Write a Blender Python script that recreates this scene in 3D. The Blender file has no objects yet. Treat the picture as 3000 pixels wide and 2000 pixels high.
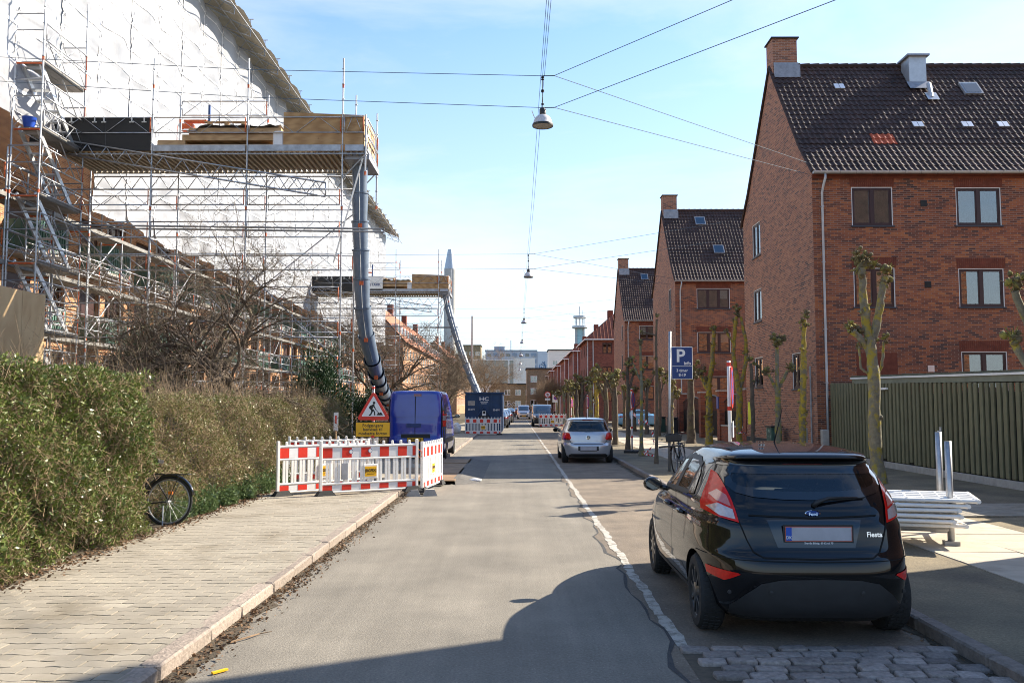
import bpy, bmesh, math, random
import numpy as np
from mathutils import Vector, Matrix
from mathutils.bvhtree import BVHTree
R = math.radians
rng = random.Random(7)
nrg = np.random.default_rng(7)
S = bpy.context.scene
COL = S.collection

# ---------------------------------------------------------------- camera, sky, sun, exposure
cam_d = bpy.data.cameras.new('camera'); cam = bpy.data.objects.new('camera', cam_d); COL.objects.link(cam)
cam.location = (0, 0, 1.85)
cam.rotation_euler = (R(90 + 4.125), 0, R(0.28))
cam_d.sensor_width = 36; cam_d.lens = 31.2; cam_d.clip_start = .05; cam_d.clip_end = 4000
S.camera = cam
SUN_AZ, SUN_EL = 28.6, 34.0          # degrees from +X towards +Y, elevation
W = bpy.data.worlds.new('World'); S.world = W; W.use_nodes = True
nt = W.node_tree; nt.nodes.clear()
sky = nt.nodes.new('ShaderNodeTexSky'); sky.sky_type = 'NISHITA'; sky.sun_disc = False
sky.sun_elevation = R(SUN_EL); sky.sun_rotation = R(90 - SUN_AZ)
sky.altitude = 0; sky.air_density = 1.0; sky.dust_density = .7; sky.ozone_density = 2.5
bg = nt.nodes.new('ShaderNodeBackground'); bg.inputs[1].default_value = .125
out = nt.nodes.new('ShaderNodeOutputWorld')
tc = nt.nodes.new('ShaderNodeTexCoord'); mp = nt.nodes.new('ShaderNodeMapping')
mp.inputs['Scale'].default_value = (1.2, 1.2, 4.5); mp.inputs['Rotation'].default_value = (0, .25, .3)
cl = nt.nodes.new('ShaderNodeTexNoise'); cl.inputs['Scale'].default_value = 1.5; cl.inputs['Detail'].default_value = 9; cl.inputs['Roughness'].default_value = .58; cl.inputs['Distortion'].default_value = .3
cr = nt.nodes.new('ShaderNodeValToRGB'); cr.color_ramp.elements[0].position = .48; cr.color_ramp.elements[1].position = .82
cr.color_ramp.elements[1].color = (.8, .8, .8, 1)
mx = nt.nodes.new('ShaderNodeMixRGB'); mx.inputs[2].default_value = (3.6, 3.7, 3.9, 1)
L = nt.links.new
L(tc.outputs['Generated'], mp.inputs[0]); L(mp.outputs[0], cl.inputs['Vector']); L(cl.outputs[0], cr.inputs[0])
sx_ = nt.nodes.new('ShaderNodeSeparateXYZ'); hz = nt.nodes.new('ShaderNodeMapRange'); hz.inputs['From Min'].default_value = 0; hz.inputs['From Max'].default_value = .5; hz.inputs['To Min'].default_value = .8; hz.inputs['To Max'].default_value = 0
hm = nt.nodes.new('ShaderNodeMixRGB'); hm.inputs[2].default_value = (2.95, 3.35, 3.75, 1)      # pale spring haze low in the sky, all round
L(tc.outputs['Generated'], sx_.inputs[0]); L(sx_.outputs['Z'], hz.inputs[0]); L(hz.outputs[0], hm.inputs[0]); sa = nt.nodes.new('ShaderNodeHueSaturation'); sa.inputs['Saturation'].default_value = 1.2; sa.inputs['Value'].default_value = .9; L(sky.outputs[0], sa.inputs['Color']); L(sa.outputs[0], hm.inputs[1])
L(cr.outputs[0], mx.inputs[0]); L(hm.outputs[0], mx.inputs[1]); L(mx.outputs[0], bg.inputs[0]); L(bg.outputs[0], out.inputs[0])
sd = bpy.data.lights.new('sun', 'SUN'); sd.energy = 5.0; sd.angle = R(.5); sd.color = (1, .90, .74)
so = bpy.data.objects.new('sun', sd); COL.objects.link(so)
sv = Vector((math.cos(R(SUN_EL)) * math.cos(R(SUN_AZ)), math.cos(R(SUN_EL)) * math.sin(R(SUN_AZ)), math.sin(R(SUN_EL))))
so.rotation_euler = sv.to_track_quat('Z', 'Y').to_euler(); so.location = sv * 60
S.view_settings.view_transform = 'Standard'; S.view_settings.look = 'None'
S.view_settings.exposure = 1.36; S.view_settings.gamma = 1; S.view_settings.use_curve_mapping = False
S.cycles.use_denoising = True; S.cycles.filter_width = 1.0
S.cycles.max_bounces = 8; S.cycles.transparent_max_bounces = 12
S.cycles.sample_clamp_indirect = 8

# ---------------------------------------------------------------- mesh helpers
def link(o, parent=None):
    COL.objects.link(o)
    if parent is not None: o.parent = parent
    return o
def tag(o, label=None, cat=None, group=None, kind=None):
    for k, v in (('label', label), ('category', cat), ('group', group), ('kind', kind)):
        if v: o[k] = v
    return o
def empty(name, loc, rz=0, label=None, cat=None, group=None):
    o = bpy.data.objects.new(name, None); link(o); o.location = loc; o.rotation_euler = (0, 0, rz); o.empty_display_size = .2
    return tag(o, label, cat, group)
def inst(name, mesh, parent=None, loc=None, rot=None, scale=None):
    o = bpy.data.objects.new(name, mesh); link(o, parent)
    if loc is not None: o.location = loc
    if rot is not None: o.rotation_euler = rot
    if scale is not None: o.scale = scale
    return o
def copy_tree(o, parent=None):
    c = o.copy(); link(c); c.parent = parent
    for ch in o.children: copy_tree(ch, c)
    return c
class MB:
    def __init__(s): s.v = []; s.f = []; s.m = []; s.uv = {}
    def add(s, vs, fs, m=0, uvs=None):
        b = len(s.v); s.v.extend([tuple(v) for v in vs])
        for i, f in enumerate(fs):
            if uvs: s.uv[len(s.f)] = uvs[i]
            s.f.append([b + k for k in f]); s.m.append(m)
        return s
    def box(s, lo, hi, m=0, M=None):
        x0, y0, z0 = lo; x1, y1, z1 = hi
        v = [(x0,y0,z0),(x1,y0,z0),(x1,y1,z0),(x0,y1,z0),(x0,y0,z1),(x1,y0,z1),(x1,y1,z1),(x0,y1,z1)]
        if M is not None: v = [M @ Vector(p) for p in v]
        return s.add(v, [(0,3,2,1),(4,5,6,7),(0,1,5,4),(1,2,6,5),(2,3,7,6),(3,0,4,7)], m)
    def cbox(s, c, d, m=0, M=None):
        return s.box([c[i]-d[i]/2 for i in range(3)], [c[i]+d[i]/2 for i in range(3)], m, M)
    def rbox(s, lo, hi, b=.01, m=0):   # chamfered box
        v = []; fs = []
        (x0,y0,z0),(x1,y1,z1) = lo, hi
        rings = [(z0,b),(z0+b,0),(z1-b,0),(z1,b)]
        for z, i in rings:
            k = b
            v += [(x0+i+k,y0+i,z),(x1-i-k,y0+i,z),(x1-i,y0+i+k,z),(x1-i,y1-i-k,z),(x1-i-k,y1-i,z),(x0+i+k,y1-i,z),(x0+i,y1-i-k,z),(x0+i,y0+i+k,z)]
        for r in range(3):
            for k in range(8): fs.append((r*8+k, r*8+(k+1)%8, r*8+8+(k+1)%8, r*8+8+k))
        fs.append(tuple(range(7,-1,-1))); fs.append(tuple(range(24,32)))
        return s.add(v, fs, m)
    def path(s, pts, rad, n=6, m=0, cap=True):
        pts = [Vector(p) for p in pts]
        if not hasattr(rad, '__len__'): rad = [rad]*len(pts)
        v = []; fs = []; up = None
        for i, p in enumerate(pts):
            t = (pts[min(i+1,len(pts)-1)] - pts[max(i-1,0)])
            t = t.normalized() if t.length > 1e-9 else Vector((0,0,1))
            if up is None: up = t.orthogonal().normalized()
            up = (up - t*up.dot(t)); up = up.normalized() if up.length > 1e-6 else t.orthogonal().normalized()
            w = t.cross(up)
            for k in range(n):
                a = 2*math.pi*k/n
                v.append(p + (up*math.cos(a) + w*math.sin(a))*rad[i])
        for i in range(len(pts)-1):
            for k in range(n):
                fs.append((i*n+k, i*n+(k+1)%n, (i+1)*n+(k+1)%n, (i+1)*n+k))
        if cap:
            fs.append(tuple(range(n-1,-1,-1))); e = (len(pts)-1)*n; fs.append(tuple(range(e, e+n)))
        return s.add(v, fs, m)
    def tube(s, a, b, r, n=6, m=0): return s.path([a, b], r, n, m)
    def lathe(s, prof, n=16, m=0, M=None, cap=True):   # prof: (r,z) list
        v = []; fs = []
        for r, z in prof:
            for k in range(n):
                a = 2*math.pi*k/n; p = Vector((r*math.cos(a), r*math.sin(a), z)); v.append(M @ p if M is not None else p)
        for i in range(len(prof)-1):
            for k in range(n): fs.append((i*n+k, i*n+(k+1)%n, (i+1)*n+(k+1)%n, (i+1)*n+k))
        if cap:
            fs.append(tuple(range(n-1,-1,-1))); e=(len(prof)-1)*n; fs.append(tuple(range(e,e+n)))
        return s.add(v, fs, m)
    def prism(s, poly, z0, z1, m=0, M=None):
        n = len(poly); v = [Vector((x,y,z0)) for x,y in poly] + [Vector((x,y,z1)) for x,y in poly]
        if M is not None: v = [M @ p for p in v]
        fs = [tuple(range(n-1,-1,-1)), tuple(range(n,2*n))] + [(k,(k+1)%n,n+(k+1)%n,n+k) for k in range(n)]
        return s.add(v, fs, m)
    def quad(s, a, b, c, d, m=0, uv=None): return s.add([a,b,c,d], [(0,1,2,3)], m, [uv] if uv else None)
    def mesh(s, mats, smooth=False, name='mesh'):
        me = bpy.data.meshes.new(name); me.from_pydata(s.v, [], s.f)
        mats = mats if isinstance(mats, (list, tuple)) else [mats]
        for x in mats: me.materials.append(x)
        if len(mats) > 1: me.polygons.foreach_set('material_index', s.m)
        if s.uv:
            ul = me.uv_layers.new(name='UVMap')
            for fi, u in s.uv.items():
                for k, li in enumerate(me.polygons[fi].loop_indices): ul.data[li].uv = u[k]
        if smooth:
            me.polygons.foreach_set('use_smooth', [True]*len(s.f))
            if smooth != True: me.set_sharp_from_angle(angle=R(smooth))
        return me
    def build(s, name, mats, parent=None, smooth=False, **kw):
        return inst(name, s.mesh(mats, smooth, name), parent, **kw)
def np_mesh(name, V, F, mat, smooth=False):
    me = bpy.data.meshes.new(name); V = np.asarray(V, np.float32); F = np.asarray(F, np.int32)
    me.vertices.add(len(V)); me.vertices.foreach_set('co', V.ravel())
    k = F.shape[1]; me.loops.add(F.size); me.loops.foreach_set('vertex_index', F.ravel())
    me.polygons.add(len(F)); me.polygons.foreach_set('loop_start', np.arange(0, F.size, k, dtype=np.int32))
    me.polygons.foreach_set('loop_total', np.full(len(F), k, np.int32))
    if smooth: me.polygons.foreach_set('use_smooth', np.ones(len(F), bool))
    me.materials.append(mat); me.update(calc_edges=True); me.validate(); return me
def np_twigs(P0, P1, r0, r1):
    P0 = np.asarray(P0, float); P1 = np.asarray(P1, float); n = len(P0)
    t = P1-P0; t /= np.linalg.norm(t, axis=1, keepdims=True)+1e-9
    a = np.cross(t, np.where(np.abs(t[:, 2:3]) < .9, [[0,0,1.]], [[1.,0,0]])); a /= np.linalg.norm(a, axis=1, keepdims=True)+1e-9
    b = np.cross(t, a); r0 = np.broadcast_to(np.asarray(r0, float), (n,))[:, None]; r1 = np.broadcast_to(np.asarray(r1, float), (n,))[:, None]
    V = np.empty((n, 6, 3))
    for k in range(3):
        d = a*math.cos(2.094*k) + b*math.sin(2.094*k); V[:, k] = P0+d*r0; V[:, 3+k] = P1+d*r1
    F = np.array([[0,1,4,3],[1,2,5,4],[2,0,3,5]])
    return V.reshape(-1, 3), (F[None] + 6*np.arange(n)[:, None, None]).reshape(-1, 4)
def np_leaves(P, D, size, width=.42):
    n = len(P); D = D/(np.linalg.norm(D, axis=1, keepdims=True)+1e-9)
    q = nrg.normal(size=(n, 3)); a = np.cross(D, q); a /= np.linalg.norm(a, axis=1, keepdims=True)+1e-9
    nn = np.cross(D, a); s = np.broadcast_to(np.asarray(size, float), (n,))[:, None]
    V = np.empty((n, 4, 3)); V[:, 0] = P; V[:, 2] = P+D*s
    V[:, 1] = P+D*s*.5+a*s*width*.5+nn*s*.08; V[:, 3] = P+D*s*.5-a*s*width*.5+nn*s*.08
    return V.reshape(-1, 3), np.arange(4*n).reshape(-1, 4)
def cat_np(parts):
    V = []; F = []; b = 0
    for v, f in parts: V.append(v); F.append(f+b); b += len(v)
    return np.concatenate(V), np.concatenate(F)
def unit(n):
    q = nrg.normal(size=(n, 3)); return q/np.linalg.norm(q, axis=1, keepdims=True)
_tc = {}
def text_mesh(body, size, mat, align='CENTER', ext=.0015, sx=1.0, spacing=1.0):
    c = bpy.data.curves.new('lettering', 'FONT'); c.body = body; c.size = size; c.align_x = align; c.align_y = 'CENTER'; c.extrude = ext
    c.space_character = spacing; c.resolution_u = 3; c.offset = size*.022
    o = bpy.data.objects.new('lettering', c); COL.objects.link(o)
    dg = bpy.context.evaluated_depsgraph_get(); me = bpy.data.meshes.new_from_object(o.evaluated_get(dg))
    bpy.data.objects.remove(o); bpy.data.curves.remove(c)
    if sx != 1: me.transform(Matrix.Diagonal((sx, 1, 1, 1)))
    me.materials.clear(); me.materials.append(mat); return me
def text(name, body, size, mat, parent, loc, rot=(R(90), 0, 0), **kw):
    return inst(name, text_mesh(body, size, mat, **kw), parent, loc, rot)

# ---------------------------------------------------------------- materials
def nodes(name):
    m = bpy.data.materials.new(name); m.use_nodes = True; t = m.node_tree; b = t.nodes['Principled BSDF']
    def N(ty, **kw):
        n = t.nodes.new('ShaderNode'+ty)
        for k, v in kw.items():
            if hasattr(n, k) and not k[0].isupper(): setattr(n, k, v)
            else: n.inputs[k.replace('_', ' ')].default_value = v
        return n
    return m, t, b, N, t.links.new
def ramp(N, stops, interp='LINEAR'):
    r = N('ValToRGB'); cr = r.color_ramp; cr.interpolation = interp
    while len(cr.elements) > len(stops): cr.elements.remove(cr.elements[-1])
    while len(cr.elements) < len(stops): cr.elements.new(.5)
    for e, (p, c) in zip(cr.elements, stops): e.position = p; e.color = (*c, 1)
    return r
def hexc(h):
    f = lambda u: u/12.92 if u <= .04045 else ((u+.055)/1.055)**2.4
    return tuple(f(int(h[i:i+2], 16)/255) for i in (0, 2, 4))
def mat(name, col, rough=.7, metal=0., var=.2, vs=2.5, bump=0., bs=60., spec=.5, coat=0., rnd=0., col2=None, patch=None, det=6):
    """noise-varied principled; col2 mixes in blotches (patch = (scale, lo, hi)); rnd varies by object"""
    m, t, b, N, K = nodes(name)
    b.inputs['Roughness'].default_value = rough; b.inputs['Metallic'].default_value = metal
    b.inputs['Specular IOR Level'].default_value = spec; b.inputs['Coat Weight'].default_value = coat; b.inputs['Coat Roughness'].default_value = .03
    g = N('NewGeometry'); no = N('TexNoise', Scale=vs, Detail=det, Roughness=.62); K(g.outputs['Position'], no.inputs['Vector'])
    lo = tuple(c*(1-var) for c in col); hi = tuple(min(1, c*(1+var)) for c in col)
    rp = ramp(N, [(.28, lo), (.72, hi)]); K(no.outputs[0], rp.inputs[0]); c = rp.outputs[0]
    if col2:
        sc, p0, p1 = patch or (1.2, .5, .62)
        n2 = N('TexNoise', Scale=sc, Detail=8., Roughness=.65); K(g.outputs['Position'], n2.inputs['Vector'])
        r2 = ramp(N, [(p0, (0,0,0)), (p1, (1,1,1))]); K(n2.outputs[0], r2.inputs[0])
        x = N('MixRGB'); x.inputs[2].default_value = (*col2, 1); K(r2.outputs[0], x.inputs[0]); K(c, x.inputs[1]); c = x.outputs[0]
    if rnd:
        oi = N('ObjectInfo'); mr = N('MapRange', To_Min=1-rnd, To_Max=1+rnd); K(oi.outputs['Random'], mr.inputs[0])
        hs = N('HueSaturation'); K(mr.outputs[0], hs.inputs['Value']); K(c, hs.inputs['Color']); c = hs.outputs[0]
    K(c, b.inputs['Base Color'])
    if bump:
        n3 = N('TexNoise', Scale=bs, Detail=5.); K(g.outputs['Position'], n3.inputs['Vector'])
        bp = N('Bump', Strength=bump, Distance=.02); K(n3.outputs[0], bp.inputs['Height']); K(bp.outputs[0], b.inputs['Normal'])
    return m
def brick_mat(name, stops, mortar, bump=.5, ms=.009, grime=(.06,.05,.045), gamt=.5, pink=0.):
    m, t, b, N, K = nodes(name)
    uv = N('UVMap'); br = N('TexBrick', Scale=1., Mortar_Size=ms, Mortar_Smooth=.2, Brick_Width=.24, Row_Height=.0667, Bias=0.)
    br.offset = .5; br.inputs['Color1'].default_value = (0,0,0,1); br.inputs['Color2'].default_value = (1,1,1,1); br.inputs['Mortar'].default_value = (.5,.5,.5,1)
    K(uv.outputs[0], br.inputs['Vector'])
    g = N('NewGeometry'); no = N('TexNoise', Scale=.55, Detail=7., Roughness=.6); K(g.outputs['Position'], no.inputs['Vector'])
    ad = N('MixRGB', blend_type='MIX'); ad.inputs[0].default_value = .42; K(br.outputs['Color'], ad.inputs[1]); K(no.outputs[0], ad.inputs[2])
    rp = ramp(N, stops); K(ad.outputs[0], rp.inputs[0])
    mo = N('MixRGB'); mo.inputs[2].default_value = (*mortar, 1); K(br.outputs['Fac'], mo.inputs[0]); K(rp.outputs[0], mo.inputs[1]); c = mo.outputs[0]
    n2 = N('TexNoise', Scale=1.7, Detail=9., Roughness=.7); K(g.outputs['Position'], n2.inputs['Vector'])
    r2 = ramp(N, [(.56, (0,0,0)), (.8, (gamt,)*3)]); K(n2.outputs[0], r2.inputs[0])
    x = N('MixRGB'); x.inputs[2].default_value = (*grime, 1); K(r2.outputs[0], x.inputs[0]); K(c, x.inputs[1]); c = x.outputs[0]
    K(c, b.inputs['Base Color']); b.inputs['Roughness'].default_value = .88
    bp = N('Bump', Strength=bump, Distance=.008, invert=True); K(br.outputs['Fac'], bp.inputs['Height']); K(bp.outputs[0], b.inputs['Normal'])
    return m
def glass_mat(name, tint=(.75,.8,.8), base=.12, rough=0.):
    m, t, b, N, K = nodes(name); o = t.nodes['Material Output']; t.nodes.remove(b)
    tr = N('BsdfTransparent'); tr.inputs[0].default_value = (*tint, 1); gl = N('BsdfGlossy', Roughness=rough); gl.inputs[0].default_value = (.9,.93,.95,1)
    fr = N('Fresnel', IOR=1.5); ma = N('Math', operation='MULTIPLY_ADD'); ma.inputs[1].default_value = 1.2; ma.inputs[2].default_value = base
    K(fr.outputs[0], ma.inputs[0]); x = N('MixShader'); K(ma.outputs[0], x.inputs[0]); K(tr.outputs[0], x.inputs[1]); K(gl.outputs[0], x.inputs[2]); K(x.outputs[0], o.inputs[0])
    return m
def wood_mat(name, c1, c2, scale=(1,1,1), rough=.7, knot=.5, dirt=.25):
    m, t, b, N, K = nodes(name)
    g = N('NewGeometry'); mpn = N('Mapping'); mpn.inputs['Scale'].default_value = scale; K(g.outputs['Position'], mpn.inputs[0])
    wv = N('TexNoise', Scale=1.5, Detail=6., Distortion=1.2); K(mpn.outputs[0], wv.inputs['Vector'])
    wv2 = N('TexWave', Scale=1.1, Distortion=9., Detail=3.); K(mpn.outputs[0], wv2.inputs['Vector'])
    a = N('MixRGB'); a.inputs[0].default_value = .35; K(wv.outputs[0], a.inputs[1]); K(wv2.outputs[1], a.inputs[2])
    rp = ramp(N, [(.25, c2), (.7, c1)]); K(a.outputs[0], rp.inputs[0])
    vo = N('TexVoronoi', Scale=2.2); K(g.outputs['Position'], vo.inputs['Vector']); rk = ramp(N, [(.05, (knot,)*3), (.1, (0,0,0))]); K(vo.outputs['Distance'], rk.inputs[0])
    x = N('MixRGB'); x.inputs[2].default_value = (.09,.035,.012,1); K(rk.outputs[0], x.inputs[0]); K(rp.outputs[0], x.inputs[1])
    K(x.outputs[0], b.inputs['Base Color']); b.inputs['Roughness'].default_value = rough
    return m
def leaf_mat(name, stops, rough=.4, scale=28., trans=.25, big=1.3):
    m, t, b, N, K = nodes(name); o = t.nodes['Material Output']
    g = N('NewGeometry'); no = N('TexNoise', Scale=scale, Detail=2.); K(g.outputs['Position'], no.inputs['Vector'])
    n2 = N('TexNoise', Scale=big, Detail=3.); K(g.outputs['Position'], n2.inputs['Vector'])
    a = N('MixRGB'); a.inputs[0].default_value = .4; K(no.outputs[0], a.inputs[1]); K(n2.outputs[0], a.inputs[2])
    rp = ramp(N, stops); K(a.outputs[0], rp.inputs[0]); K(rp.outputs[0], b.inputs['Base Color']); b.inputs['Roughness'].default_value = rough
    tl = N('BsdfTranslucent'); K(rp.outputs[0], tl.inputs[0]); x = N('MixShader'); x.inputs[0].default_value = trans
    K(b.outputs[0], x.inputs[1]); K(tl.outputs[0], x.inputs[2]); K(x.outputs[0], o.inputs[0]); return m
M_ = {}
M_['steel'] = mat('galvanised steel', (.42,.43,.45), .42, .75, .22, 6, .05, 80)
M_['steel_dull'] = mat('dull steel', (.30,.31,.33), .55, .6, .3, 5)
M_['orange'] = mat('orange coupling paint', (.55,.10,.02), .6, 0, .35, 20)
M_['alu'] = mat('aluminium', (.62,.63,.64), .38, .7, .12, 5)
M_['white_plastic'] = mat('white plastic', (.78,.76,.72), .45, 0, .08, 6, 0, 60, col2=(.5,.47,.42), patch=(5,.62,.8))
M_['red_film'] = mat('red reflective film', (.62,.03,.015), .4, 0, .1, 8)
M_['white_film'] = mat('white reflective film', (.7,.7,.7), .4, 0, .06, 8)
M_['black_rubber'] = mat('black rubber', (.018,.018,.018), .8, 0, .3, 20, .2, 120)
M_['black_plastic'] = mat('black plastic', (.02,.02,.021), .55, 0, .2, 10)
M_['black_gloss'] = mat('black gloss paint', (.006,.006,.007), .12, 0, .1, 3, coat=1.)
M_['black_steel'] = mat('black steel', (.02,.02,.022), .4, .4, .2, 10)
M_['concrete'] = mat('concrete', (.36,.34,.31), .9, 0, .2, 6, .3, 60)
M_['zinc'] = mat('zinc', (.50,.52,.54), .45, .5, .15, 4)
M_['lead'] = mat('lead flashing', (.30,.31,.34), .6, .4, .25, 6)
M_['white_paint'] = mat('white paint', (.78,.77,.74), .55, 0, .06, 3)
M_['brown_frame'] = mat('brown window frame', (.045,.018,.016), .45, 0, .12, 4)
M_['slate_sill'] = mat('slate sill', (.05,.055,.065), .6, 0, .15, 6)
M_['glass'] = glass_mat('window glass')
M_['interior'] = mat('dim interior', (.05,.045,.04), .9, 0, .4, 1.)
M_['blind'] = mat('pale blind', (.62,.60,.54), .85, 0, .08, 2)
M_['plywood'] = wood_mat('plywood', (.44,.27,.12), (.30,.165,.065), (.5,.5,2.6))
M_['timber'] = wood_mat('timber', (.50,.33,.17), (.38,.23,.11), (.6,.6,6.))
M_['blue_sign'] = mat('blue sign', (.008,.035,.16), .4, 0, .08, 5)
M_['yellow_sign'] = mat('yellow sign', (.78,.42,.01), .45, 0, .06, 5)
M_['black_ink'] = mat('black ink', (.008,.008,.008), .5, 0, .1, 5)
M_['asphalt_edge'] = mat('fresh asphalt', (.045,.045,.046), .9, 0, .3, 12, .5, 120)
# ---------------------------------------------------------------- ground, road, kerbs, paving
def two_tone(name, c1, c2, fine, patch, rough=.92, bump=.35, bs=150., speck=None, lane=0):
    m, t, b, N, K = nodes(name); g = N('NewGeometry')
    n1 = N('TexNoise', Scale=fine, Detail=4., Roughness=.8); K(g.outputs['Position'], n1.inputs['Vector'])
    n2 = N('TexNoise', Scale=patch, Detail=9., Roughness=.62); K(g.outputs['Position'], n2.inputs['Vector'])
    rp = ramp(N, [(.34, c2), (.66, c1)]); K(n2.outputs[0], rp.inputs[0])
    r1 = ramp(N, [(.25, (.45,)*3), (.75, (1.5,)*3)]); K(n1.outputs[0], r1.inputs[0])
    x = N('MixRGB', blend_type='MULTIPLY'); x.inputs[0].default_value = .8; K(rp.outputs[0], x.inputs[1]); K(r1.outputs[0], x.inputs[2]); c = x.outputs[0]
    if lane:      # faint lengthwise wear
        mpn = N('Mapping'); mpn.inputs['Scale'].default_value = (1.6,.06,1); K(g.outputs['Position'], mpn.inputs[0]); n4 = N('TexNoise', Scale=1.6, Detail=6., Roughness=.7); K(mpn.outputs[0], n4.inputs['Vector'])
        r4 = ramp(N, [(.3,(1-lane,)*3),(.7,(1+lane,)*3)]); K(n4.outputs[0], r4.inputs[0]); x4 = N('MixRGB', blend_type='MULTIPLY'); x4.inputs[0].default_value = 1; K(c, x4.inputs[1]); K(r4.outputs[0], x4.inputs[2]); c = x4.outputs[0]
    if speck:
        vo = N('TexVoronoi', Scale=speck[0]); K(g.outputs['Position'], vo.inputs['Vector']); rs = ramp(N, [(.08, (1,1,1)), (.13, (0,0,0))]); K(vo.outputs['Distance'], rs.inputs[0])
        y = N('MixRGB'); y.inputs[2].default_value = (*speck[1], 1); mu = N('Math', operation='MULTIPLY'); mu.inputs[1].default_value = speck[2]
        K(rs.outputs[0], mu.inputs[0]); K(mu.outputs[0], y.inputs[0]); K(c, y.inputs[1]); c = y.outputs[0]
    K(c, b.inputs['Base Color']); b.inputs['Roughness'].default_value = rough; b.inputs['Specular IOR Level'].default_value = .3
    n3 = N('TexNoise', Scale=bs, Detail=3.); K(g.outputs['Position'], n3.inputs['Vector'])
    bp = N('Bump', Strength=bump, Distance=.01); K(n3.outputs[0], bp.inputs['Height']); K(bp.outputs[0], b.inputs['Normal']); return m
M_['asphalt'] = two_tone('asphalt', (.218,.196,.162), (.155,.14,.117), 48., .8, speck=(22., (.38,.34,.28), .55), lane=.14, bump=.6, bs=70.)
M_['asphalt_old'] = two_tone('old asphalt', (.215,.172,.128), (.125,.103,.082), 36., 1.3, speck=(18., (.38,.33,.26), .6), lane=.1, bump=.7, bs=60.)
M_['dirt'] = two_tone('trodden dirt', (.24,.195,.125), (.125,.105,.075), 40., .9, 1, .6, 60., speck=(26., (.36,.32,.25), .5))
M_['garden'] = two_tone('garden soil', (.10,.085,.05), (.05,.045,.03), 20., .7, 1, .6, 30.)
M_['paver'] = mat('paver concrete', (.28,.247,.195), .9, 0, .16, 1.6, .4, 130, rnd=.13, col2=(.19,.16,.115), patch=(1.1,.5,.7))
M_['granite'] = mat('granite', (.27,.22,.18), .85, 0, .3, 22, .6, 45, rnd=.14, col2=(.2,.17,.14), patch=(3,.55,.75))
M_['granite_dark'] = mat('old kerb granite', (.20,.165,.14), .88, 0, .3, 16, .6, 45, rnd=.15)
M_['cobble'] = mat('cobble granite', (.215,.185,.165), .8, 0, .35, 24, .7, 50, rnd=.4, col2=(.12,.1,.085), patch=(9,.55,.7))
M_['flag'] = mat('flagstone', (.42,.36,.28), .9, 0, .14, 3, .3, 90, rnd=.08, col2=(.3,.26,.2), patch=(2,.55,.75))
def line_mat():
    m, t, b, N, K = nodes('worn road paint'); g = N('NewGeometry')
    n = N('TexNoise', Scale=9., Detail=9., Roughness=.75); K(g.outputs['Position'], n.inputs['Vector'])
    r = ramp(N, [(.40, (.18,.162,.135)), (.54, (.43,.40,.35))]); K(n.outputs[0], r.inputs[0]); K(r.outputs[0], b.inputs['Base Color']); b.inputs['Roughness'].default_value = .8; return m
M_['line'] = line_mat()

def sheet(name, x0, x1, y0, y1, z, m):
    mb = MB(); mb.quad((x0,y0,z),(x1,y0,z),(x1,y1,z),(x0,y1,z)); return tag(mb.build(name, m), kind='structure')
sheet('ground', -1500, 1500, -400, 3000, -.06, M_['garden'])
sheet('garden_soil', -40, -5.2, -30, 330, .06, M_['garden'])
sheet('yard_ground', 10.4, 70, -40, 330, .085, M_['dirt'])
# carriageway and parking lane share a crumbling joint
js = [(1.17 + (0 if y > 60 else .05*math.sin(y*1.9) + .03*math.sin(y*5.3+1)) + (rng.uniform(-.03,.03) if y < 40 else 0), y) for y in [-30, 0, 3] + [4+.35*k for k in range(100)] + list(range(40, 340, 6))]
mb = MB(); mp_ = MB()
for (a, ya), (b_, yb) in zip(js, js[1:]):
    mb.quad((-2.42,ya,0),(a,ya,0),(b_,yb,0),(-2.42,yb,0)); mp_.quad((a,ya,0),(3.32,ya,0),(3.32,yb,0),(b_,yb,0))
tag(mb.build('road', M_['asphalt']), kind='structure')
tag(mp_.build('parking_lane', M_['asphalt_old']), kind='structure')
mb = MB()                                     # worn edge line in short lengths
y = 6.9
while y < 200:
    l = 1.1 if y < 34 else 3.4
    gap = .03 if y < 34 else .5
    n = 8 if y < 30 else 1; prev = None
    for k in range(n+1):
        yy = y+l*k/n; c = 1.285 + .012*math.sin(yy*3); w = .044
        e = (c-w+rng.uniform(-.022,.014) if y < 30 else c-w, c+w+rng.uniform(-.014,.022) if y < 30 else c+w, yy)
        if prev: mb.quad((prev[0],prev[2],.004),(prev[1],prev[2],.004),(e[1],e[2],.004),(e[0],e[2],.004))
        prev = e
    y += l+gap
tag(mb.build('edge_line_marking', M_['line']), kind='structure')
mb = MB()                                     # dark asphalt seam patches beside the line
jp = None
for x, y in js:
    if not 5 < y < 24: continue
    wl = rng.uniform(.0,.03)*(1.3 if y < 12 else .8); e = (x-wl, x+rng.uniform(.005,.02), y)
    if jp: mb.quad((jp[0],jp[2],.003),(jp[1],jp[2],.003),(e[1],e[2],.003),(e[0],e[2],.003))
    jp = e
tag(mb.build('asphalt_seam', M_['asphalt_edge']), kind='structure')

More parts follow.
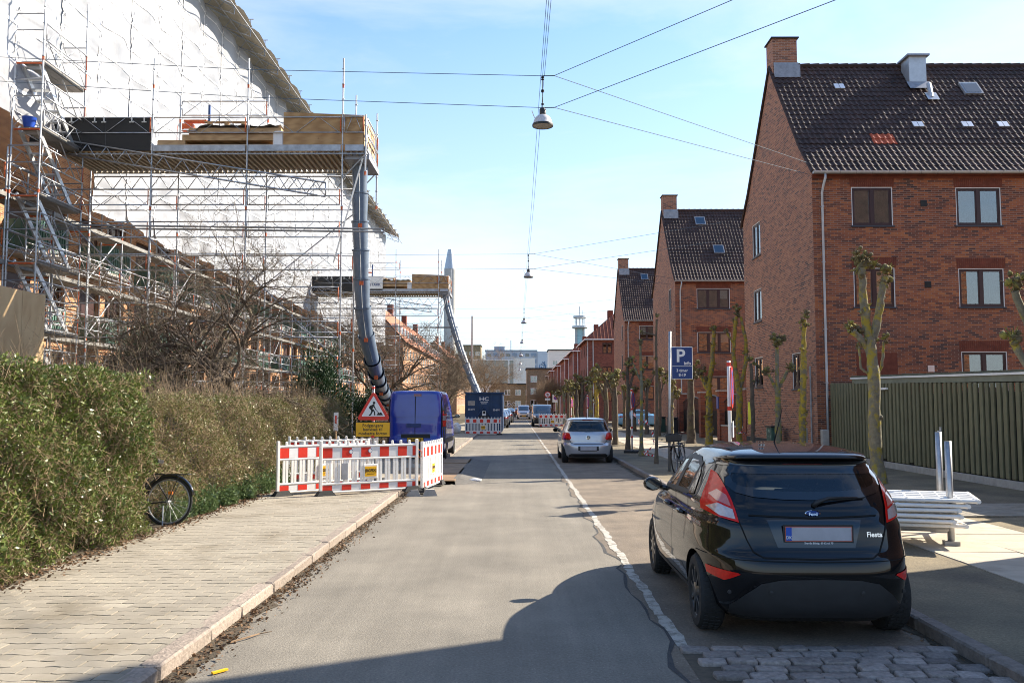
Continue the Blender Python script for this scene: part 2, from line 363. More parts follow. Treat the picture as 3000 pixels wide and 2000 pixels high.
# kerbs: a bed plus single stones
def kerb(name, x0, x1, lengths, y0, y1, ztop, m, face):
    bed = MB(); bed.box((x0+.02, -30, -.05), (x1-.02, 330, ztop-.035)); o = tag(bed.build(name, M_['concrete']), kind='structure')
    y = y0; far = MB(); k = 0
    while y < y1:
        l = rng.uniform(*lengths); f = rng.uniform(-.008,.008); dz = rng.uniform(-.006,.006)
        mbk = MB(); mbk.rbox((x0+f, y+.006, -.04), (x1+f*.5, y+l-.006, ztop+dz), .016)
        for i, v in enumerate(mbk.v): mbk.v[i] = (v[0]+rng.uniform(-.006,.006), v[1]+rng.uniform(-.004,.004), v[2]+rng.uniform(-.004,.004))
        if y < 75: mbk.build('kerb_stone', m, o)
        else: far.v, far.f, far.m = (far.add(mbk.v, mbk.f), far.v, far.f, far.m)[1:]
        y += l
    if far.f: tag(far.build('far_kerb_stones', m, o), kind='stuff')
    return o
kerb('kerb_left', -2.56, -2.4, (.75, 1.35), 4.2, 200, .105, M_['granite'], 1)
kerb('kerb_right', 3.3, 3.43, (.8, 1.4), 4.2, 200, .11, M_['granite_dark'], -1)

# left pavement: wavy interlocking pavers on a dark bed
pv = sheet('pavement_left', -5.35, -2.55, -30, 330, .0945, mat('joint sand', (.05,.041,.03), 1, 0, .3, 20))
pw, pd = .225, .148
def paver_mesh(sg):
    a = .014*sg; g = .0042
    top = [(g,g),(pw*.25,g+a),(pw*.75,g-a),(pw-g,g),(pw-g,pd-g),(pw*.75,pd-g-a),(pw*.25,pd-g+a),(g,pd-g)]
    c = [(x+(.0012 if x < pw/2 else -.0012), y+(.0015 if y < pd/2 else -.0015)) for x, y in top]
    mb = MB(); n = 8; v = [(x,y,.07) for x,y in top]+[(x,y,.101) for x,y in top]+[(x,y,.102) for x,y in c]
    fs = [(k,(k+1)%n,n+(k+1)%n,n+k) for k in range(n)]+[(n+k,n+(k+1)%n,2*n+(k+1)%n,2*n+k) for k in range(n)]+[tuple(range(2*n,3*n))]
    return mb.add(v, fs).mesh(M_['paver'], name='paver')
pms = [paver_mesh(1), paver_mesh(-1)]; pm = pms[0]; cnt = 0
pvs2 = [np.array([v.co[:] for v in q.vertices]) for q in pms]; pvs = pvs2[0]; pfs = [list(p.vertices) for p in pm.polygons]
Vs = []; Fs = []; row = 0; y = 4.9
while y < 48:
    for c in range(13):
        x = -5.42 + c*pw + (pw/2 if row % 2 else 0)
        half = x+pw > -2.43
        if half and x+pw*.5 > -2.43: continue
        fx = .5 if half else 1.
        dz = rng.uniform(-.002,.002)
        if cnt < 300: inst('paver', pms[row % 2], pv, (x, y, dz), (rng.uniform(-.006,.006), rng.uniform(-.006,.006), 0), (fx,1,1)); cnt += 1
        else:
            b = len(Vs)*len(pvs); Vs.append(pvs2[row % 2]*[fx,1,1]+[x,y,dz]); Fs += [[b+k for k in f] for f in pfs]
    y += pd; row += 1
me = bpy.data.meshes.new('far_pavers'); me.from_pydata(np.concatenate(Vs).tolist(), [], Fs); me.materials.append(M_['paver'])
tag(inst('far_pavers', me, pv), kind='stuff')
tag(sheet('far_pavement', -5.35, -2.57, 48, 330, .1, M_['paver']), kind='structure')

# right side: dirt verge, flagstone walk, crossing strips
def rough_ground(name, x0, x1, y0, y1, z, m, nx, ny, amp):
    X, Y = np.meshgrid(np.linspace(x0,x1,nx), np.linspace(y0,y1,ny)); Z = z + amp*(np.sin(X*2.1+Y*.7)+np.sin(Y*1.7-X)*.7+nrg.normal(size=X.shape)*.35)
    Z[:,0] = z; Z[:,-1] = z; V = np.stack([X,Y,Z], -1).reshape(-1,3); i = np.arange(nx*ny).reshape(ny,nx)
    F = np.stack([i[:-1,:-1],i[:-1,1:],i[1:,1:],i[1:,:-1]], -1).reshape(-1,4)
    return tag(inst(name, np_mesh(name, V, F, m, True)), kind='structure')
rough_ground('verge', 3.42, 5.0, 3, 70, .095, M_['dirt'], 10, 220, .006)
sheet('far_verge', 3.42, 10.45, 70, 330, .095, M_['dirt'])
rough_ground('bank', 7.0, 10.45, 3, 70, .10, M_['dirt'], 14, 220, .012)
fp = sheet('footway', 5.0, 7.0, 3, 70, .086, mat('footway bed', (.10,.085,.06), 1, 0, .2, 10))
fl = MB(); fl.rbox((.004,.004,0), (.992,.596,.022), .004); flm = fl.mesh(M_['flag'], name='flagstone')
for k in range(112):
    for c in range(2): inst('flagstone', flm, fp, (5.0+c, 3+.6*k+(0.3 if c else 0), .083+rng.uniform(-.002,.002)), (rng.uniform(-.004,.004), rng.uniform(-.004,.004), 0))
sp = MB(); sp.rbox((.002,.002,0), (.198,.098,.03), .004); spm = sp.mesh(M_['paver'], name='block'); far = 0
cs = sheet('crossing_strip', 7.02, 10.45, 14.1, 15.9, .118, mat('strip bed', (.1,.09,.07), 1, 0, .2, 10))
for r in range(18):
    for c in range(17): inst('block', spm, cs, (7.02+c*.2+(0 if r % 2 else -.0), 14.1+r*.1, .1+rng.uniform(-.002,.002)))
# cobbles behind the parked car
cb = sheet('cobble_strip', 1.24, 3.3, 4.9, 6.93, .003, mat('cobble joint soil', (.085,.068,.048), 1, 0, .3, 20))
def cobble_mesh(seed):
    r_ = random.Random(seed); mb = MB(); n = 12; rings = []; cn = [(.72,-1),(.94,-.9),(1,-.6),(1,.6),(.94,.9),(.72,1),(-.72,1),(-.94,.9),(-1,.6),(-1,-.6),(-.94,-.9),(-.72,-1)]; cn = [(a*r_.uniform(.95,1.03),b*r_.uniform(.95,1.03)) for a,b in cn]
    for z, s in ((-.02,1.),(.014,1.),(.024,.965),(.028,.90),(.027,.45)):
        rings.append([(s*.108*a, s*.072*b, z+r_.uniform(-.002,.002)) for a, b in cn])
    v = [p for q in rings for p in q]; fs = [(i*n+k,i*n+(k+1)%n,(i+1)*n+(k+1)%n,(i+1)*n+k) for i in range(4) for k in range(n)]+[tuple(range(4*n,5*n))]
    return mb.add(v, fs).mesh(M_['cobble'], 50, 'cobble')
cms = [cobble_mesh(k) for k in range(6)]
for r in range(12):
    yy = 6.85-r*.163
    xs = 1.30 + (r/12.)*.34
    x = xs+(.115 if r % 2 else 0)+.05
    while x < 3.26:
        l = rng.uniform(.88,1.12); inst('cobble', rng.choice(cms), cb, (x, yy+rng.uniform(-.006,.006), .004+rng.uniform(-.007,.006)), (rng.uniform(-.07,.07), rng.uniform(-.06,.06), rng.uniform(-.04,.04)+(math.pi if rng.random() < .5 else 0)), (l, rng.uniform(.94,1.03), 1)); x += .232*l
# soil and dead leaves washed into the gutters and hedge foot
def litter(name, n, fx, fy, z, m, size):
    P = np.stack([fx(n), fy(n), np.full(n, z)+nrg.uniform(0,.012,n)], -1); D = unit(n); D[:,2] *= .35
    V, F = np_leaves(P, D, nrg.uniform(*size, n), .6); return tag(inst(name, np_mesh(name, V, F, m)), kind='stuff')
M_['litter'] = leaf_mat('dead leaves', [(.3,(.06,.035,.018)),(.55,(.16,.09,.045)),(.75,(.32,.22,.12))], .8, 40., .1)
litter('gutter_litter', 2600, lambda n: -2.38+np.abs(nrg.normal(0,.11,n)), lambda n: 4.5+nrg.gamma(1.6,5.,n), .004, M_['litter'], (.012,.05))
litter('hedge_litter', 5200, lambda n: -5.12+np.abs(nrg.normal(0,.17,n)), lambda n: nrg.uniform(5,24,n), .105, M_['litter'], (.015,.055))
litter('kerb_litter', 700, lambda n: 3.27-np.abs(nrg.normal(0,.1,n)), lambda n: nrg.uniform(5.5,22,n), .004, M_['litter'], (.01,.04))
def soil_strip(name, x0, side, w, z, y0, y1):
    mb = MB(); prev = None; y = y0
    while y < y1:
        e = (x0+side*w*rng.uniform(.35,1.25), y)
        if prev: mb.quad((x0,prev[1],z),(prev[0],prev[1],z),(e[0],e[1],z),(x0,e[1],z)) if side > 0 else mb.quad((prev[0],prev[1],z),(x0,prev[1],z),(x0,e[1],z),(e[0],e[1],z))
        prev = e; y += rng.uniform(.1,.28)
    return tag(mb.build(name, M_['gutter']), kind='structure')
M_['gutter'] = two_tone('gutter soil', (.10,.078,.052), (.05,.04,.028), 50., 6., 1, .8, 80.)
soil_strip('gutter_soil', -2.41, 1, .17, .006, 4, 26)
soil_strip('hedge_foot_soil', -5.36, 1, .42, .107, 3, 24)
soil_strip('kerb_foot_soil', 3.31, -1, .14, .006, 4, 30)
# a snapped twig, cigarette-length sticks and a yellow plastic strip in the gutter
tw = MB(); tw.path([(-2.23,7.05,.012),(-2.12,7.2,.02),(-2.08,7.32,.012),(-1.99,7.36,.02)], [.008,.007,.005,.003], 5)
tag(tw.build('fallen_twig', mat('twig bark', (.25,.16,.09), .9)), 'crooked brown twig lying in the gutter by the left kerb', 'twig')
st = MB(); st.box((-.014,-.06,0), (.014,.06,.012)); o = st.build('plastic_strip', M_['yellow_sign'], None, loc=(-2.06,6.3,.008)); o.rotation_euler = (0,0,R(-38)); tag(o, 'short yellow plastic strip lying in the left gutter', 'litter')
st = MB(); st.box((-.16,-.012,0), (.16,.012,.012)); o = st.build('metal_strip', M_['alu'], None, loc=(3.02,6.86,.008)); o.rotation_euler = (0,0,R(20)); tag(o, 'thin pale metal strip by the kerb behind the black car', 'litter')
# ---------------------------------------------------------------- walls with openings, windows, roofs
M_['brick_red'] = brick_mat('dark red brick', [(.16,(.045,.027,.024)),(.32,(.15,.048,.027)),(.52,(.27,.078,.032)),(.68,(.345,.10,.034)),(.85,(.46,.155,.048))], (.30,.185,.135), gamt=.35)
M_['brick_gable'] = brick_mat('bounce lit red brick', [(.18,(.075,.042,.034)),(.34,(.22,.09,.053)),(.55,(.335,.13,.068)),(.8,(.44,.185,.092))], (.40,.26,.195), grime=(.30,.20,.17), gamt=.4)  # paler copy of the facade brick, bounced light on the gable put into its colour
M_['brick_orange'] = brick_mat('orange brick', [(.2,(.19,.065,.026)),(.42,(.38,.15,.055)),(.62,(.46,.20,.078)),(.85,(.52,.26,.115))], (.46,.36,.26), gamt=.25)
M_['brick_far'] = brick_mat('far red brick', [(.2,(.10,.028,.022)),(.5,(.21,.055,.035)),(.8,(.27,.08,.05))], (.24,.13,.1), gamt=.2)
M_['brick_pillar'] = brick_mat('orange red brick', [(.2,(.14,.035,.02)),(.5,(.25,.065,.026)),(.8,(.31,.09,.035))], (.16,.08,.06), gamt=.25)
M_['plinth'] = mat('tarred plinth', (.035,.036,.036), .85, 0, .25, 3)
def tile_mat(name, c1, c2, moss, rn):
    m, t, b, N, K = nodes(name); g = N('NewGeometry'); oi = N('ObjectInfo')
    n = N('TexNoise', Scale=2.2, Detail=8., Roughness=.7); K(g.outputs['Position'], n.inputs['Vector']); rp = ramp(N, [(.35, c1), (.65, c2)]); K(n.outputs[0], rp.inputs[0])
    n2 = N('TexNoise', Scale=7., Detail=6., Roughness=.7); K(g.outputs['Position'], n2.inputs['Vector']); r2 = ramp(N, [(.56,(0,0,0)),(.7,(.7,.7,.7))]); K(n2.outputs[0], r2.inputs[0])
    x = N('MixRGB'); x.inputs[2].default_value = (*moss,1); K(r2.outputs[0], x.inputs[0]); K(rp.outputs[0], x.inputs[1]); c = x.outputs[0]
    mr = N('MapRange', To_Min=1-rn, To_Max=1+rn); K(oi.outputs['Random'], mr.inputs[0]); hs = N('HueSaturation'); K(mr.outputs[0], hs.inputs['Value']); K(c, hs.inputs['Color'])
    K(hs.outputs[0], b.inputs['Base Color']); b.inputs['Roughness'].default_value = .72; b.inputs['Specular IOR Level'].default_value = .3; return m
M_['tile_dark'] = tile_mat('sooty clay tile', (.036,.022,.019), (.078,.044,.036), (.05,.044,.022), .3)
M_['tile_new'] = tile_mat('new red clay tile', (.40,.075,.03), (.48,.10,.045), (.3,.07,.04), .1)
M_['tile_red'] = tile_mat('old red clay tile', (.16,.05,.03), (.26,.085,.045), (.09,.05,.035), .1)
def Rz(a): return Matrix.Rotation(a, 4, 'Z')
def wall(mb, O, rz, w, h, ops, inner=None, reveal=.13, uo=0., m=0, z0=0.):
    U = Rz(rz) @ Vector((1,0,0)); I = Rz(rz) @ Vector((0,1,0)); O = Vector(O); Z = Vector((0,0,1))
    us = sorted({0., w, *[v for o in ops for v in o[:2]]}); vs = sorted({z0, h, *[v for o in ops for v in o[2:4]]})
    P = lambda u, v, d=0.: O + U*u + Z*v + I*d
    for a, b in zip(us, us[1:]):
        for c, d in zip(vs, vs[1:]):
            if any(o[0] <= (a+b)/2 <= o[1] and o[2] <= (c+d)/2 <= o[3] for o in ops): continue
            mb.quad(P(a,c),P(b,c),P(b,d),P(a,d), m, [(a+uo,c),(b+uo,c),(b+uo,d),(a+uo,d)])
    for u0, u1, v0, v1 in [o[:4] for o in ops]:
        r = reveal
        for A, B in (((u0,v0),(u1,v0)),((u1,v0),(u1,v1)),((u1,v1),(u0,v1)),((u0,v1),(u0,v0))):
            mb.quad(P(*A),P(*A,r),P(*B,r),P(*B), m, [(A[0]+A[1],0),(A[0]+A[1],r),(B[0]+B[1],r),(B[0]+B[1],0)])
_win = {}
def window(parent, O, rz, u0, v0, w, h, n=2, fm='brown_frame', trim=True, blind=0., inset=.07, sill='slate_sill', name='window', simple=False):
    key = (round(w,3), round(h,3), n, fm)
    if key not in _win:
        f = MB(); t = .075; mw = .11
        f.box((0,-.03,0),(w,.03,t)); f.box((0,-.03,h-t),(w,.03,h)); f.box((0,-.03,t),(t,.03,h-t)); f.box((w-t,-.03,t),(w,.03,h-t))
        pw_ = (w-2*t-(n-1)*mw)/n
        for k in range(1, n): x = t+k*pw_+(k-1)*mw; f.box((x,-.035,t),(x+mw,.03,h-t))
        for k in range(n):
            x = t+k*(pw_+mw); s = .035
            for lo, hi in (((x,-.022,t),(x+pw_,.022,t+s)),((x,-.022,h-t-s),(x+pw_,.022,h-t)),((x,-.022,t+s),(x+s,.022,h-t-s)),((x+pw_-s,-.022,t+s),(x+pw_,.022,h-t-s))): f.box(lo,hi)
        p = MB(); p.box((0,-.003,0),(pw_-.07,.003,h-2*t-.07))
        sl = MB(); sl.box((-.04,-.12,-.05),(w+.04,.03,-.004))
        tr = MB(); e = .028
        tr.box((-e*.2,-.058,h-e),(w+e*.2,-.036,h)); tr.box((0,-.058,0),(e,-.036,h-e)); tr.box((w-e,-.058,0),(w,-.036,h-e))
        bl = MB(); bl.box((0,0,0),(pw_-.08,.01,1)); rm = MB(); rm.add([(-.3,.035,-.3),(w+.3,.035,-.3),(w+.3,.035,h+.2),(-.3,.035,h+.2),(-.3,1.4,-.3),(w+.3,1.4,-.3),(w+.3,1.4,h+.2),(-.3,1.4,h+.2)],[(4,5,6,7),(0,1,5,4),(1,2,6,5),(2,3,7,6),(3,0,4,7)])
        _win[key] = (f.mesh(M_[fm], name='window'), p.mesh(M_['glass'], name='pane'), sl.mesh(M_[sill], name='sill'), tr.mesh(M_['white_paint'], name='trim'), bl.mesh(M_['blind'], name='blind'), pw_, t, mw, rm.mesh(M_['interior'], name='room'))
    f, p, sl, tr, bl, pw_, t, mw, rm = _win[key]
    U = Rz(rz) @ Vector((1,0,0)); I = Rz(rz) @ Vector((0,1,0))
    o = inst(name, f, parent, Vector(O)+U*u0+I*inset+Vector((0,0,v0)), (0,0,rz))
    for k in range(n): inst('pane', p, o, (t+k*(pw_+mw)+.035, 0, t+.035))
    inst('room', rm, o)
    if not simple: inst('sill', sl, o)
    if trim: inst('trim', tr, o)
    if blind:
        for k in range(n):
            if rng.random() < blind: hh = (h-2*t)*rng.choice((.25,.4,.5,.65)); inst('blind', bl, o, (t+k*(pw_+mw)+.04, .09, h-t-hh), None, (1,1,hh))
    return o
def tile_mesh(m, tw=.208, tl=.385):
    mb = MB(); n = 8; prof = []
    for k in range(n+1):
        u = k/n; z = .036*(.5-.5*math.cos(2*math.pi*min(1,u*1.0)))*(1.0) if u < .62 else .036*(.5-.5*math.cos(2*math.pi*.62))*(1-(u-.62)/.38)
        z = .034*math.sin(math.pi*u/.55)**1.2 if u < .55 else -.006*math.sin(math.pi*(u-.55)/.45)
        prof.append((u*(tw+.012), z))
    v = [(x, 0, z+.040) for x, z in prof]+[(x, tl, z+.008) for x, z in prof]+[(x, 0, z+.018) for x, z in prof]
    fs = [(k,k+1,n+1+k+1,n+1+k) for k in range(n)]+[(2*n+2+k,2*n+2+k+1,k+1,k) for k in range(n)]
    return mb.add(v, fs).mesh(m, 40, 'roof_tile')
tile_d, tile_n = tile_mesh(M_['tile_dark']), tile_mesh(M_['tile_new'])
def roof_tiles(root, prof, x0, x1, near, single=300, red=None):
    """rows of pantiles up a slope given as (y,z) points; the largest ones single, the rest one part"""
    tw, ex = .208, .318
    tv = np.array([v.co[:] for v in tile_d.vertices]); tf = np.array([list(p.vertices) for p in tile_d.polygons])
    seg = []; 
    pts = [Vector((0,y,z)) for y, z in prof]; cum = [0]
    for a, b in zip(pts, pts[1:]): cum.append(cum[-1]+(b-a).length)
    Vs = []; n_s = 0; rows = int(cum[-1]/ex)
    for r in range(rows):
        s = r*ex; i = max(k for k in range(len(cum)-1) if cum[k] <= s+1e-6); tdir = (pts[i+1]-pts[i]).normalized()
        p = pts[i]+tdir*(s-cum[i]); ang = math.atan2(tdir.z, tdir.y); Mx = Matrix.Rotation(ang, 4, 'X')
        c = 0; x = x0
        while x < x1:
            isred = red and r in red[0] and red[1] <= x < red[2]
            dz = rng.uniform(-.006,.006)
            if isred or n_s < single and x < near:
                o = inst('roof_tile', tile_n if isred else tile_d, root, (x, p.y, p.z+dz), (ang, rng.uniform(-.02,.02), rng.uniform(-.012,.012))); n_s += 1
            else:
                mtx = np.array((Matrix.Translation((x, p.y, p.z+dz)) @ Mx @ Matrix.Rotation(rng.uniform(-.02,.02),4,'Y')).to_4x4()); Vs.append(tv @ mtx[:3,:3].T+mtx[:3,3])
            x += tw
    if Vs:
        n = len(Vs); V = np.concatenate(Vs); F = (tf[None]+len(tv)*np.arange(n)[:,None,None]).reshape(-1,4)
        me = np_mesh('roof_tiles', V, F, M_['tile_dark'], True); me.set_sharp_from_angle(angle=R(40)); tag(inst('roof_tiles', me, root), kind='stuff')
def house(X0, Y0, length, label, wins, gwins, detail, D=9.2, eave=9.92, ridge=15.3, blank=None):
    root = empty('brick_house', (X0, Y0, 0), 0, label, 'house', 'gabled brick houses along the street')
    wm, inn = MB(), MB(); ops = [(u,u+w,v,v+h) for u,v,w,h,n in wins]; gops = [(D-u-w,D-u,v,v+h) for u,v,w,h,n in gwins]
    wall(wm, (0,0,0), 0, length, eave, ops, inn, m=0, z0=.0)
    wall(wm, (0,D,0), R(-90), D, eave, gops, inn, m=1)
    wall(wm, (length,D,0), R(180), length, eave, [], m=0)
    wall(wm, (length,0,0), R(90), D, eave, [], m=0)
    gz = [(0,eave),(D,eave),(D/2,ridge)]
    prof = [(-.22,9.80),(1.05,11.02),(D/2,ridge)]
    gp = [(0,eave),(0,9.98),(1.05,11.0),(D/2,ridge-.02),(D-1.05,11.0),(D,9.98),(D,eave)]
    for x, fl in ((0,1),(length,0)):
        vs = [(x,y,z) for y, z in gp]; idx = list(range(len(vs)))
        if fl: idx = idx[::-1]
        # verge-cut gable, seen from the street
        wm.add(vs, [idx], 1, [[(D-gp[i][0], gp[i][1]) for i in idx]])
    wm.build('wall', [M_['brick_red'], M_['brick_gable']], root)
    pl = MB(); pl.box((-.025,-.025,0),(length+.02,D+.02,.52)); pl.build('plinth', M_['plinth'], root)
    # roof body under the tiles, gutter, corbels, downpipe
    rf = MB(); up = [(y,z) for y,z in prof]; dn = [(D-y,z) for y,z in prof[::-1]]
    lower = [(p[0], p[1]) for p in up]+dn[1:]
    vs = [(x,y,z) for x in (-.06,length+.06) for y,z in lower]; n = len(lower)
    fs = [(k,n+k,n+k+1,k+1) for k in range(n-1)]
    rf.add(vs, fs); roof = rf.build('roof', M_['tile_dark'], root)
    if detail: roof_tiles(roof, prof, -.07, length if detail > 1 else 6.6, length, *detail_args[detail])
    rc = MB()
    k = 0.
    while k < (length if detail > 1 else 8): rc.path([(k,D/2,ridge+.035),(k+.42,D/2,ridge+.05)], [.105,.12], 8); k += .38
    rc.build('ridge_tiles', M_['tile_dark'], roof, 40)
    vg = MB(); vg.path([(-.05,y,z-.02) for y,z in lower], .055, 5); vg.build('verge', M_['tile_dark'], roof)
    g = MB(); nseg = 9; gy, gz_, gr = -.30, 9.78, .085
    prev = [(gy-gr*math.cos(math.pi*k/nseg)*1., gz_-gr*math.sin(math.pi*k/nseg)) for k in range(nseg+1)]
    g.add([(x,y,z) for x in (-.05,length) for y,z in prev]+[(x,y,z-.0+.006) for x in (-.05,length) for y,z in [(gy+(p[0]-gy)*.93, gz_+(p[1]-gz_)*.93) for p in prev]],
          [(k,k+1,nseg+1+k+1,nseg+1+k) for k in range(nseg)]+[(2*(nseg+1)+k+1,2*(nseg+1)+k,3*(nseg+1)+k,3*(nseg+1)+k+1) for k in range(nseg)]+[tuple(range(nseg+1))])
    gu = g.build('gutter', M_['zinc'], root, 60)
    if detail > 1:
        for k in range(int(length/.55)): b = MB(); x = .3+k*.55; b.path([(x,gy-gr*1.03,gz_)]+[(x,gy-gr*1.04*math.cos(math.pi*j/8),gz_-gr*1.04*math.sin(math.pi*j/8)) for j in range(1,9)], .007, 4); b.build('bracket', M_['steel_dull'], gu)
    cb_ = MB()
    for k, (d_, z_) in enumerate(((.035,9.60),(.07,9.68))): cb_.box((-.0,-d_,z_),(length,.0,z_+.07))
    cb_.box((0,-.10,9.755),(length,0,9.8)); cb_.build('cornice', M_['brick_plain'], root)
    dp = MB(); dx = .36
    dp.path([(dx,gy,gz_-.08),(dx,gy,9.55),(dx-.03,gy+.1,9.35),(dx-.05,-.085,9.1),(dx-.05,-.085,2),(dx-.05,-.085,.3)], .042, 8); d_ = dp.build('downpipe', M_['zinc'], root, True)
    for z in (8.6,6.7,4.4,2.6): b = MB(); b.box((dx-.10,-.13,z),(dx,.0,z+.03)); b.build('clip', M_['zinc'], d_)
    for u,v,w,h,n in wins:
        window(root, (0,0,0), 0, u, v, w, h, n, blind=.35)
        if detail: lint(root, u, v+h, w)
    for u,v,w,h,n in gwins: window(root, (0,D,0), R(-90), D-u-w, v, w, h, n, blind=.2)
    ch = MB(); cw = .95
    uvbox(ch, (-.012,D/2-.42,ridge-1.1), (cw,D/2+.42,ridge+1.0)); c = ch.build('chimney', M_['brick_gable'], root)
    cp = MB(); cp.box((-.07,D/2-.5,ridge+1.0),(cw+.07,D/2+.5,ridge+1.05)); cp.build('chimney_cap', M_['plinth'], c)
    le = MB(); le.box((.02,D/2-.60,ridge-.62),(cw+.06,D/2-.43,ridge-.12)); le.box((.02,D/2-.45,ridge-.3),(cw+.04,D/2+.45,ridge+.02)); le.build('flashing', M_['lead'], c)
    return root, roof
M_['brick_plain'] = mat('cornice brick', (.17,.045,.024), .9, 0, .35, 5)
def uvbox(mb, lo, hi, m=0):
    (x0,y0,z0),(x1,y1,z1) = lo, hi
    for rz, O, w in ((0,(x0,y0,0),x1-x0),(R(-90),(x0,y1,0),y1-y0),(R(90),(x1,y0,0),y1-y0),(R(180),(x1,y1,0),x1-x0)):
        U = Rz(rz) @ Vector((1,0,0)); O = Vector(O); a, b = O, O+U*w
        mb.quad((a.x,a.y,z0),(b.x,b.y,z0),(b.x,b.y,z1),(a.x,a.y,z1), m, [(0,z0),(w,z0),(w,z1),(0,z1)])
    mb.quad((x0,y0,z1),(x1,y0,z1),(x1,y1,z1),(x0,y1,z1), m, [(0,0),(x1-x0,0),(x1-x0,y1-y0),(0,y1-y0)])
def lint(root, u, v, w):
    mb = MB(); n = max(6, int((w+.1)/.067))
    for k in range(n):
        x = u-.05+(w+.1)*k/n; t = (x-u-w/2)/w*.05
        mb.add([(x+.004,-.012,v+.005),(x+(w+.1)/n-.004,-.012,v+.005),(x+(w+.1)/n-.004+t,-.012,v+.36),(x+.004+t,-.012,v+.36)],[(0,1,2,3)])
    mb.build('lintel', M_['brick_plain'], root)
detail_args = {1: (0, None), 2: (300, ((6,7), 2.45, 3.45))}
W1 = [(1.34,7.97,1.40,1.34,2),(4.9,7.97,1.54,1.32,2),(1.34,5.18,1.40,1.34,2),(4.9,5.18,1.54,1.32,2),(4.9,2.35,1.54,1.32,2),(8.9,7.97,1.54,1.32,2),(8.9,5.18,1.54,1.32,2)]
G1 = [(6.5,8.1,1.2,1.42,2),(6.5,5.35,1.2,1.36,2),(6.5,2.6,1.2,1.26,2),(1.6,2.45,1.0,1.3,2)]
h1, r1_ = house(10.13, 30, 14, 'nearest red brick gabled house, two new orange tiles rows patched in its dark roof', W1, G1, 2)
W2 = [(1.38,8.0,2.1,1.3,3),(1.38,5.2,2.1,1.3,3),(1.9,2.4,1.6,1.3,2)]
G2 = [(1.4,8.1,1.,1.4,2),(1.4,5.3,1.,1.4,2),(6.9,2.6,1.,1.3,2),(1.4,2.5,1.,1.3,2)]
h2, _ = house(10.13, 56.3, 14, 'red brick gabled house in the middle of the three, behind the blue parking sign', W2, G2, 1)
h3, _ = house(10.13, 82.8, 14, 'farthest of the three red brick houses with a gable to the street', W2, G2, 1)
h0, _ = house(10.13, 3.6, 14, 'red brick gabled house at the near end of the row, shading the road', [(1.38,8.0,2.1,1.3,3)], [(1.4,8.1,1.,1.4,2)], 0)
# details on the nearest house
def hpart(name, mb, m, parent=h1, sm=False): return mb.build(name, m, parent, sm)
for x, z, m in ((3.8,8.74,'plinth'),(3.85,5.94,'plinth'),(3.86,3.09,'alu')):
    b = MB(); b.box((x-.11,-.02,z-.11),(x+.11,.0,z+.11))
    for k in range(6): b.box((x-.1,-.03,z-.1+k*.034),(x+.1,-.02,z-.085+k*.034))
    hpart('air_vent', b, M_[m])
b = MB(); b.box((1.36,-.006,2.3),(2.74,.0,3.62)); hpart('walled_up_niche', b, M_['brick_plain'])
def on_roof(x, z):   # a point on the near slope
    return Vector((x, 1.05+(z-11.02)/(15.3-11.02)*3.55, z))
sl_ang = math.atan2(15.3-11.02, 3.55)
p = on_roof(5.43, 14.25)
b = MB(); b.box((5.1,p.y-.1,14.1),(5.76,p.y+.6,15.35)); v_ = hpart('vent_box', b, M_['zinc'])
b = MB(); b.box((5.0,p.y-.22,15.35),(5.86,p.y+.7,15.42)); b.build('vent_cap', M_['lead'], v_)
b = MB(); b.add([(4.98,p.y-.42,13.98),(5.88,p.y-.42,13.98),(5.88,p.y-.1,14.35),(4.98,p.y-.1,14.35)],[(0,1,2,3)]); b.build('flashing', M_['lead'], v_)
b = MB(); b.path([(5.62,p.y-.75,13.5),(5.62,p.y-.55,14.1)], .09, 8); b.add([(5.42,p.y-.92,13.36),(5.86,p.y-.92,13.36),(5.86,p.y-.6,13.74),(5.42,p.y-.6,13.74)],[(0,1,2,3)]); b.build('vent_pipe', M_['zinc'], v_)
b = MB(); Mr = Matrix.Translation(on_roof(7.35, 13.95)) @ Matrix.Rotation(sl_ang,4,'X'); b.box((-.35,-.4,.02),(.35,.4,.12), 0, Mr); s_ = hpart('skylight', b, M_['lead'])
b = MB(); b.box((-.29,-.34,.122),(.29,.34,.128), 0, Mr); b.build('pane', M_['glass'], s_)
for x, z in ((2.35,14.1),(4.55,12.05),(6.35,12.05),(7.65,12.05)):
    Mr = Matrix.Translation(on_roof(x, z)) @ Matrix.Rotation(sl_ang,4,'X'); b = MB()
    b.box((-.19,-.16,.03),(-.01,.16,.085), 0, Mr); b.box((.01,-.16,.03),(.19,.16,.085), 0, Mr); hpart('roof_vent', b, M_['alu'], r1_)
for hh, xx in ((h2, 2.6),(h3, 2.6)):
    for z in (14.4, 12.1):
        Mr = Matrix.Translation(on_roof(xx+(14-z)*.35, z)) @ Matrix.Rotation(sl_ang,4,'X'); b = MB(); b.box((-.35,-.4,.02),(.35,.4,.12), 0, Mr); s_ = b.build('skylight', M_['lead'], hh)
        b = MB(); b.box((-.29,-.34,.122),(.29,.34,.128), 0, Mr); b.build('pane', M_['glass'], s_)
b = MB(); b.path([(-.06,.45,.5),(-.06,.45,3.2)], .03, 6); hpart('standpipe', b, M_['steel_dull'])
b = MB(); b.box((-.03,8.35,1.05),(-.012,8.85,2.0)); hpart('yellow_notice', b, mat('yellow green notice', (.62,.66,.02), .6))
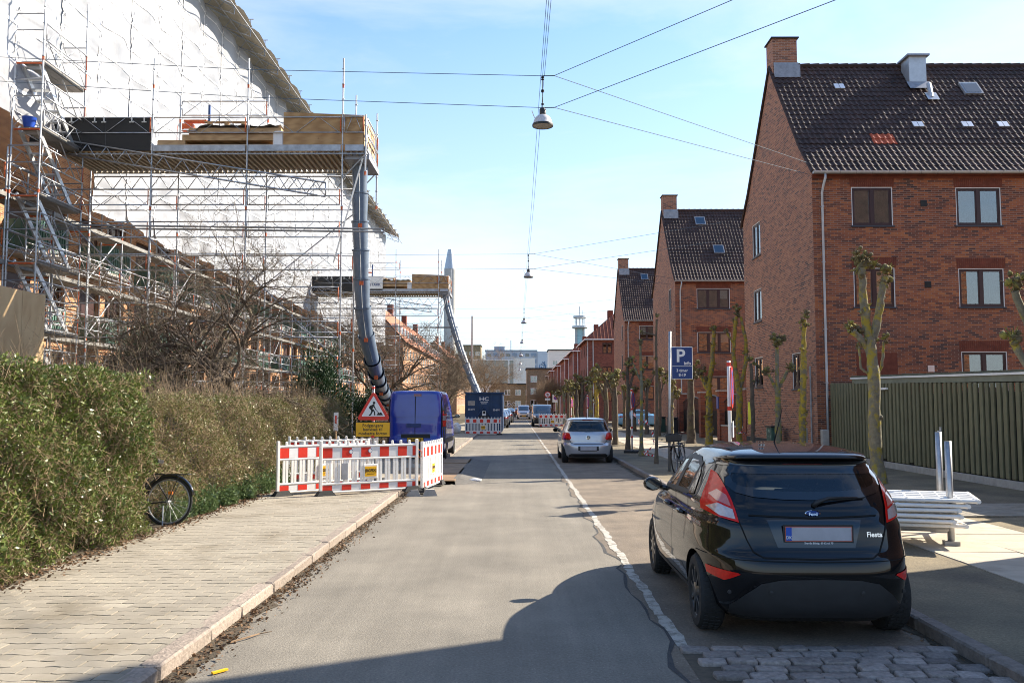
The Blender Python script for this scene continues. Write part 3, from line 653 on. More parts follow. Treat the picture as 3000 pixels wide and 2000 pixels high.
# hip-roofed terrace blocks farther down the right side
def hip_block(X0, Y0, D, label, sx=12, eave=9.7, ridge=15.2):
    root = empty('hip_roofed_block', (X0,Y0,0), 0, label, 'house', 'hip roofed blocks at the far end of the street')
    wm, inn = MB(), MB(); g = []; ym = D-1.4
    while ym > 2: g += [(D-ym, D-ym+1.1, z, z+1.35) for z in (2.2,5.0,7.8)]; ym -= 2.9
    f = [(1.6,2.7,z,z+1.3) for z in (2.3,5.1,7.9)]+[(5.,6.1,z,z+1.3) for z in (2.3,5.1,7.9)]
    wall(wm, (0,0,0), 0, sx, eave, f, inn); wall(wm, (0,D,0), R(-90), D, eave, g, inn)
    wall(wm, (sx,D,0), R(180), sx, eave, []); wall(wm, (sx,0,0), R(90), D, eave, [])
    wm.build('wall', M_['brick_far'], root)
    for u0,u1,v0,v1 in g: window(root, (0,D,0), R(-90), u0, v0, u1-u0, v1-v0, 2, trim=False, simple=True)
    for u0,u1,v0,v1 in f: window(root, (0,0,0), 0, u0, v0, u1-u0, v1-v0, 2, trim=False, simple=True)
    e = .45; hx = sx/2; r = MB()
    v = [(-e,-e,eave-.1),(sx+e,-e,eave-.1),(sx+e,D+e,eave-.1),(-e,D+e,eave-.1),(hx,min(5,D/2-.5),ridge),(hx,max(D-5,D/2+.5),ridge)]
    r.add(v, [(0,1,4),(1,2,5,4),(2,3,5),(3,0,4,5),(3,2,1,0)]); rf = r.build('roof', M_['tile_red'], root)
    # tile courses as raised rolls up the slopes
    tr = MB(); n = int((D+2*e)/.42)
    for k in range(n):
        y = -e+(k+.5)*.42; t = min(1, (y+e)/(v[4][1]+e), (D+e-y)/(D+e-v[5][1])); tr.tube((-e-.02,y,eave-.08),(-e+(hx+e)*t,y,eave-.08+(ridge-eave+.1)*t), .045, 4)
    n = int((sx+2*e)/.42)
    for k in range(n):
        x = -e+(k+.5)*.42; t = min(1, (x+e)/(hx+e), (sx+e-x)/(hx+e)); tr.tube((x,-e-.02,eave-.08),(x,-e+(v[4][1]+e)*t,eave-.08+(ridge-eave+.1)*t), .045, 4)
    tag(tr.build('tile_rolls', M_['tile_red'], rf), kind='stuff')
    b = MB(); b.box((-e-.06,-e-.08,eave-.2),(sx+e,-e,eave-.06)); b.box((-e-.08,-e-.06,eave-.2),(-e,D+e,eave-.06)); b.build('gutter', M_['white_paint'], rf)
    b = MB(); b.path([(-.1,.5,eave-.2),(-.1,.5,.2)], .06, 6); b.path([(.5,-.1,eave-.2),(.5,-.1,.2)], .06, 6); b.build('downpipe', M_['zinc'], root)
    b = MB(); b.box((hx-.4,D*.6-.5,ridge-.6),(hx+.4,D*.6+.5,ridge+1.)); b.build('chimney', M_['brick_plain'], root)
    return root
for (x, y, d), lb in zip(((8.5,104,14),(8.25,126.5,13),(8.2,148,16),(8.2,175,16),(7.9,199,13)),
    ('hip roofed red brick block just beyond the three gabled houses','second hip roofed red brick block down the right side','third hip roofed red brick block down the right side','fourth hip roofed red brick block down the right side','last hip roofed red brick block with a balcony at the street end')):
    hb = hip_block(x, y, d, lb)
b = MB(); b.box((-.9,1.,4.6),(0,3.2,4.75)); b.box((-.9,1.,4.75),(-.85,3.2,5.7)); b.box((-.9,1.,4.75),(0,1.05,5.7)); b.build('balcony', M_['steel_dull'], hb)
# ---------------------------------------------------------------- left block, scaffold, wrapping
M_['green_panel'] = mat('green corrugated panel', (.075,.16,.125), .55, 0, .15, 4)
def sheet_mat():
    m, t, b, N, K = nodes('white scaffold sheeting'); o = t.nodes['Material Output']
    g = N('NewGeometry'); n = N('TexNoise', Scale=1.4, Detail=6., Roughness=.6, Distortion=.8); K(g.outputs['Position'], n.inputs['Vector'])
    r = ramp(N, [(.3,(.31,.32,.345)),(.65,(.40,.405,.42))]); K(n.outputs[0], r.inputs[0]); K(r.outputs[0], b.inputs['Base Color']); b.inputs['Roughness'].default_value = .42
    n3 = N('TexNoise', Scale=1.3, Detail=6., Roughness=.55, Distortion=1.6); K(g.outputs['Position'], n3.inputs['Vector'])
    bp = N('Bump', Strength=.16, Distance=.12); K(n3.outputs[0], bp.inputs['Height']); K(bp.outputs[0], b.inputs['Normal'])
    tl = N('BsdfTranslucent'); tl.inputs[0].default_value = (.6,.6,.62,1); x = N('MixShader'); x.inputs[0].default_value = .22
    K(b.outputs[0], x.inputs[1]); K(tl.outputs[0], x.inputs[2]); K(x.outputs[0], o.inputs[0]); return m
M_['sheet'] = sheet_mat(); M_['seam_band'] = mat('white seam band', (.78,.78,.78), .5, 0, .05, 3)
M_['tent'] = mat('beige roof cover', (.40,.34,.25), .7, 0, .18, 2, .1, 4)
M_['black_sheet'] = mat('black film panel', (.007,.007,.008), .6, 0, .25, 3)
FX = -17.2
lb = empty('apartment_block', (FX, 13, 0), 0, 'long orange brick apartment block with green balconies behind the scaffold', 'building')
wm, inn = MB(), MB(); ops = []; bal = []; wins = []
for k in range(-3, 13):
    yb = 29.3+5.13*k-13
    if yb < .3 or yb > 84: continue
    for z in (1.5,4.3,7.1):
        ops.append((yb+.1,yb+1.8,z+.0,z+2.15)); bal.append((yb,z))
        wins.append((yb+2.35,z+1.05-.0,1.8,1.4)); ops.append((yb+2.35,yb+4.15,z+1.05,z+2.45))
    ops.append((yb+2.6,yb+3.9,.25,.75)); wins.append((yb+2.6,.25,1.3,.5))
wall(wm, (0,0,0), R(90), 88, 12.5, ops, inn, .2)
wm.build('wall', M_['brick_orange'], lb)
for u,v,w,h in wins: window(lb, (0,0,0), R(90), u, v, w, h, 3 if w > 1.5 else 2, trim=False, inset=.14, blind=.3, sill='concrete')
bf = MB(); n = 24
for k in range(n): x0 = 1.95*k/n; bf.box((x0,-.03 if k % 2 else 0,0),(x0+1.95/n,.02,1.02))
bfm = bf.mesh(M_['green_panel'], name='balcony_front'); be = MB()
for k in range(10): be.box((.0 if k % 2 else .02,.12*k,0),(.04,.12*k+.12,1.02))
bem = be.mesh(M_['green_panel'], name='balcony_side'); bs_ = MB(); bs_.box((0,0,-.16),(1.95,1.2,-.0)); bsm = bs_.mesh(M_['concrete'], name='balcony')
dk = MB(); dk.box((0,-.02,0),(1.7,.04,2.15)); dkm = dk.mesh(M_['brown_frame'], name='balcony_door')
for yb, z in bal:
    o = inst('balcony', bsm, lb, (1.2,yb,z-.02), (0,0,R(90)))
    inst('balcony_front', bfm, o, (0,0,0)); inst('balcony_side', bem, o, (0,0,0)); inst('balcony_side', bem, o, (1.91,0,0))
    inst('balcony_door', dkm, lb, (-.16,yb+.1,z), (0,0,R(90)))

# scaffold pieces, shared
BAY = 2.57
M_['beam'] = mat('dull zinc beam', (.36,.38,.41), .5, .5, .3, 4)
M_['deck'] = mat('worn deck planks', (.21,.20,.185), .6, .2, .3, 2)
def guard_mesh(L, h=.5, nz=2, r=.021):
    mb = MB(); mb.tube((.05,0,h),(L-.05,0,h), r, 6); mb.tube((.05,0,0),(L-.05,0,0), r, 6); mb.tube((.06,0,0),(.06,0,h), r*.8, 5, 0); mb.tube((L-.06,0,0),(L-.06,0,h), r*.8, 5, 1)
    for k in range(nz):
        x0 = .06+(L-.12)*k/nz; x1 = .06+(L-.12)*(k+1)/nz; xm = (x0+x1)/2
        mb.tube((x0+.04,0,0),(xm-.05,0,h), r*.55, 4); mb.tube((xm+.05,0,h),(x1-.04,0,0), r*.55, 4)
    return mb.mesh([M_['steel'], M_['orange']], True, 'guard_rail')
g257, g307 = guard_mesh(BAY), guard_mesh(3.07)
def post_mesh(h, r=.027):
    mb = MB(); mb.tube((0,0,0),(0,0,h), r, 8); z = .15; k = 0
    while z < h:
        mb.lathe([(r*1.7,z-.012),(r*1.7,z+.012)], 8)
        if k % 4 == 0 and (k//4) % 2 == 0: mb.lathe([(r*1.2,z-.13),(r*1.3,z-.02)], 8, 1)
        z += .5; k += 1
    return mb.mesh([M_['steel'], M_['orange']], 40, 'post')
dm = MB(); 
for k in range(2): dm.box((.03,.30*k+.01,-.05),(BAY-.03,.30*k+.29,0))
dm.box((.0,-.03,-.03),(BAY,-.005,.10), 0)
dm.box((.0,.0,-.075),(.04,.75,-.03), 1)
deck_m = dm.mesh([M_['deck'], M_['orange']], name='deck')
sc = empty('facade_scaffold', (0,0,0), 0, 'galvanised scaffold standing along the orange brick apartment block', 'scaffold')
p9, p13 = post_mesh(9.4), post_mesh(14.9)
ys = [28.2+BAY*k for k in range(-3, 29)]
for i, y in enumerate(ys):
    inst('post', p9, sc, (-15.0,y,.06)); 
    if y < 70: inst('post', p9, sc, (-15.8,y,.06))
    if i == len(ys)-1: break
    for z in (2.0,4.0,6.0,8.0):
        if y < 82: inst('deck', deck_m, sc, (-15.0,y,z), (0,0,R(90)))
        inst('guard_rail', g257, sc, (-15.03,y,z+.5), (0,0,R(90)))
    inst('guard_rail', g257, sc, (-15.03,y,.5), (0,0,R(90)))
    if y < 60:
        for z in (2.6,4.6,6.6): 
            if rng.random() < .55: inst('guard_rail', g257, sc, (-15.8,y,z), (0,0,R(90)))
    if i % 3 == 1:
        for z in (0,2,4,6):
            b = MB(); b.tube((-15.06,y,z+.2),(-15.06,y+BAY,z+2.2), .021, 5); b.build('brace', M_['steel'], sc)
# stair tower in front of the wrapping
stt = empty('stair_tower', (0,0,0), 0, 'scaffold stair tower at the left edge, rising above its plywood hoarding', 'scaffold')
for x in (-15.0,-14.05):
    for y in (23.06,25.63,28.2):
        if not (x == -15.0): inst('post', p13, stt, (x,y,.06))
        else: inst('post', p13, stt, (x+.06,y+.05,.06))
st_m = MB()
for s in (-.28,.28):
    Md = Matrix.Translation((0,s,0)); ang = math.atan2(2.0,2.2); Lh = math.hypot(2.0,2.2)
    st_m.box((0,-.025,-.08),(Lh,.025,.08), 0, Md @ Matrix.Rotation(-ang,4,'Y'))
st_m.tube((0,.34,1.0),(2.2,.34,3.0), .02, 5)
stringer = st_m.mesh(M_['alu'], name='stair_stringer'); tb = MB(); tb.box((-.11,-.26,-.02),(.11,.26,.02)); tread = tb.mesh(M_['alu'], name='tread')
for lv in range(7):
    z = 2.0*lv
    for x in (-14.0,-15.0+.06): inst('guard_rail', g257, stt, (x,25.63,z+1.0+(lv==6)*-.3), (0,0,R(90))); inst('guard_rail', g257, stt, (x,25.63,z+.1), (0,0,R(90)))
    for y in (25.63,28.2):
        b = MB(); b.tube((-15.0,y,z+1.5),(-14.05,y,z+1.5), .021, 5); b.tube((-15.0,y,z+1.0),(-14.05,y,z+1.0), .021, 5); b.build('cross_rail', M_['steel_dull'], stt)
    if lv < 6:
        o = inst('stair_flight', stringer, stt, (-14.52,28.0,z+.1), (0,0,R(-90)))
        for k in range(8): inst('tread', tread, o, (.14+k*.27,0,.13+k*.25))
    if lv: inst('deck', deck_m, stt, (-14.1,25.63,z+.05), (0,0,R(90)))
hd = MB(); hd.box((-.02,.005,0),(.02,1.215,5.05)); hdm = hd.mesh(wood_mat('hoarding plywood', (.52,.36,.19), (.42,.27,.13), (1.2,1.2,.5), .75, .35), name='board')
ho = empty('plywood_hoarding', (-13.95,18.9,.05), 0, 'tall pale plywood hoarding behind the hedge at the left edge', 'hoarding')
for k in range(6): inst('board', hdm, ho, (0,1.02*1.2*k-.2,rng.uniform(-.06,.06)))
# white sheeting, one wrinkled strip a bay
shr = empty('scaffold_sheeting', (0,0,0), 0, 'white plastic sheeting wrapped round the upper scaffold of the left block', 'sheeting')
sy = [28.2+BAY*k for k in range(-5, 29)]
for i, y in enumerate(sy[:-1]):
    z0 = 10.35 if y < 30 else 8.7; z1 = 21.0; nx, nz = 14, 84
    u = np.linspace(-.025,1.025,nx); zz = np.linspace(z0,z1,nz); Ug, Zg = np.meshgrid(u, zz); Yg = y+Ug*BAY
    d = .12*np.sin(math.pi*Ug)**2*(1+.6*np.sin(Zg*1.3+i*2.1)) + .035*np.sin(Zg*2.1+Ug*5+i*1.7) + .016*np.sin(Zg*5.3-Ug*9+i)
    d *= np.clip(4*Ug*(1-Ug),0,1)**.4
    ph = np.mod(Zg-.2,1.0); d += .05*np.exp(-((ph-.5)/.045)**2)
    ph2 = np.mod(Zg+.8,2.0); d -= .05*np.exp(-((ph2-1)/.06)**2)
    for q in range(7):   # tension creases from tie points
        cy, cz, a = rng.random(), rng.uniform(z0,z1), rng.uniform(-.9,.9); t_ = (Zg-cz)-a*3*(Ug-cy); d += rng.uniform(-.035,.035)*np.exp(-(t_/.07)**2)*np.exp(-((Ug-cy)/.4)**2)*np.clip(4*Ug*(1-Ug),0,1)**.4
    lowd = np.clip(1-(Zg-z0)/.9,0,1); d += lowd*(.10*np.sin(Ug*7+i)+.05*np.sin(Ug*17+i*2)); d += nrg.normal(0,.006,d.shape)
    Zg = Zg + lowd*(.10*np.sin(Ug*3.14+i*2.)-.14*np.sin(math.pi*Ug))
    X = -14.88+d+(.012 if i % 2 else 0); V = np.stack([X,Yg,Zg],-1).reshape(-1,3); idx = np.arange(nx*nz).reshape(nz,nx)
    F = np.stack([idx[:-1,:-1],idx[:-1,1:],idx[1:,1:],idx[1:,:-1]],-1).reshape(-1,4)
    o = inst('sheet_panel', np_mesh('sheet_panel', V, F, M_['sheet'], True), shr)
    b = MB()
    for k in range(int(z1-z0)*2): b.cbox((-14.80,y+.02+rng.uniform(-.02,.02),z0+.3+k*.5), (.02,.05,.1))
    tag(b.build('ties', M_['lead'], o), kind='stuff')
    jv = min(range(nx), key=lambda q: abs(u[q]-1)); V3 = V.reshape(nz,nx,3); b = MB()
    for q in range(nz-1): a_, b_ = V3[q,0], V3[q+1,0]; b.quad((a_[0]+.016,a_[1]-.01,a_[2]),(a_[0]+.016,a_[1]+.09,a_[2]),(b_[0]+.016,b_[1]+.09,b_[2]),(b_[0]+.016,b_[1]-.01,b_[2]))
    b.build('seam_band', M_['seam_band'], o)
    zs = z0+.9
    while zs < z1-.2:
        q = int((zs-z0)/(z1-z0)*(nz-1)); b = MB(); hw_ = .035 if round(zs*2) % 2 else .05
        for c in range(nx-1): a_, b_ = V3[q,c], V3[q,c+1]; b.quad((a_[0]+.014,a_[1],a_[2]-hw_),(b_[0]+.014,b_[1],b_[2]-hw_),(b_[0]+.012,b_[1],b_[2]+hw_),(a_[0]+.012,a_[1],a_[2]+hw_))
        b.build('seam_band', M_['seam_band'], o); zs += 1.0
# loose flap behind the first platform and the temporary roof edge
b = MB(); b.add([(-14.7,29.6,10.5),(-14.6,32.4,10.5),(-14.75,31.4,12.1),(-14.8,29.9,12.9),(-14.2,31.0,11.2)], [(0,1,4),(1,2,4),(2,3,4),(3,0,4)]); b.build('loose_flap', M_['sheet'], shr, True)
tr = empty('temporary_roof', (0,0,0), 0, 'beige temporary roof edge with lattice brackets above the white sheeting', 'roof')
br = MB()
nx = 9; u = np.linspace(0,1,nx)
for i, y in enumerate(sy[:-1]):
    Ug, Sg = np.meshgrid(np.linspace(0,1,8), np.linspace(0,1,nx)); X = -13.35-6.2*Sg; Z = 20.9+3.3*Sg**1.1+.22*np.sin(math.pi*Ug)*(1-.4*Sg)+nrg.normal(0,.012,X.shape)
    V = np.stack([X,y+Ug*BAY,Z],-1).reshape(-1,3); idx = np.arange(8*nx).reshape(nx,8); F = np.stack([idx[:-1,:-1],idx[:-1,1:],idx[1:,1:],idx[1:,:-1]],-1).reshape(-1,4)
    inst('roof_cover', np_mesh('roof_cover', V, F, M_['tent'], True), tr)
br.tube((0,0,0),(-5.,0,2.75), .03, 5); br.tube((0,0,-.35),(-2.2,0,.5), .025, 5); br.tube((0,0,-.35),(0,0,.55), .025, 5); br.tube((-.15,0,.55),(.15,0,.55), .025, 4)
for k in range(4): br.tube((-.5*k,0,.27*k),(-.5*k-.3,0,-.35+.2*k+.1), .016, 4)
br.tube((.1,0,-.1),(.1,BAY,-.1), .028, 5); br.tube((-.75,0,.12),(-.75,BAY,.12), .028, 5)
brm = br.mesh(M_['steel_dull'], name='bracket')
for i, y in enumerate(sy): inst('bracket', brm, tr, (-13.45,y,20.8))
# loading platforms reaching over the pavement
def platform(dy, label, cat='platform'):
    root = empty('loading_platform', (-14.8, 28+dy, 0), 0, label, cat, 'timber loading platforms over the pavement')
    Z = 10.0; xs = [0,3.07,6.14,9.21]; D = 2.3
    pf = post_mesh(13.0); 
    for x in xs:
        for y in (0,D): inst('post', pf if x else post_mesh(12.6), root, (x,y,.06+(-.4 if y else 0)))
    inst('post', post_mesh(3.4), root, (9.95,D,8.6)); inst('post', post_mesh(2.0), root, (9.95,0,9.2))
    b = MB(); b.box((.1,.05,Z),(9.9,D-.05,Z+.05)); dk_ = b.build('deck', M_['timber'], root)
    rb = MB(); rb.box((-.035,.03,-.1),(.035,D-.03,0)); rbm = rb.mesh(M_['steel_rib'], name='deck_rib')
    for k in range(54): inst('deck_rib', rbm, dk_, (.2+k*.182,0,Z-.004))
    for k, x in enumerate(xs[1:3]):
        b = MB(); b.box((x+.05,-.05,Z),(x+3.02,-.02,Z+.2)); b.build('edge_beam', M_['beam'], root)
    b = MB(); b.box((9.3,-.05,Z),(9.9,-.02,Z+.2)); b.box((9.92,0,Z-.05),(9.97,D,Z+.2)); b.build('edge_beam', M_['beam'], root)
    b = MB(); b.box((.1,-.02,Z-.10),(9.9,.03,Z-.06), 0); b.build('bearer', M_['steel_dull'], root)
    b = MB(); b.box((.1,D-.03,Z-.12),(9.9,D+.02,Z-.06), 0); b.build('bearer', M_['steel_dull'], root)
    for i, x in enumerate(xs[:3]):
        for z in ((Z+.6,) if i != 1 else (Z+.6,Z+1.95)): inst('guard_rail', g307, root, (x,-.045 if z < Z+1.5 else D,z))
    inst('guard_rail', guard_mesh(.72,.52,1), root, (9.22,-.05,Z+.6))
    for z in (Z+.05,Z+.6): inst('guard_rail', guard_mesh(D,.5), root, (9.99,0,z), (0,0,R(90)))
    # black film screens on the left bay
    for k in range(2): b = MB(); b.box((.1+1.47*k,-.015,Z+.02),(1.56+1.47*k,.01,Z+1.13)); b.build('black_screen', M_['black_sheet'], root)
    b = MB(); b.box((-.9,.0,Z+.25),(.05,.03,Z+1.05)); b.build('black_screen', M_['black_sheet'], root)
    for x in (.45,1.2,1.5,2.4,2.8): b = MB(); b.box((x,-.07,Z+.93),(x+.03,-.03,Z+1.13)); b.box((x-.06,-.07,Z+.93),(x+.09,-.05,Z+.96)); b.build('clip', M_['white_plastic'], root)
    # plywood box at the street end
    b = MB(); b.add([(7.3,-.012,Z+.19),(9.88,-.012,Z+.19),(9.88,-.012,Z+1.18),(7.3,-.012,Z+1.28),(7.3,.012,Z+.19),(9.88,.012,Z+.19),(9.88,.012,Z+1.18),(7.3,.012,Z+1.28)],[(0,1,2,3),(7,6,5,4),(3,2,6,7),(0,3,7,4),(1,5,6,2)]); b.build('plywood_side', M_['plywood'], root)
    b = MB(); b.box((9.86,.02,Z+.05),(9.9,D,Z+1.18)); b.build('plywood_end', M_['timber'], root)
    b = MB(); b.box((7.3,D-.03,Z+.05),(9.86,D,Z+1.2)); b.box((7.3,0.02,Z+.2),(7.34,.1,Z+1.24)); b.build('plywood_back', M_['plywood'], root)
    b = MB(); b.box((9.25,.15,Z-.22),(10.05,D-.1,Z-.05)); b.build('hopper_floor', M_['lead'], root)
    # lattice girders
    def girder(a, b_, h, name='lattice_girder'):
        mb = MB(); a, b_ = Vector(a), Vector(b_); mb.tube(a,b_,.028,6); mb.tube(a-Vector((0,0,h)),b_-Vector((0,0,h)),.028,6); n = 14; u0 = a
        for k in range(n):
            p0 = a.lerp(b_,k/n); p1 = a.lerp(b_,(k+.5)/n); p2 = a.lerp(b_,(k+1)/n); d = Vector((0,0,h)); mb.tube(p0-d,p1,.016,4); mb.tube(p1,p2-d,.016,4)
        mb.tube(a,a-d,.02,5); mb.tube(b_,b_-d,.02,5); return mb.build(name, M_['steel'], root, True)
    girder((.1,-.08,Z+.38),(8.7,-.08,8.95),.45); girder((.1,D+.08,Z-.2),(9.2,D+.08,Z-.2),.45)
    # bracing wall below
    for i, x in enumerate(xs[:3]):
        for j, z in enumerate((8.25,7.2,6.15,5.1,4.0,2.9,1.8,.8)):
            inst('guard_rail', g307, root, (x,-.05,z))
            if j % 2 == 0: inst('guard_rail', g307, root, (x+.0,D+.02,z+.35))
        b = MB(); b.tube((x,D+.03,2+2*i),(x+3.07,D+.03,4.5+2*i), .02, 5); b.build('brace', M_['steel_dull'], root); b = MB(); b.tube((x,-.07,8.2-i),(x+3.07,-.07,5.2-i), .02, 5); b.build('brace', M_['steel_dull'], root)
    b = MB(); b.tube((-.2,-.09,7.6),(10.6,-.09,7.45), .03, 6); b.tube((-.2,-.02,7.52),(10.6,-.02,7.37), .03, 6); b.build('long_tube', M_['steel_dull'], root)
    b = MB(); b.tube((9.85,.1,Z-.2),(8.95,.1,6.4), .03, 6); b.build('raking_strut', M_['alu'], root)
    for y in (.0,D): b = MB(); b.tube((9.21,y,Z-.9),(9.9,y,Z-.15), .024, 5); b.build('strut', M_['steel'], root)
    # small hoist on a mast
    b = MB(); b.tube((4.05,D+.1,Z),(4.05,D+.1,Z+2.35), .05, 8); b.build('hoist_mast', M_['blue_steel'], root)
    b = MB(); b.box((3.2,D-.05,Z+1.7),(4.0,D+.15,Z+1.78)); b.cbox((3.35,D+.05,Z+1.5),(.36,.3,.26)); b.tube((2.95,D+.05,Z+1.6),(2.95,D+.05,Z+.2), .012, 4); b.path([(3.3,D-.1,Z+1.5),(3.6,D-.15,Z+.95),(4.0,D-.1,Z+.8)], .012, 4); b.build('hoist', M_['orange'], root)
    return root
M_['steel_rib'] = mat('deck rib', (.34,.29,.22), .7, .1, .25, 3)
M_['blue_steel'] = mat('blue steel', (.03,.07,.2), .5, .2, .2, 5)
pl1 = platform(0, 'near loading platform on tall scaffold legs, plywood box at its street end')
pl2 = platform(35.3, 'far loading platform on scaffold legs, seen beside the pale chimney stack')
def timber(dy, label):
    root = empty('timber_stack', (-14.8, 28+dy, 10.06), 0, label, 'timber', 'timber stacks on the platforms')
    for x0, x1, z0, z1 in ((3.2,4.1,.0,.34),(4.1,7.0,.0,.2),(4.0,7.1,.32,.52),(4.2,7.2,.55,.74)):
        for k in range(5): b = MB(); b.rbox((x0,.08+.3*k,z0),(x1,.36+.3*k,z1), .008); b.build('beam', M_['timber'], root)
    b = MB(); n = 20; V = [(3.9+3.3*i/(n-1), y, .79+rng.uniform(-.03,.05)-(.18 if y < .05 and i < 4 else 0)) for y in (-.0,.5,1.6) for i in range(n)]
    b.add(V, [(j*n+i,j*n+i+1,(j+1)*n+i+1,(j+1)*n+i) for j in range(2) for i in range(n-1)]); b.build('tarpaulin', M_['lead'], root, True)
    b = MB()
    for k in range(3): b.box((4.8+.55*k,.1,.84),(4.9+.55*k,1.2,.93))
    b.box((4.7,.1,.93),(6.1,.25,.96)); b.box((4.7,.6,.93),(6.1,.75,.96)); b.build('pallet', M_['plywood'], root)
    b = MB(); b.rbox((6.95,-.0,.12),(7.3,.3,.62), .04); b.build('bag', M_['white_film'], root)
    return root
timber(0, 'stack of long timber on the near platform, partly under grey tarpaulin'); timber(35.3, 'stack of timber on the far platform, partly under grey tarpaulin')
sg = empty('builders_banner', (-14.8+3.7,63.25,10.1), 0, 'white banner with blue lettering on the far platform', 'banner')
b = MB(); b.box((0,0,0),(1.5,.02,1.0)); b.build('banner_cloth', M_['white_paint'], sg); b = MB(); b.box((.2,-.008,.3),(.42,0,.5)); b.build('emblem', M_['orange'], sg)
text('lettering', 'STARK', .26, M_['blue_sign'], sg, (.95,-.004,.4))
# rubble chutes, one bucket a part
M_['chute'] = mat('grey blue chute plastic', (.115,.155,.215), .42, 0, .2, 3, 0, 40, col2=(.16,.19,.24), patch=(2,.55,.75))
def chute(pts, r, label):
    pts = [Vector(p) for p in pts]; root = empty('rubble_chute', pts[-1], 0, label, 'chute', 'rubble chutes hanging from the platforms')
    cum = [0]
    for a, b in zip(pts, pts[1:]): cum.append(cum[-1]+(b-a).length)
    def at(s):
        i = max(k for k in range(len(cum)-1) if cum[k] <= s+1e-6); return pts[i].lerp(pts[i+1], (s-cum[i])/(cum[i+1]-cum[i]))
    n = round(cum[-1]/.95); ch = MB(); side = Vector((.03,-r*1.1,0))
    for k in range(n):
        a, b = at(cum[-1]*k/n), at(min(cum[-1], cum[-1]*(k+1.12)/n)); t = (b-a).normalized(); Mx = Matrix.Translation(a) @ t.to_track_quat('Z','Y').to_matrix().to_4x4(); l = (b-a).length
        mb = MB(); mb.lathe([(r*1.13,0),(r*1.13,.05),(r*1.04,.06),(r*.86,l),(r*.83,l),(r*1.0,.06)], 20, 0, Mx, False); o = mb.build('chute_section', M_['chute'], root, 35); o.location = -pts[-1]
        if k % 2 == 0 and k: mb = MB(); mb.cbox((0,0,0),(.13,.012,.13), 0, Matrix.Translation(a-pts[-1]+Vector((.05,-r*1.1,-.2)))); mb.build('repair_tape', M_['orange'], root)
        ch.path([a+side-pts[-1], b+side-pts[-1]], .011, 5)
    ch.build('chain', M_['steel'], root); return root
chute([(-5.2,29.0,9.85),(-5.2,29.1,8.2),(-5.16,29.2,6.5),(-5.12,29.3,5.2),(-5.02,29.6,4.1),(-4.85,30.2,3.2),(-4.98,32.6,2.5),(-4.98,35.6,1.85),(-4.7,36.2,1.4)], .26, 'near grey blue rubble chute bending down behind the blue van')
chute([(-5.1,63.9,9.85),(-4.9,63.7,8.8),(-4.42,63.3,7.2),(-3.86,62.8,5.5),(-3.2,62.0,3.9),(-2.55,61.2,2.4)], .26, 'far rubble chute slanting down into the blue container')

bk = empty('blue_tub', (-14.55,25.9,10.12), 0, 'blue plastic tub on the stair tower landing at the left edge', 'tub'); b = MB(); b.lathe([(.14,0),(.2,.28),(.21,.3),(.19,.3),(.13,.03)], 18); b.build('tub_body', mat('blue tub plastic', (.02,.08,.45), .4), bk, 40)
# ---------------------------------------------------------------- hedges, shrubs, trees
M_['leaf_privet'] = leaf_mat('privet leaf', [(.26,(.03,.055,.010)),(.44,(.085,.125,.024)),(.6,(.17,.195,.048)),(.74,(.28,.24,.075)),(.88,(.34,.18,.055))], .36, 24., .12, .7)
M_['leaf_dry'] = leaf_mat('wintry privet leaf', [(.28,(.045,.06,.014)),(.48,(.12,.135,.034)),(.66,(.22,.20,.062)),(.85,(.32,.20,.07))], .4, 24., .12, .7)
M_['ivy'] = leaf_mat('ivy leaf', [(.3,(.05,.09,.03)),(.55,(.12,.17,.07)),(.8,(.36,.38,.25))], .3, 30.)
M_['conifer'] = leaf_mat('conifer needles', [(.3,(.012,.032,.010)),(.6,(.025,.06,.018)),(.85,(.06,.10,.03))], .6, 14., .1)
M_['twig'] = mat('twigs', (.27,.19,.115), .85, 0, .45, 9.)
M_['twig_dark'] = mat('dark twigs', (.085,.06,.04), .9, 0, .45, 9.)
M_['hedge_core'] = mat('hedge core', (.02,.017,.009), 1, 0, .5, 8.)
def noise2(a, b): return np.sin(a*1.7+b*2.3)*.5+np.sin(a*3.9-b*1.1+1.7)*.3+np.sin(a*8.3+b*6.1)*.2
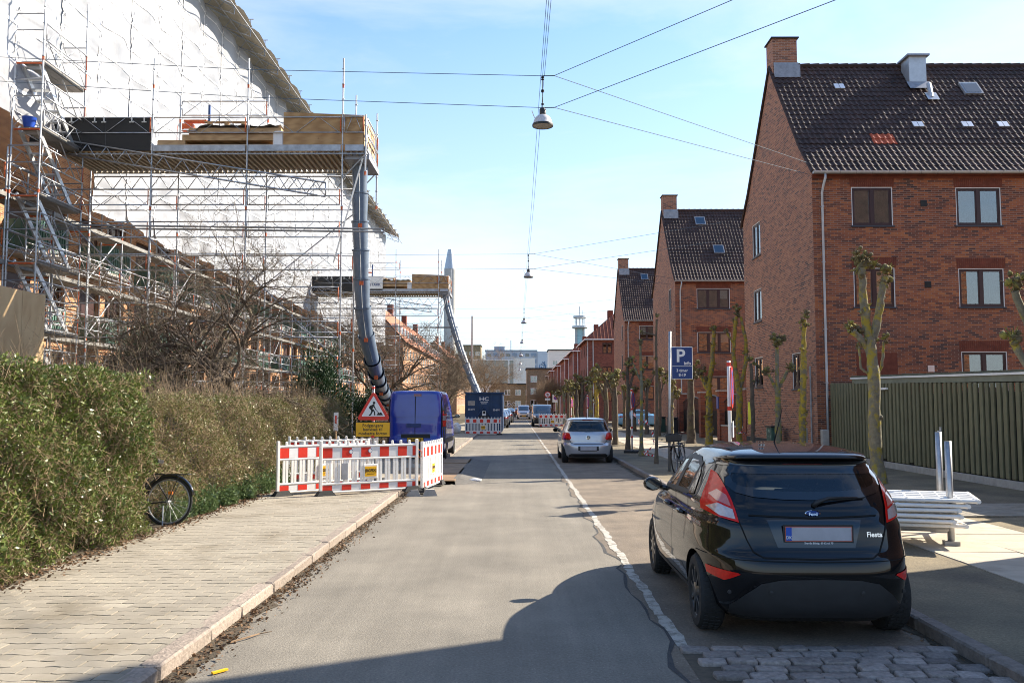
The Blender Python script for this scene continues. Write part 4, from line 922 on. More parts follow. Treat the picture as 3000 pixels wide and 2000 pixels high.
def hedge(name, x1, x0, y0, y1, zt, nleaf, ntwig, lm, tm, lsize, label, depth=.34, round_end=.5, amp=1.):
    root = empty(name, (x1,(y0+y1)/2,.09), 0, label, 'hedge'); off = np.array([x1,(y0+y1)/2,.09])
    def surf(n, inner):
        k = nrg.random(n); f = k < .66; t = (k >= .66) & (k < .88); e = k >= .88
        y = nrg.uniform(y0,y1,n); z = .08+(zt-.08)*nrg.random(n)**.92; x = np.full(n, x1)
        x = x1-(.16*np.clip((z/zt-.55)/.45,0,1)**2)-.07*np.clip(1-z/.5,0,1)
        bul = amp*(.13*noise2(y*1.3,z*1.9)+.05*noise2(y*4,z*5))
        # rounded far and near ends
        yy = np.clip((y-(y1-round_end))/round_end,0,1); x = x-yy**2*round_end*.9
        x = x+bul-np.abs(nrg.normal(0,depth*.45,n))*inner
        xt = nrg.uniform(x0,x1-.1,n); zt_ = zt+.09*amp*noise2(xt*2,y*1.5)-np.abs(nrg.normal(0,.13,n))*inner
        x = np.where(t,xt,x); z = np.where(t,zt_,z)
        xe = nrg.uniform(x0,x1-.3,n); ye = y1-.1+.12*noise2(xe*3,z*2)-np.abs(nrg.normal(0,.12,n)); x = np.where(e,xe,x); y = np.where(e,ye,y)
        return np.stack([x,y,z],-1)
    P = surf(nleaf, 1.); D = unit(nleaf)*.8+np.array([.35,-.1,.55]); V, F = np_leaves(P-off, D, nrg.uniform(*lsize,nleaf)); 
    tag(inst('leaves', np_mesh('leaves', V, F, lm), root), kind='stuff')
    P = surf(ntwig, 1.1); D = unit(ntwig)*.75+np.array([.25,0,.6]); D /= np.linalg.norm(D,axis=1,keepdims=True); l = nrg.uniform(.08,.30,ntwig)[:,None]
    V, F = np_twigs(P-off-D*l*.6, P-off+D*l*.4, .0028, .0012); parts = [(V,F)]
    m = int((y1-y0)*26*amp*amp); Pt = np.stack([nrg.uniform(x0,x1-.1,m), nrg.uniform(y0,y1,m), np.full(m,zt-.1)],-1); D = unit(m)*.45+np.array([0,0,1]); l = nrg.uniform(.15,.6,m)[:,None]
    parts.append(np_twigs(Pt-off, Pt-off+D*l, .004, .0015)); V, F = cat_np(parts); tag(inst('twigs', np_mesh('twigs', V, F, tm), root), kind='stuff')
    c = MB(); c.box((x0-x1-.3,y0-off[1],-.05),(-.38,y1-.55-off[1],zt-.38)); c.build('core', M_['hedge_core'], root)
    return root
hedge('privet_hedge', -5.02, -7.6, 3.0, 12.7, 2.28, 125000, 34000, M_['leaf_privet'], M_['twig'], (.03,.075), 'glossy leafy privet hedge beside the pavement at the left edge', .42, .5, 1.5)
h_ = hedge('privet_hedge', -5.22, -7.4, 13.2, 28.5, 2.0, 110000, 34000, M_['leaf_dry'], M_['twig'], (.024,.056), 'brown half-bare privet hedge running behind the red and white barriers', .5, .8, 1.9)
n = 9000; y = nrg.uniform(13.2,21,n); P = np.stack([-5.05+.16*noise2(y*2,y)-np.abs(nrg.normal(0,.16,n)), y, .1+np.abs(nrg.normal(0,.16,n))],-1)
V, F = np_leaves(P, unit(n)*.7+np.array([.5,-.2,.5]), nrg.uniform(.03,.06,n), .95); iv = inst('ivy', np_mesh('ivy', V, F, M_['ivy'])); tag(iv, 'low ivy creeping along the foot of the brown hedge', 'ivy', kind='stuff')

def thicket(c, r, n, label, tm='twig', up=.6, leaves=0, lm='leaf_dry'):
    c = np.array(c); root = empty('bare_shrub', c, 0, label, 'shrub', 'bare garden shrubs behind the hedge'); parts = []
    B = np.stack([nrg.normal(0,r[0]*.3,n), nrg.normal(0,r[1]*.3,n), np.zeros(n)],-1); D = unit(n)*.6+np.array([0,0,up]); D /= np.linalg.norm(D,axis=1,keepdims=True)
    L_ = nrg.uniform(.4,1,n)[:,None]*r[2]*.55; p = B
    for s in range(3):
        q = p+D*L_*[.6,.45,.35][s]; parts.append(np_twigs(p,q,.011*[1,.6,.35][s],.011*[.6,.35,.2][s])); 
        k = 4; sp = np.repeat(p+(q-p)*nrg.random((n,1)),k,0); Ds = np.repeat(D,k,0)+unit(n*k)*.9; parts.append(np_twigs(sp,sp+Ds*nrg.uniform(.08,.35,(n*k,1)),.004,.0015))
        p = q; D = D+unit(n)*.45; D /= np.linalg.norm(D,axis=1,keepdims=True)
    V, F = cat_np(parts); inst('branches', np_mesh('branches', V, F, M_[tm]), root); tag(root.children[0], kind='stuff')
    if leaves: 
        P = np.stack([nrg.normal(0,r[0]*.4,leaves),nrg.normal(0,r[1]*.4,leaves),nrg.uniform(.1,r[2],leaves)],-1); V, F = np_leaves(P, unit(leaves), nrg.uniform(.03,.06,leaves)); tag(inst('leaves', np_mesh('leaves', V, F, M_[lm]), root), kind='stuff')
    return root
for (c, r, n, tm), lb_ in zip((((-8.9,14.5,.06),(2.2,2.5,2.9),260,'twig'),((-9.3,19.,.06),(2.6,3,3.0),320,'twig'),((-8.4,24.5,.06),(1.5,2.2,2.4),220,'twig'),((-7.9,31.0,.06),(1.6,2.5,2.8),260,'twig_dark'),((-10.4,27.,.06),(3,3,3.),260,'twig'),((-7.2,37.5,.06),(1.6,3,2.9),300,'twig'),((-6.2,43,.06),(2,4,2.9),260,'twig_dark'),((-5.9,52,.06),(2,5,3.2),260,'twig')),
    ('loose tangle of tall brown shoots beside the plywood hoarding','tangled bare shrub under the left branches of the apple tree','tangled bare shrub behind the triangular warning sign','dark bare shrub under the bend of the near chute','bare shrub in front of the scaffold under the apple tree','bare shrub hanging over the fence beside the blue van','dark bare shrub past the nose of the blue van','bare shrub beside the blue container')): thicket(c, r, n, lb_, tm)
def conifer(c, h, r, n, label):
    root = empty('dark_conifer', c, 0, label, 'conifer', 'dark conifers in the garden'); k = 90
    B = unit(k); B[:,2] = np.abs(B[:,2]); rad = nrg.uniform(.35,1,k)[:,None]**.6; C = B*rad*np.array([r,r,h]); C[:,2] = C[:,2]*.95+.2
    per = n//k; P = np.repeat(C,per,0)+nrg.normal(0,1,(per*k,3))*np.array([r*.16,r*.16,h*.06]); P[:,2] = np.abs(P[:,2]); D = P/np.array([r,r,h])+unit(per*k)*.8+np.array([0,0,.3])
    V, F = np_leaves(P, D, nrg.uniform(.06,.16,per*k), .3); tag(inst('crown', np_mesh('crown', V, F, M_['conifer']), root), kind='stuff')
    b = MB(); b.path([(0,0,0),(0,0,h*.7)], [.06,.02], 6); b.build('trunk', M_['twig_dark'], root)
conifer((-9.9,23.5,.06), 4.0, 1.3, 17000, 'dark green conifer behind the hedge left of the apple tree')
conifer((-6.15,27.6,.06), 3.9, .95, 16000, 'dark green conifer beside the bend of the near chute')
conifer((-5.9,33.5,.06), 2.6, .7, 6000, 'small dark evergreen behind the warning sign')
# gnarled bare trees
def grow(mb, p, d, r, l, depth, rr, droop, tips, maxd):
    pts = [p]; rad = [r]; n = max(3, int(l/.22)); q = Vector(p); d = Vector(d).normalized(); kids = []
    for k in range(n):
        d = (d+Vector((rr.gauss(0,.2),rr.gauss(0,.2),rr.gauss(0,.16)-droop*(k/n)*.16))).normalized(); q = q+d*(l/n); pts.append(q.copy()); rad.append(r*(1-.62*(k+1)/n))
        if k >= n*.25 and depth < maxd and rr.random() < (.85 if depth < 2 else .7): kids.append((q.copy(), d.copy(), rad[-1]))
    mb.path(pts, rad, 7 if r > .03 else (5 if r > .012 else 3), cap=False)
    if r < .045: tips.extend((pts[k], d) for k in range(1, len(pts)))
    if depth >= maxd: return
    if depth < maxd: kids.append((q.copy(), d.copy(), rad[-1]))
    for q, dd, r_ in kids:
        for j in range(1 if rr.random() < .6 else 2):
            ax = Vector((rr.gauss(0,1),rr.gauss(0,1),rr.gauss(.15,.7))).normalized(); nd = (dd*.75+ax*.85).normalized(); grow(mb, q, nd, max(.0032,r_*rr.uniform(.5,.75)), l*rr.uniform(.42,.68), depth+1, rr, droop, tips, maxd)
M_['bark_dark'] = mat('dark bark', (.10,.072,.05), .9, 0, .4, 7, .5, 30, col2=(.13,.13,.06), patch=(4,.55,.7))
def gnarled(name, loc, limbs, seed, label, droop, maxd=3, tm='bark_dark', group=None, trunk=None, fuzz=8000):
    rr = random.Random(seed); root = empty(name, loc, 0, label, 'tree', group); t = MB(); br = MB(); tips = []
    t.path(*trunk, 9); t.build('trunk', M_[tm], root, True)
    for p, d, r, l in limbs: grow(br, Vector(p), Vector(d), r, l, 0, rr, droop, tips, maxd)
    br.build('crown', M_[tm], root, True)
    tag(root.children[-1], kind='stuff')
    m = fuzz; pk = [tips[rr.randrange(len(tips))] for _ in range(m)]; P0 = np.array([p for p, d in pk]); D = np.array([d for p, d in pk])*.5+unit(m)*.8+np.array([0,0,.25]); D /= np.linalg.norm(D,axis=1,keepdims=True); l = nrg.uniform(.08,.42,(m,1))
    P1 = P0+D*l; D2 = D+unit(m)*.6; V, F = cat_np([np_twigs(P0,P1,.0055,.0028), np_twigs(P1-D*l*.4,P1-D*l*.4+D2*l*.5,.0035,.002)]); tag(inst('twigs', np_mesh('twigs', V, F, M_[tm]), root), kind='stuff'); return root
at_ = gnarled('apple_tree', (-7.3,22,.06), [((0,0,1.35),(-.15,0,1),.13,3.69),((.05,0,1.5),(.75,.2,.55),.10,3.69),((0,.1,1.85),(-.85,.1,.5),.10,4.26),((.05,0,1.2),(.8,-.3,.35),.07,1.7),((-.1,0,1.55),(-.5,-.3,.9),.09,3.41),((.0,0,2.6),(.35,.1,1),.08,3.12),((-.25,0,2.9),(-.3,.2,1),.07,2.70),((0,-.1,1.1),(.4,-.9,.4),.07,2.70),((0,0,1.0),(-.9,-.3,.15),.075,3.69),((-.1,.1,3.12),(-.9,.4,.6),.06,3.12),((0,0,1.6),(.6,.5,.8),.07,3.2),((-.05,0,2.0),(-.6,-.1,.75),.07,3.2),((-.28,0,3.1),(.25,-.2,1),.06,2.6),((.05,0,1.6),(.8,.3,.7),.06,2.3)], 2,
    'gnarled bare apple tree with wide crooked branches in front of the scaffold', 1.1, 3, trunk=([(.05,0,-.1),(0,0,.5),(.06,0,1.1),(-.03,.02,2.41),(-.12,0,2.4),(-.28,0,3.1)], [.24,.19,.17,.15,.12,.07]))
at_.scale = (.92,.92,.92)
gnarled('bare_tree', (-6.3,41,.06), [((0,0,1.6),(.5,.1,.9),.10,3.0),((0,0,1.4),(-.5,.2,.9),.09,2.8),((0,0,1.9),(.1,-.2,1),.09,2.8),((.1,0,2.2),(.9,0,.5),.07,2.6)], 5, 'bare spreading tree between the near chute and the far platform', .2, 3, trunk=([(0,0,0),(0,0,1),(.05,0,2.3)],[.2,.17,.1]))
gnarled('bare_tree', (-5.6,66,.06), [((0,0,1.4),(.4,.1,.9),.10,2.6),((0,0,1.4),(-.5,.2,.9),.09,2.6),((0,0,1.9),(.1,-.2,1),.09,2.6)], 8, 'small bare tree behind the blue container', .1, 3, trunk=([(0,0,0),(0,0,1),(.05,0,2.3)],[.2,.17,.1]))
gnarled('bare_tree', (-4.6,112,.06), [((0,0,1.8),(.4,.1,1),.13,4.6),((0,0,1.8),(-.4,.2,1),.13,4.6),((0,0,2.3),(.05,-.1,1),.13,5.0)], 21, 'tall upright bare tree in front of the grey green hall', -.2, 3, tm='twig', trunk=([(0,0,0),(0,0,1.5),(.05,0,3)],[.28,.22,.15]))
gnarled('bare_tree', (-6.6,86,.06), [((0,0,1.4),(.4,.1,.9),.10,2.8),((0,0,1.4),(-.5,.2,.9),.09,2.8),((0,0,1.9),(.1,-.2,1),.09,2.8)], 9, 'bare tree beyond the far chute on the left side', .1, 3, tm='twig', trunk=([(0,0,0),(0,0,1),(.05,0,2.3)],[.2,.17,.1]))
# pollarded street trees
def bark(name, c, c2, patch): return mat(name, c, .92, 0, .35, 9, .6, 45, col2=c2, patch=patch)
M_['bark_grey'] = bark('grey lime bark', (.18,.165,.115), (.31,.25,.035), (5.,.49,.6))
M_['bark_lichen'] = bark('lichen covered bark', (.34,.245,.03), (.17,.145,.095), (7.,.48,.58))
M_['bark_brown'] = bark('brown lime bark', (.11,.085,.06), (.16,.14,.05), (3.,.55,.7))
M_['knuckle'] = bark('pollard knuckle', (.12,.095,.05), (.25,.23,.05), (6.,.48,.6))
def ico(sub):
    bm = bmesh.new(); bmesh.ops.create_icosphere(bm, subdivisions=sub, radius=1); v = [x.co.copy() for x in bm.verts]; f = [[w.index for w in x.verts] for x in bm.faces]; bm.free(); return v, f
ICO1 = ico(1)
def knuckle(mb, c, s, rr):
    c = Vector(c)
    for k in range(9):
        o = Vector((rr.gauss(0,.5),rr.gauss(0,.5),rr.gauss(0,.5)))*s if k else Vector((0,0,0)); q = s*rr.uniform(.32,.6)
        mb.add([c+o+Vector(v)*q*rr.uniform(.78,1.22) for v in ICO1[0]], ICO1[1])
    for k in range(26):
        d = Vector((rr.gauss(0,1),rr.gauss(0,1),rr.gauss(.25,1))).normalized(); mb.path([c+d*s*.6,c+d*s*rr.uniform(1.,1.75)+Vector((0,0,s*.15))], [s*.11,s*.04], 4)
def pollard(x, y, limbs, heads, label, seed, bark_='bark_grey', lump=()):
    rr = random.Random(seed); root = empty('pollarded_tree', (x,y,.09), 0, label, 'tree', 'pollarded street trees'); t = MB()
    for i, (pts, r0, r1) in enumerate(limbs):
        P = []; n = len(pts); K_ = 5
        for a in range(n-1):
            for k in range(K_ if a < n-2 else K_+1):
                u = k/K_; p = [pts[a][j]+(pts[a+1][j]-pts[a][j])*u for j in range(2)]; P.append(Vector((p[0]+rr.gauss(0,.008), .04*math.sin(p[1]*2+i)+(0 if i == 0 else rr.uniform(-.02,.02)), p[1])))
        m = len(P); rad = [(r0+(r1-r0)*k/(m-1))*(1+rr.gauss(0,.085))*(1.35 if i == 0 and k == 0 else 1) for k in range(m)]; t.path(P, rad, 9)
    for q in range(14):     # old pruning scars and burrs
        pts, r0, r1 = rr.choice(limbs); a = rr.randrange(len(pts)-1); u = rr.random(); c = Vector((pts[a][0]+(pts[a+1][0]-pts[a][0])*u,0,pts[a][1]+(pts[a+1][1]-pts[a][1])*u)); th = rr.uniform(0,6.28); c += Vector((math.cos(th),math.sin(th),0))*r0*.85; s = r0*rr.uniform(.25,.5)
        t.add([c+Vector(v)*s*rr.uniform(.7,1.2) for v in ICO1[0]], ICO1[1])
    for a, b, s in lump:
        for k in range(5): t.add([Vector((a+rr.gauss(0,s*.5),rr.gauss(-s*.3,s*.4),b+rr.gauss(0,s*.5)))+Vector(v)*s*rr.uniform(.5,.8) for v in ICO1[0]], ICO1[1])
    t.build('trunk', M_[bark_], root, 55); h = MB()
    for a, b, s in heads: knuckle(h, (a, rr.uniform(-.05,.05), b), s, rr)
    h.build('crown', M_['knuckle'], root, 60); tag(root.children[-1], kind='stuff'); return root
pollard(8.1,20.2, [([(.06,0),(.02,1.2),(0,2.5),(-.04,3.3)],.145,.12),([(-.04,3.1),(-.16,4.1),(-.2,4.9)],.105,.085),([(0,3.1),(.17,3.8),(.25,4.4),(.34,4.7)],.095,.075),([(-.04,2.95),(-.28,3.3),(-.45,3.45)],.07,.07),([(.06,2.35),(.2,2.65),(.25,3.2)],.035,.03),([(-.08,2.45),(-.28,2.6),(-.33,3.2)],.03,.025)],
    [(-.2,4.95,.19),(-.05,5.1,.15),(-.27,5.25,.1),(.12,4.98,.11),(.38,4.85,.14),(.3,4.5,.11),(.38,4.62,.1),(-.45,3.52,.14),(-.3,3.45,.11),(-.2,3.2,.09),(.27,3.28,.1),(-.34,3.1,.05)], 'tall grey pollarded tree in front of the green slatted fence', 1, 'bark_grey', [(-.12,4.0,.07),(-.22,3.9,.06)])
pollard(8.35,14.3, [([(.1,0),(.05,1.4),(0,2.2)],.12,.1),([(0,2.1),(-.25,2.6),(-.32,2.8)],.07,.06),([(0,2.1),(-.05,3.0),(-.28,3.6)],.08,.06),([(0,2.1),(.25,3.6),(.35,5.2)],.09,.07)], [(.35,5.3,.17),(.25,5.45,.13),(-.36,2.85,.12),(-.3,3.72,.13),(-.18,3.8,.1),(-.05,3.1,.07)], 'pollarded tree cut by the right edge of the picture', 2)
pollard(8.1,25.2, [([(0,0),(-.02,1.6),(.04,3.),(.12,4.2)],.115,.07)], [(.13,4.35,.11),(.05,4.15,.08),(.17,4.05,.07)], 'single straight pollard covered in yellow lichen near the house corner', 3, 'bark_lichen', [(0,1.55,.1),(.03,2.2,.06)])
pollard(8.1,27.6, [([(0,0),(0,1.2),(0,2.3)],.10,.085),([(0,2.2),(.03,3.6)],.06,.055),([(0,2.2),(-.28,2.75)],.05,.045),([(0,2.2),(.34,2.85)],.05,.045)], [(.02,3.75,.17),(.12,3.8,.13),(-.1,3.85,.12),(-.32,2.82,.13),(.4,2.95,.14),(.02,1.7,.08)], 'grey pollard forked like a trident against the brick gable', 4)
pollard(8.1,32.4, [([(0,0),(0,1.2),(.02,2.4)],.12,.11),([(-.02,2.3),(-.16,3.6),(-.06,5.0)],.085,.06),([(.05,2.3),(.28,3.3),(.3,4.0),(.12,5.0)],.08,.05),([(-.1,3.9),(-.4,4.4)],.04,.035)], [(-.02,5.3,.13),(.0,5.05,.1),(-.08,4.8,.1),(-.42,4.48,.08),(.3,3.75,.09)], 'yellow double stemmed pollard beside the striped no stopping sign', 5, 'bark_lichen')
pollard(8.1,30.6, [([(0,0),(.02,1.5),(-.02,3.2)],.085,.06),([(0,2.2),(.25,3.0)],.03,.025)], [(-.03,3.35,.11),(.1,3.2,.07),(.27,3.08,.06),(.02,2.6,.06)], 'thin dark pollard right of the yellow double stemmed one', 6, 'bark_brown')
pollard(8.1,37.5, [([(0,0),(.02,1.4),(0,2.6),(.2,3.6),(.28,4.9)],.16,.08),([(0,2.4),(-.3,3.0)],.1,.08)], [(.3,5.0,.14),(.22,4.3,.12),(-.36,3.1,.16),(-.2,3.3,.13),(-.1,2.9,.1)], 'lumpy lichen spotted pollard leaning over the gate pillars', 7, 'bark_lichen', [(0,1.3,.14),(.02,.8,.14),(-.03,2.1,.12)])
pollard(8.1,41.4, [([(0,0),(.0,1.2),(.03,2.9)],.19,.15),([(.03,2.8),(.3,3.5)],.08,.06)], [(.0,3.1,.2),(.2,3.4,.17),(.35,3.75,.14),(-.12,3.3,.12)], 'thick dark pollard trunk in front of the brick gate pillars', 8, 'bark_brown')
pollard(4.25,27.1, [([(0,0),(.02,2.2),(.05,4.4)],.055,.035),([(.03,3.9),(-.4,4.0)],.025,.02)], [(.06,4.5,.07),(-.42,4.0,.05),(.03,3.2,.06)], 'thin young pollard beside the kerb left of the bicycle', 9, 'bark_brown')
pollard(4.4,31.4, [([(0,0),(.02,2.0),(0,3.9)],.07,.045),([(0,2.6),(-.3,3.3)],.04,.03)], [(0,4.0,.1),(-.32,3.4,.12),(.05,3.0,.09),(.2,3.2,.08)], 'slim lichen spotted pollard with tape tied round its foot', 10, 'bark_grey')
pollard(4.4,35.2, [([(0,0),(.02,1.8),(0,3.3)],.09,.06),([(0,2.2),(.25,3.)],.05,.04)], [(0,3.4,.16),(.28,3.1,.13),(-.1,3.0,.12)], 'dark pollard at the kerb beside the parked silver car', 11, 'bark_brown')
rp = random.Random(3); k = 12
rows = [(4.4,y) for y in (40,44.5,49,53.5,58.5,64,70,76,83,91,100)]+[(8.1,y) for y in (46.5,51,55.5,61,67,74,82,91,100)]
for x, y in rows:
    h = rp.uniform(2.6,3.6); limbs = [([(0,0),(rp.uniform(-.06,.06),h*.5),(rp.uniform(-.08,.08),h)],rp.uniform(.09,.15),.08)]; heads = [(0,h+.1,.25),(rp.uniform(-.15,.15),h+.25,.2)]
    for j in range(rp.choice((1,2,3))):
        s = rp.choice((-1,1))*rp.uniform(.2,.5); q = h*rp.uniform(.6,.9); limbs.append(([(0,q),(s,q+rp.uniform(.4,1.4))],.06,.045)); heads.append((limbs[-1][0][1][0],limbs[-1][0][1][1]+.06,rp.uniform(.14,.23)))
    pollard(x+rp.uniform(-.1,.1), y, limbs, heads, f"{['first','second','third','fourth','fifth','sixth','seventh','eighth','ninth','tenth','eleventh'][(rows.index((x,y))) % 11]} pollarded tree of the {'kerb row past the silver car' if x < 6 else 'inner row past the thick dark trunk'}", k, rp.choice(('bark_brown','bark_grey','bark_lichen','bark_brown'))); k += 1
# young limes with full twig fans at the far end
for i, (x, y) in enumerate(((4.4,110),(8.0,113),(4.4,119),(7.8,124),(4.4,130),(4.4,142),(4.4,156))):
    rr = random.Random(60+i); root = empty('twiggy_tree', (x,y,.09), 0, f"twiggy street tree with a pale brush crown, {['first','second','third','fourth','fifth','sixth','seventh'][i]} beyond the pollards", 'tree', 'twiggy trees at the far end of the street'); b = MB(); b.path([(0,0,0),(0,0,2.2)],[.13,.1],6); b.build('trunk', M_['bark_brown'], root)
    m = 420; B = np.tile([[0,0,2.2]],(m,1))+nrg.normal(0,.18,(m,3)); D = unit(m)*.75+np.array([0,0,.9]); q = B+D*nrg.uniform(.8,2.2,(m,1)); p1 = np_twigs(B,q,.022,.008); D2 = np.repeat(D,3,0)+unit(m*3)*.5; s0 = np.repeat(B+(q-B)*.6,3,0); p2 = np_twigs(s0,s0+D2*nrg.uniform(.4,1.1,(m*3,1)),.010,.004); V, F = cat_np([p1,p2]); tag(inst('crown', np_mesh('crown', V, F, M_['twig']), root), kind='stuff')
# ---------------------------------------------------------------- vehicles
def crom(P, sub=4):
    P = np.array(P, float); out = []
    for i in range(len(P)-1):
        p0, p1, p2, p3 = P[max(i-1,0)], P[i], P[i+1], P[min(i+2,len(P)-1)]
        for k in range(sub):
            t = k/sub; out.append(.5*(2*p1+(p2-p0)*t+(2*p0-5*p1+4*p2-p3)*t*t+(3*p1-p0-3*p2+p3)*t**3))
    out.append(P[-1]); return np.array(out)
def outline(yr, yf, w, nr, nf, N=64):
    """half plan outline from rear centre to front centre, arc-length spaced; superellipse ends"""
    t = np.linspace(0, math.pi/2, 300); yc = yr+(yf-yr)*.5; a = (yf-yr)/2
    xr = w*np.sin(t)**(2/nr); y_r = yc-a*np.cos(t)**(2/nr); xf = w*np.cos(t)**(2/nf); y_f = yc+a*np.sin(t)**(2/nf)
    x = np.concatenate([xr, xf[1:]]); y = np.concatenate([y_r, y_f[1:]]); s = np.concatenate([[0], np.cumsum(np.hypot(np.diff(x), np.diff(y)))])
    q = np.linspace(0, s[-1], N); return np.interp(q, s, x), np.interp(q, s, y)
class Car:
    def __init__(s, name, loc, rz, levels, paint, label, wheels, wr, cat='car', group=None, N=64, tyre_w=.2, arch=1.13):
        s.root = empty(name, loc, rz, label, cat, group); L_ = crom(levels, 5); ring = []
        for z, yr, yf, w, nr, nf in L_:
            x, y = outline(yr, yf, max(w,.02), nr, nf, N); ring.append(np.stack([np.concatenate([x,-x[-2:0:-1]]), np.concatenate([y,y[-2:0:-1]]), np.full(2*N-2,z)],-1))
        n = 2*N-2; V = np.concatenate(ring); F = []
        for i in range(len(ring)-1):
            for k in range(n): F.append((i*n+k,i*n+(k+1)%n,(i+1)*n+(k+1)%n,(i+1)*n+k))
        me = bpy.data.meshes.new('body'); me.from_pydata(V.tolist(), [], F+[tuple(range(n-1,-1,-1)), tuple(range((len(ring)-1)*n, len(ring)*n))]); me.materials.append(paint)
        s.bvh = BVHTree.FromPolygons([Vector(v) for v in V], [f for f in F])
        o = bpy.data.objects.new('body', me); COL.objects.link(o)
        hw = levels[len(levels)//3][3]
        for yc in wheels:
            for sx in (-1,1):
                mb = MB(); mb.lathe([(wr*arch,0),(wr*arch,.34)], 28, 0, Matrix.Translation((sx*(hw+.12),yc,wr)) @ Matrix.Rotation(-sx*R(90),4,'Y'))
                c = mb.build('cutter', paint); md = o.modifiers.new('b','BOOLEAN'); md.object = c; md.operation = 'DIFFERENCE'; md.solver = 'EXACT'
        dg = bpy.context.evaluated_depsgraph_get(); nm = bpy.data.meshes.new_from_object(o.evaluated_get(dg)); 
        for md in o.modifiers: bpy.data.objects.remove(md.object)
        bpy.data.objects.remove(o); nm.polygons.foreach_set('use_smooth', [True]*len(nm.polygons)); nm.set_sharp_from_angle(angle=R(38))
        s.body = inst('body', nm, s.root); s.hw = hw; s.mid = Vector((0, levels[0][2]*.5, 1.0))
        for yc in wheels:
            for sx in (-1,1): s.wheel(sx*(hw-.015), yc, wr, sx, tyre_w)
    def wheel(s, x, y, r, sx, tw):
        Mx = Matrix.Translation((x,y,r)) @ Matrix.Rotation(sx*R(90),4,'Y'); t = MB(); t.lathe([(r*.62,-tw),(r*.9,-tw),(r*.985,-tw*.9),(r,-tw*.6),(r,-tw*.35),(r*.985,-.02),(r*.93,0),(r*.72,.004),(r*.66,-.01)], 36, 0, Mx, False)
        for k in range(44):
            a = 2*math.pi*k/44
            for q in range(3): t.box((r*.985,-.012,-tw*(.25+.25*q)-.02),(r*1.012,.012,-tw*(.25+.25*q)+.02), 0, Mx @ Matrix.Rotation(a+(q%2)*.05,4,'Z') @ Matrix.Rotation(.3,4,'X'))
        w = t.build('wheel', M_['black_rubber'], s.root, 40)
        d = MB(); d.lathe([(r*.05,.0),(r*.2,-.002),(r*.3,-.02),(r*.62,-.03),(r*.67,-.008),(r*.68,-.02)], 36, 0, Mx)
        for k in range(9): d.box((r*.16,-r*.045,-.03),(r*.64,r*.045,-.006), 0, Mx @ Matrix.Rotation(2*math.pi*k/9,4,'Z'))
        d.build('rim', s.rim if hasattr(s,'rim') else M_['rim_dark'], w, 40)
    def hit(s, o, d):
        h = s.bvh.ray_cast(Vector(o), Vector(d)); return (h[0], h[1]) if h[0] is not None else (None, None)
    def open(s, poly, face):
        d = Vector({'rear':(0,1,0),'front':(0,-1,0),'left':(1,0,0),'right':(-1,0,0)}[face]); ax = (0,2) if face in ('rear','front') else (1,2)
        def inside(p):
            c = False; n = len(poly)
            for i in range(n):
                (x0,y0),(x1,y1) = poly[i], poly[i-1]
                if (y0 > p[1]) != (y1 > p[1]) and p[0] < (x1-x0)*(p[1]-y0)/(y1-y0)+x0: c = not c
            return c
        bm = bmesh.new(); bm.from_mesh(s.body.data); bm.normal_update()
        kill = [f for f in bm.faces if f.normal.dot(d) < -.05 and (d.dot(f.calc_center_median()-s.mid) < 0) and all(inside((v.co[ax[0]], v.co[ax[1]])) for v in f.verts)]
        bmesh.ops.delete(bm, geom=kill, context='FACES'); bm.to_mesh(s.body.data); bm.free()
    def glazing(s, name, poly, face, gm, border=.05, ring='black_gloss', rl=.006):
        """see-through window with an opaque painted border"""
        s.open(poly, face); o = s.patch(name, poly, face, gm, .003, .045); n = len(poly); cx = sum(p[0] for p in poly)/n; cy = sum(p[1] for p in poly)/n; q = []
        for i in range(n):
            a, b, c = Vector(poly[i-1]), Vector(poly[i]), Vector(poly[(i+1) % n]); e1, e2 = (b-a).normalized(), (c-b).normalized(); n1 = Vector((-e1.y,e1.x)); n2 = Vector((-e2.y,e2.x)); m = (n1+n2).normalized()
            if m.dot(Vector((cx,cy))-b) < 0: m = -m
            q.append(tuple(b+m*border/max(.5,abs(m.dot(n1)))))
        s.patch('window_border', [[poly[i], poly[(i+1) % n], q[(i+1) % n], q[i]] for i in range(n)], face, M_[ring], rl, .045, o); return o
    def patch(s, name, poly, face, m, lift=.004, step=.05, parent=None, smooth=True, label=None, thick=0):
        """poly in (x,z) for rear/front or (y,z) for sides, laid onto the body"""
        bm = bmesh.new(); pls = poly if isinstance(poly[0][0], (tuple, list)) else [poly]
        for pq in pls: bm.faces.new([bm.verts.new((a,b,0)) for a,b in pq])
        poly = [p for pq in pls for p in pq]
        xs = [p[0] for p in poly]; zs = [p[1] for p in poly]
        for ax, lo, hi in ((0,min(xs),max(xs)),(1,min(zs),max(zs))):
            v = lo+step*.5
            while v < hi:
                co = [0,0,0]; co[ax] = v; no = [0,0,0]; no[ax] = 1; bmesh.ops.bisect_plane(bm, geom=bm.verts[:]+bm.edges[:]+bm.faces[:], plane_co=co, plane_no=no); v += step
        d = {'rear':(0,1,0),'front':(0,-1,0),'left':(1,0,0),'right':(-1,0,0),'top':(0,0,-1)}[face]; mid = Vector((sum(xs)/len(xs), sum(zs)/len(zs)))
        last = None; bad = []
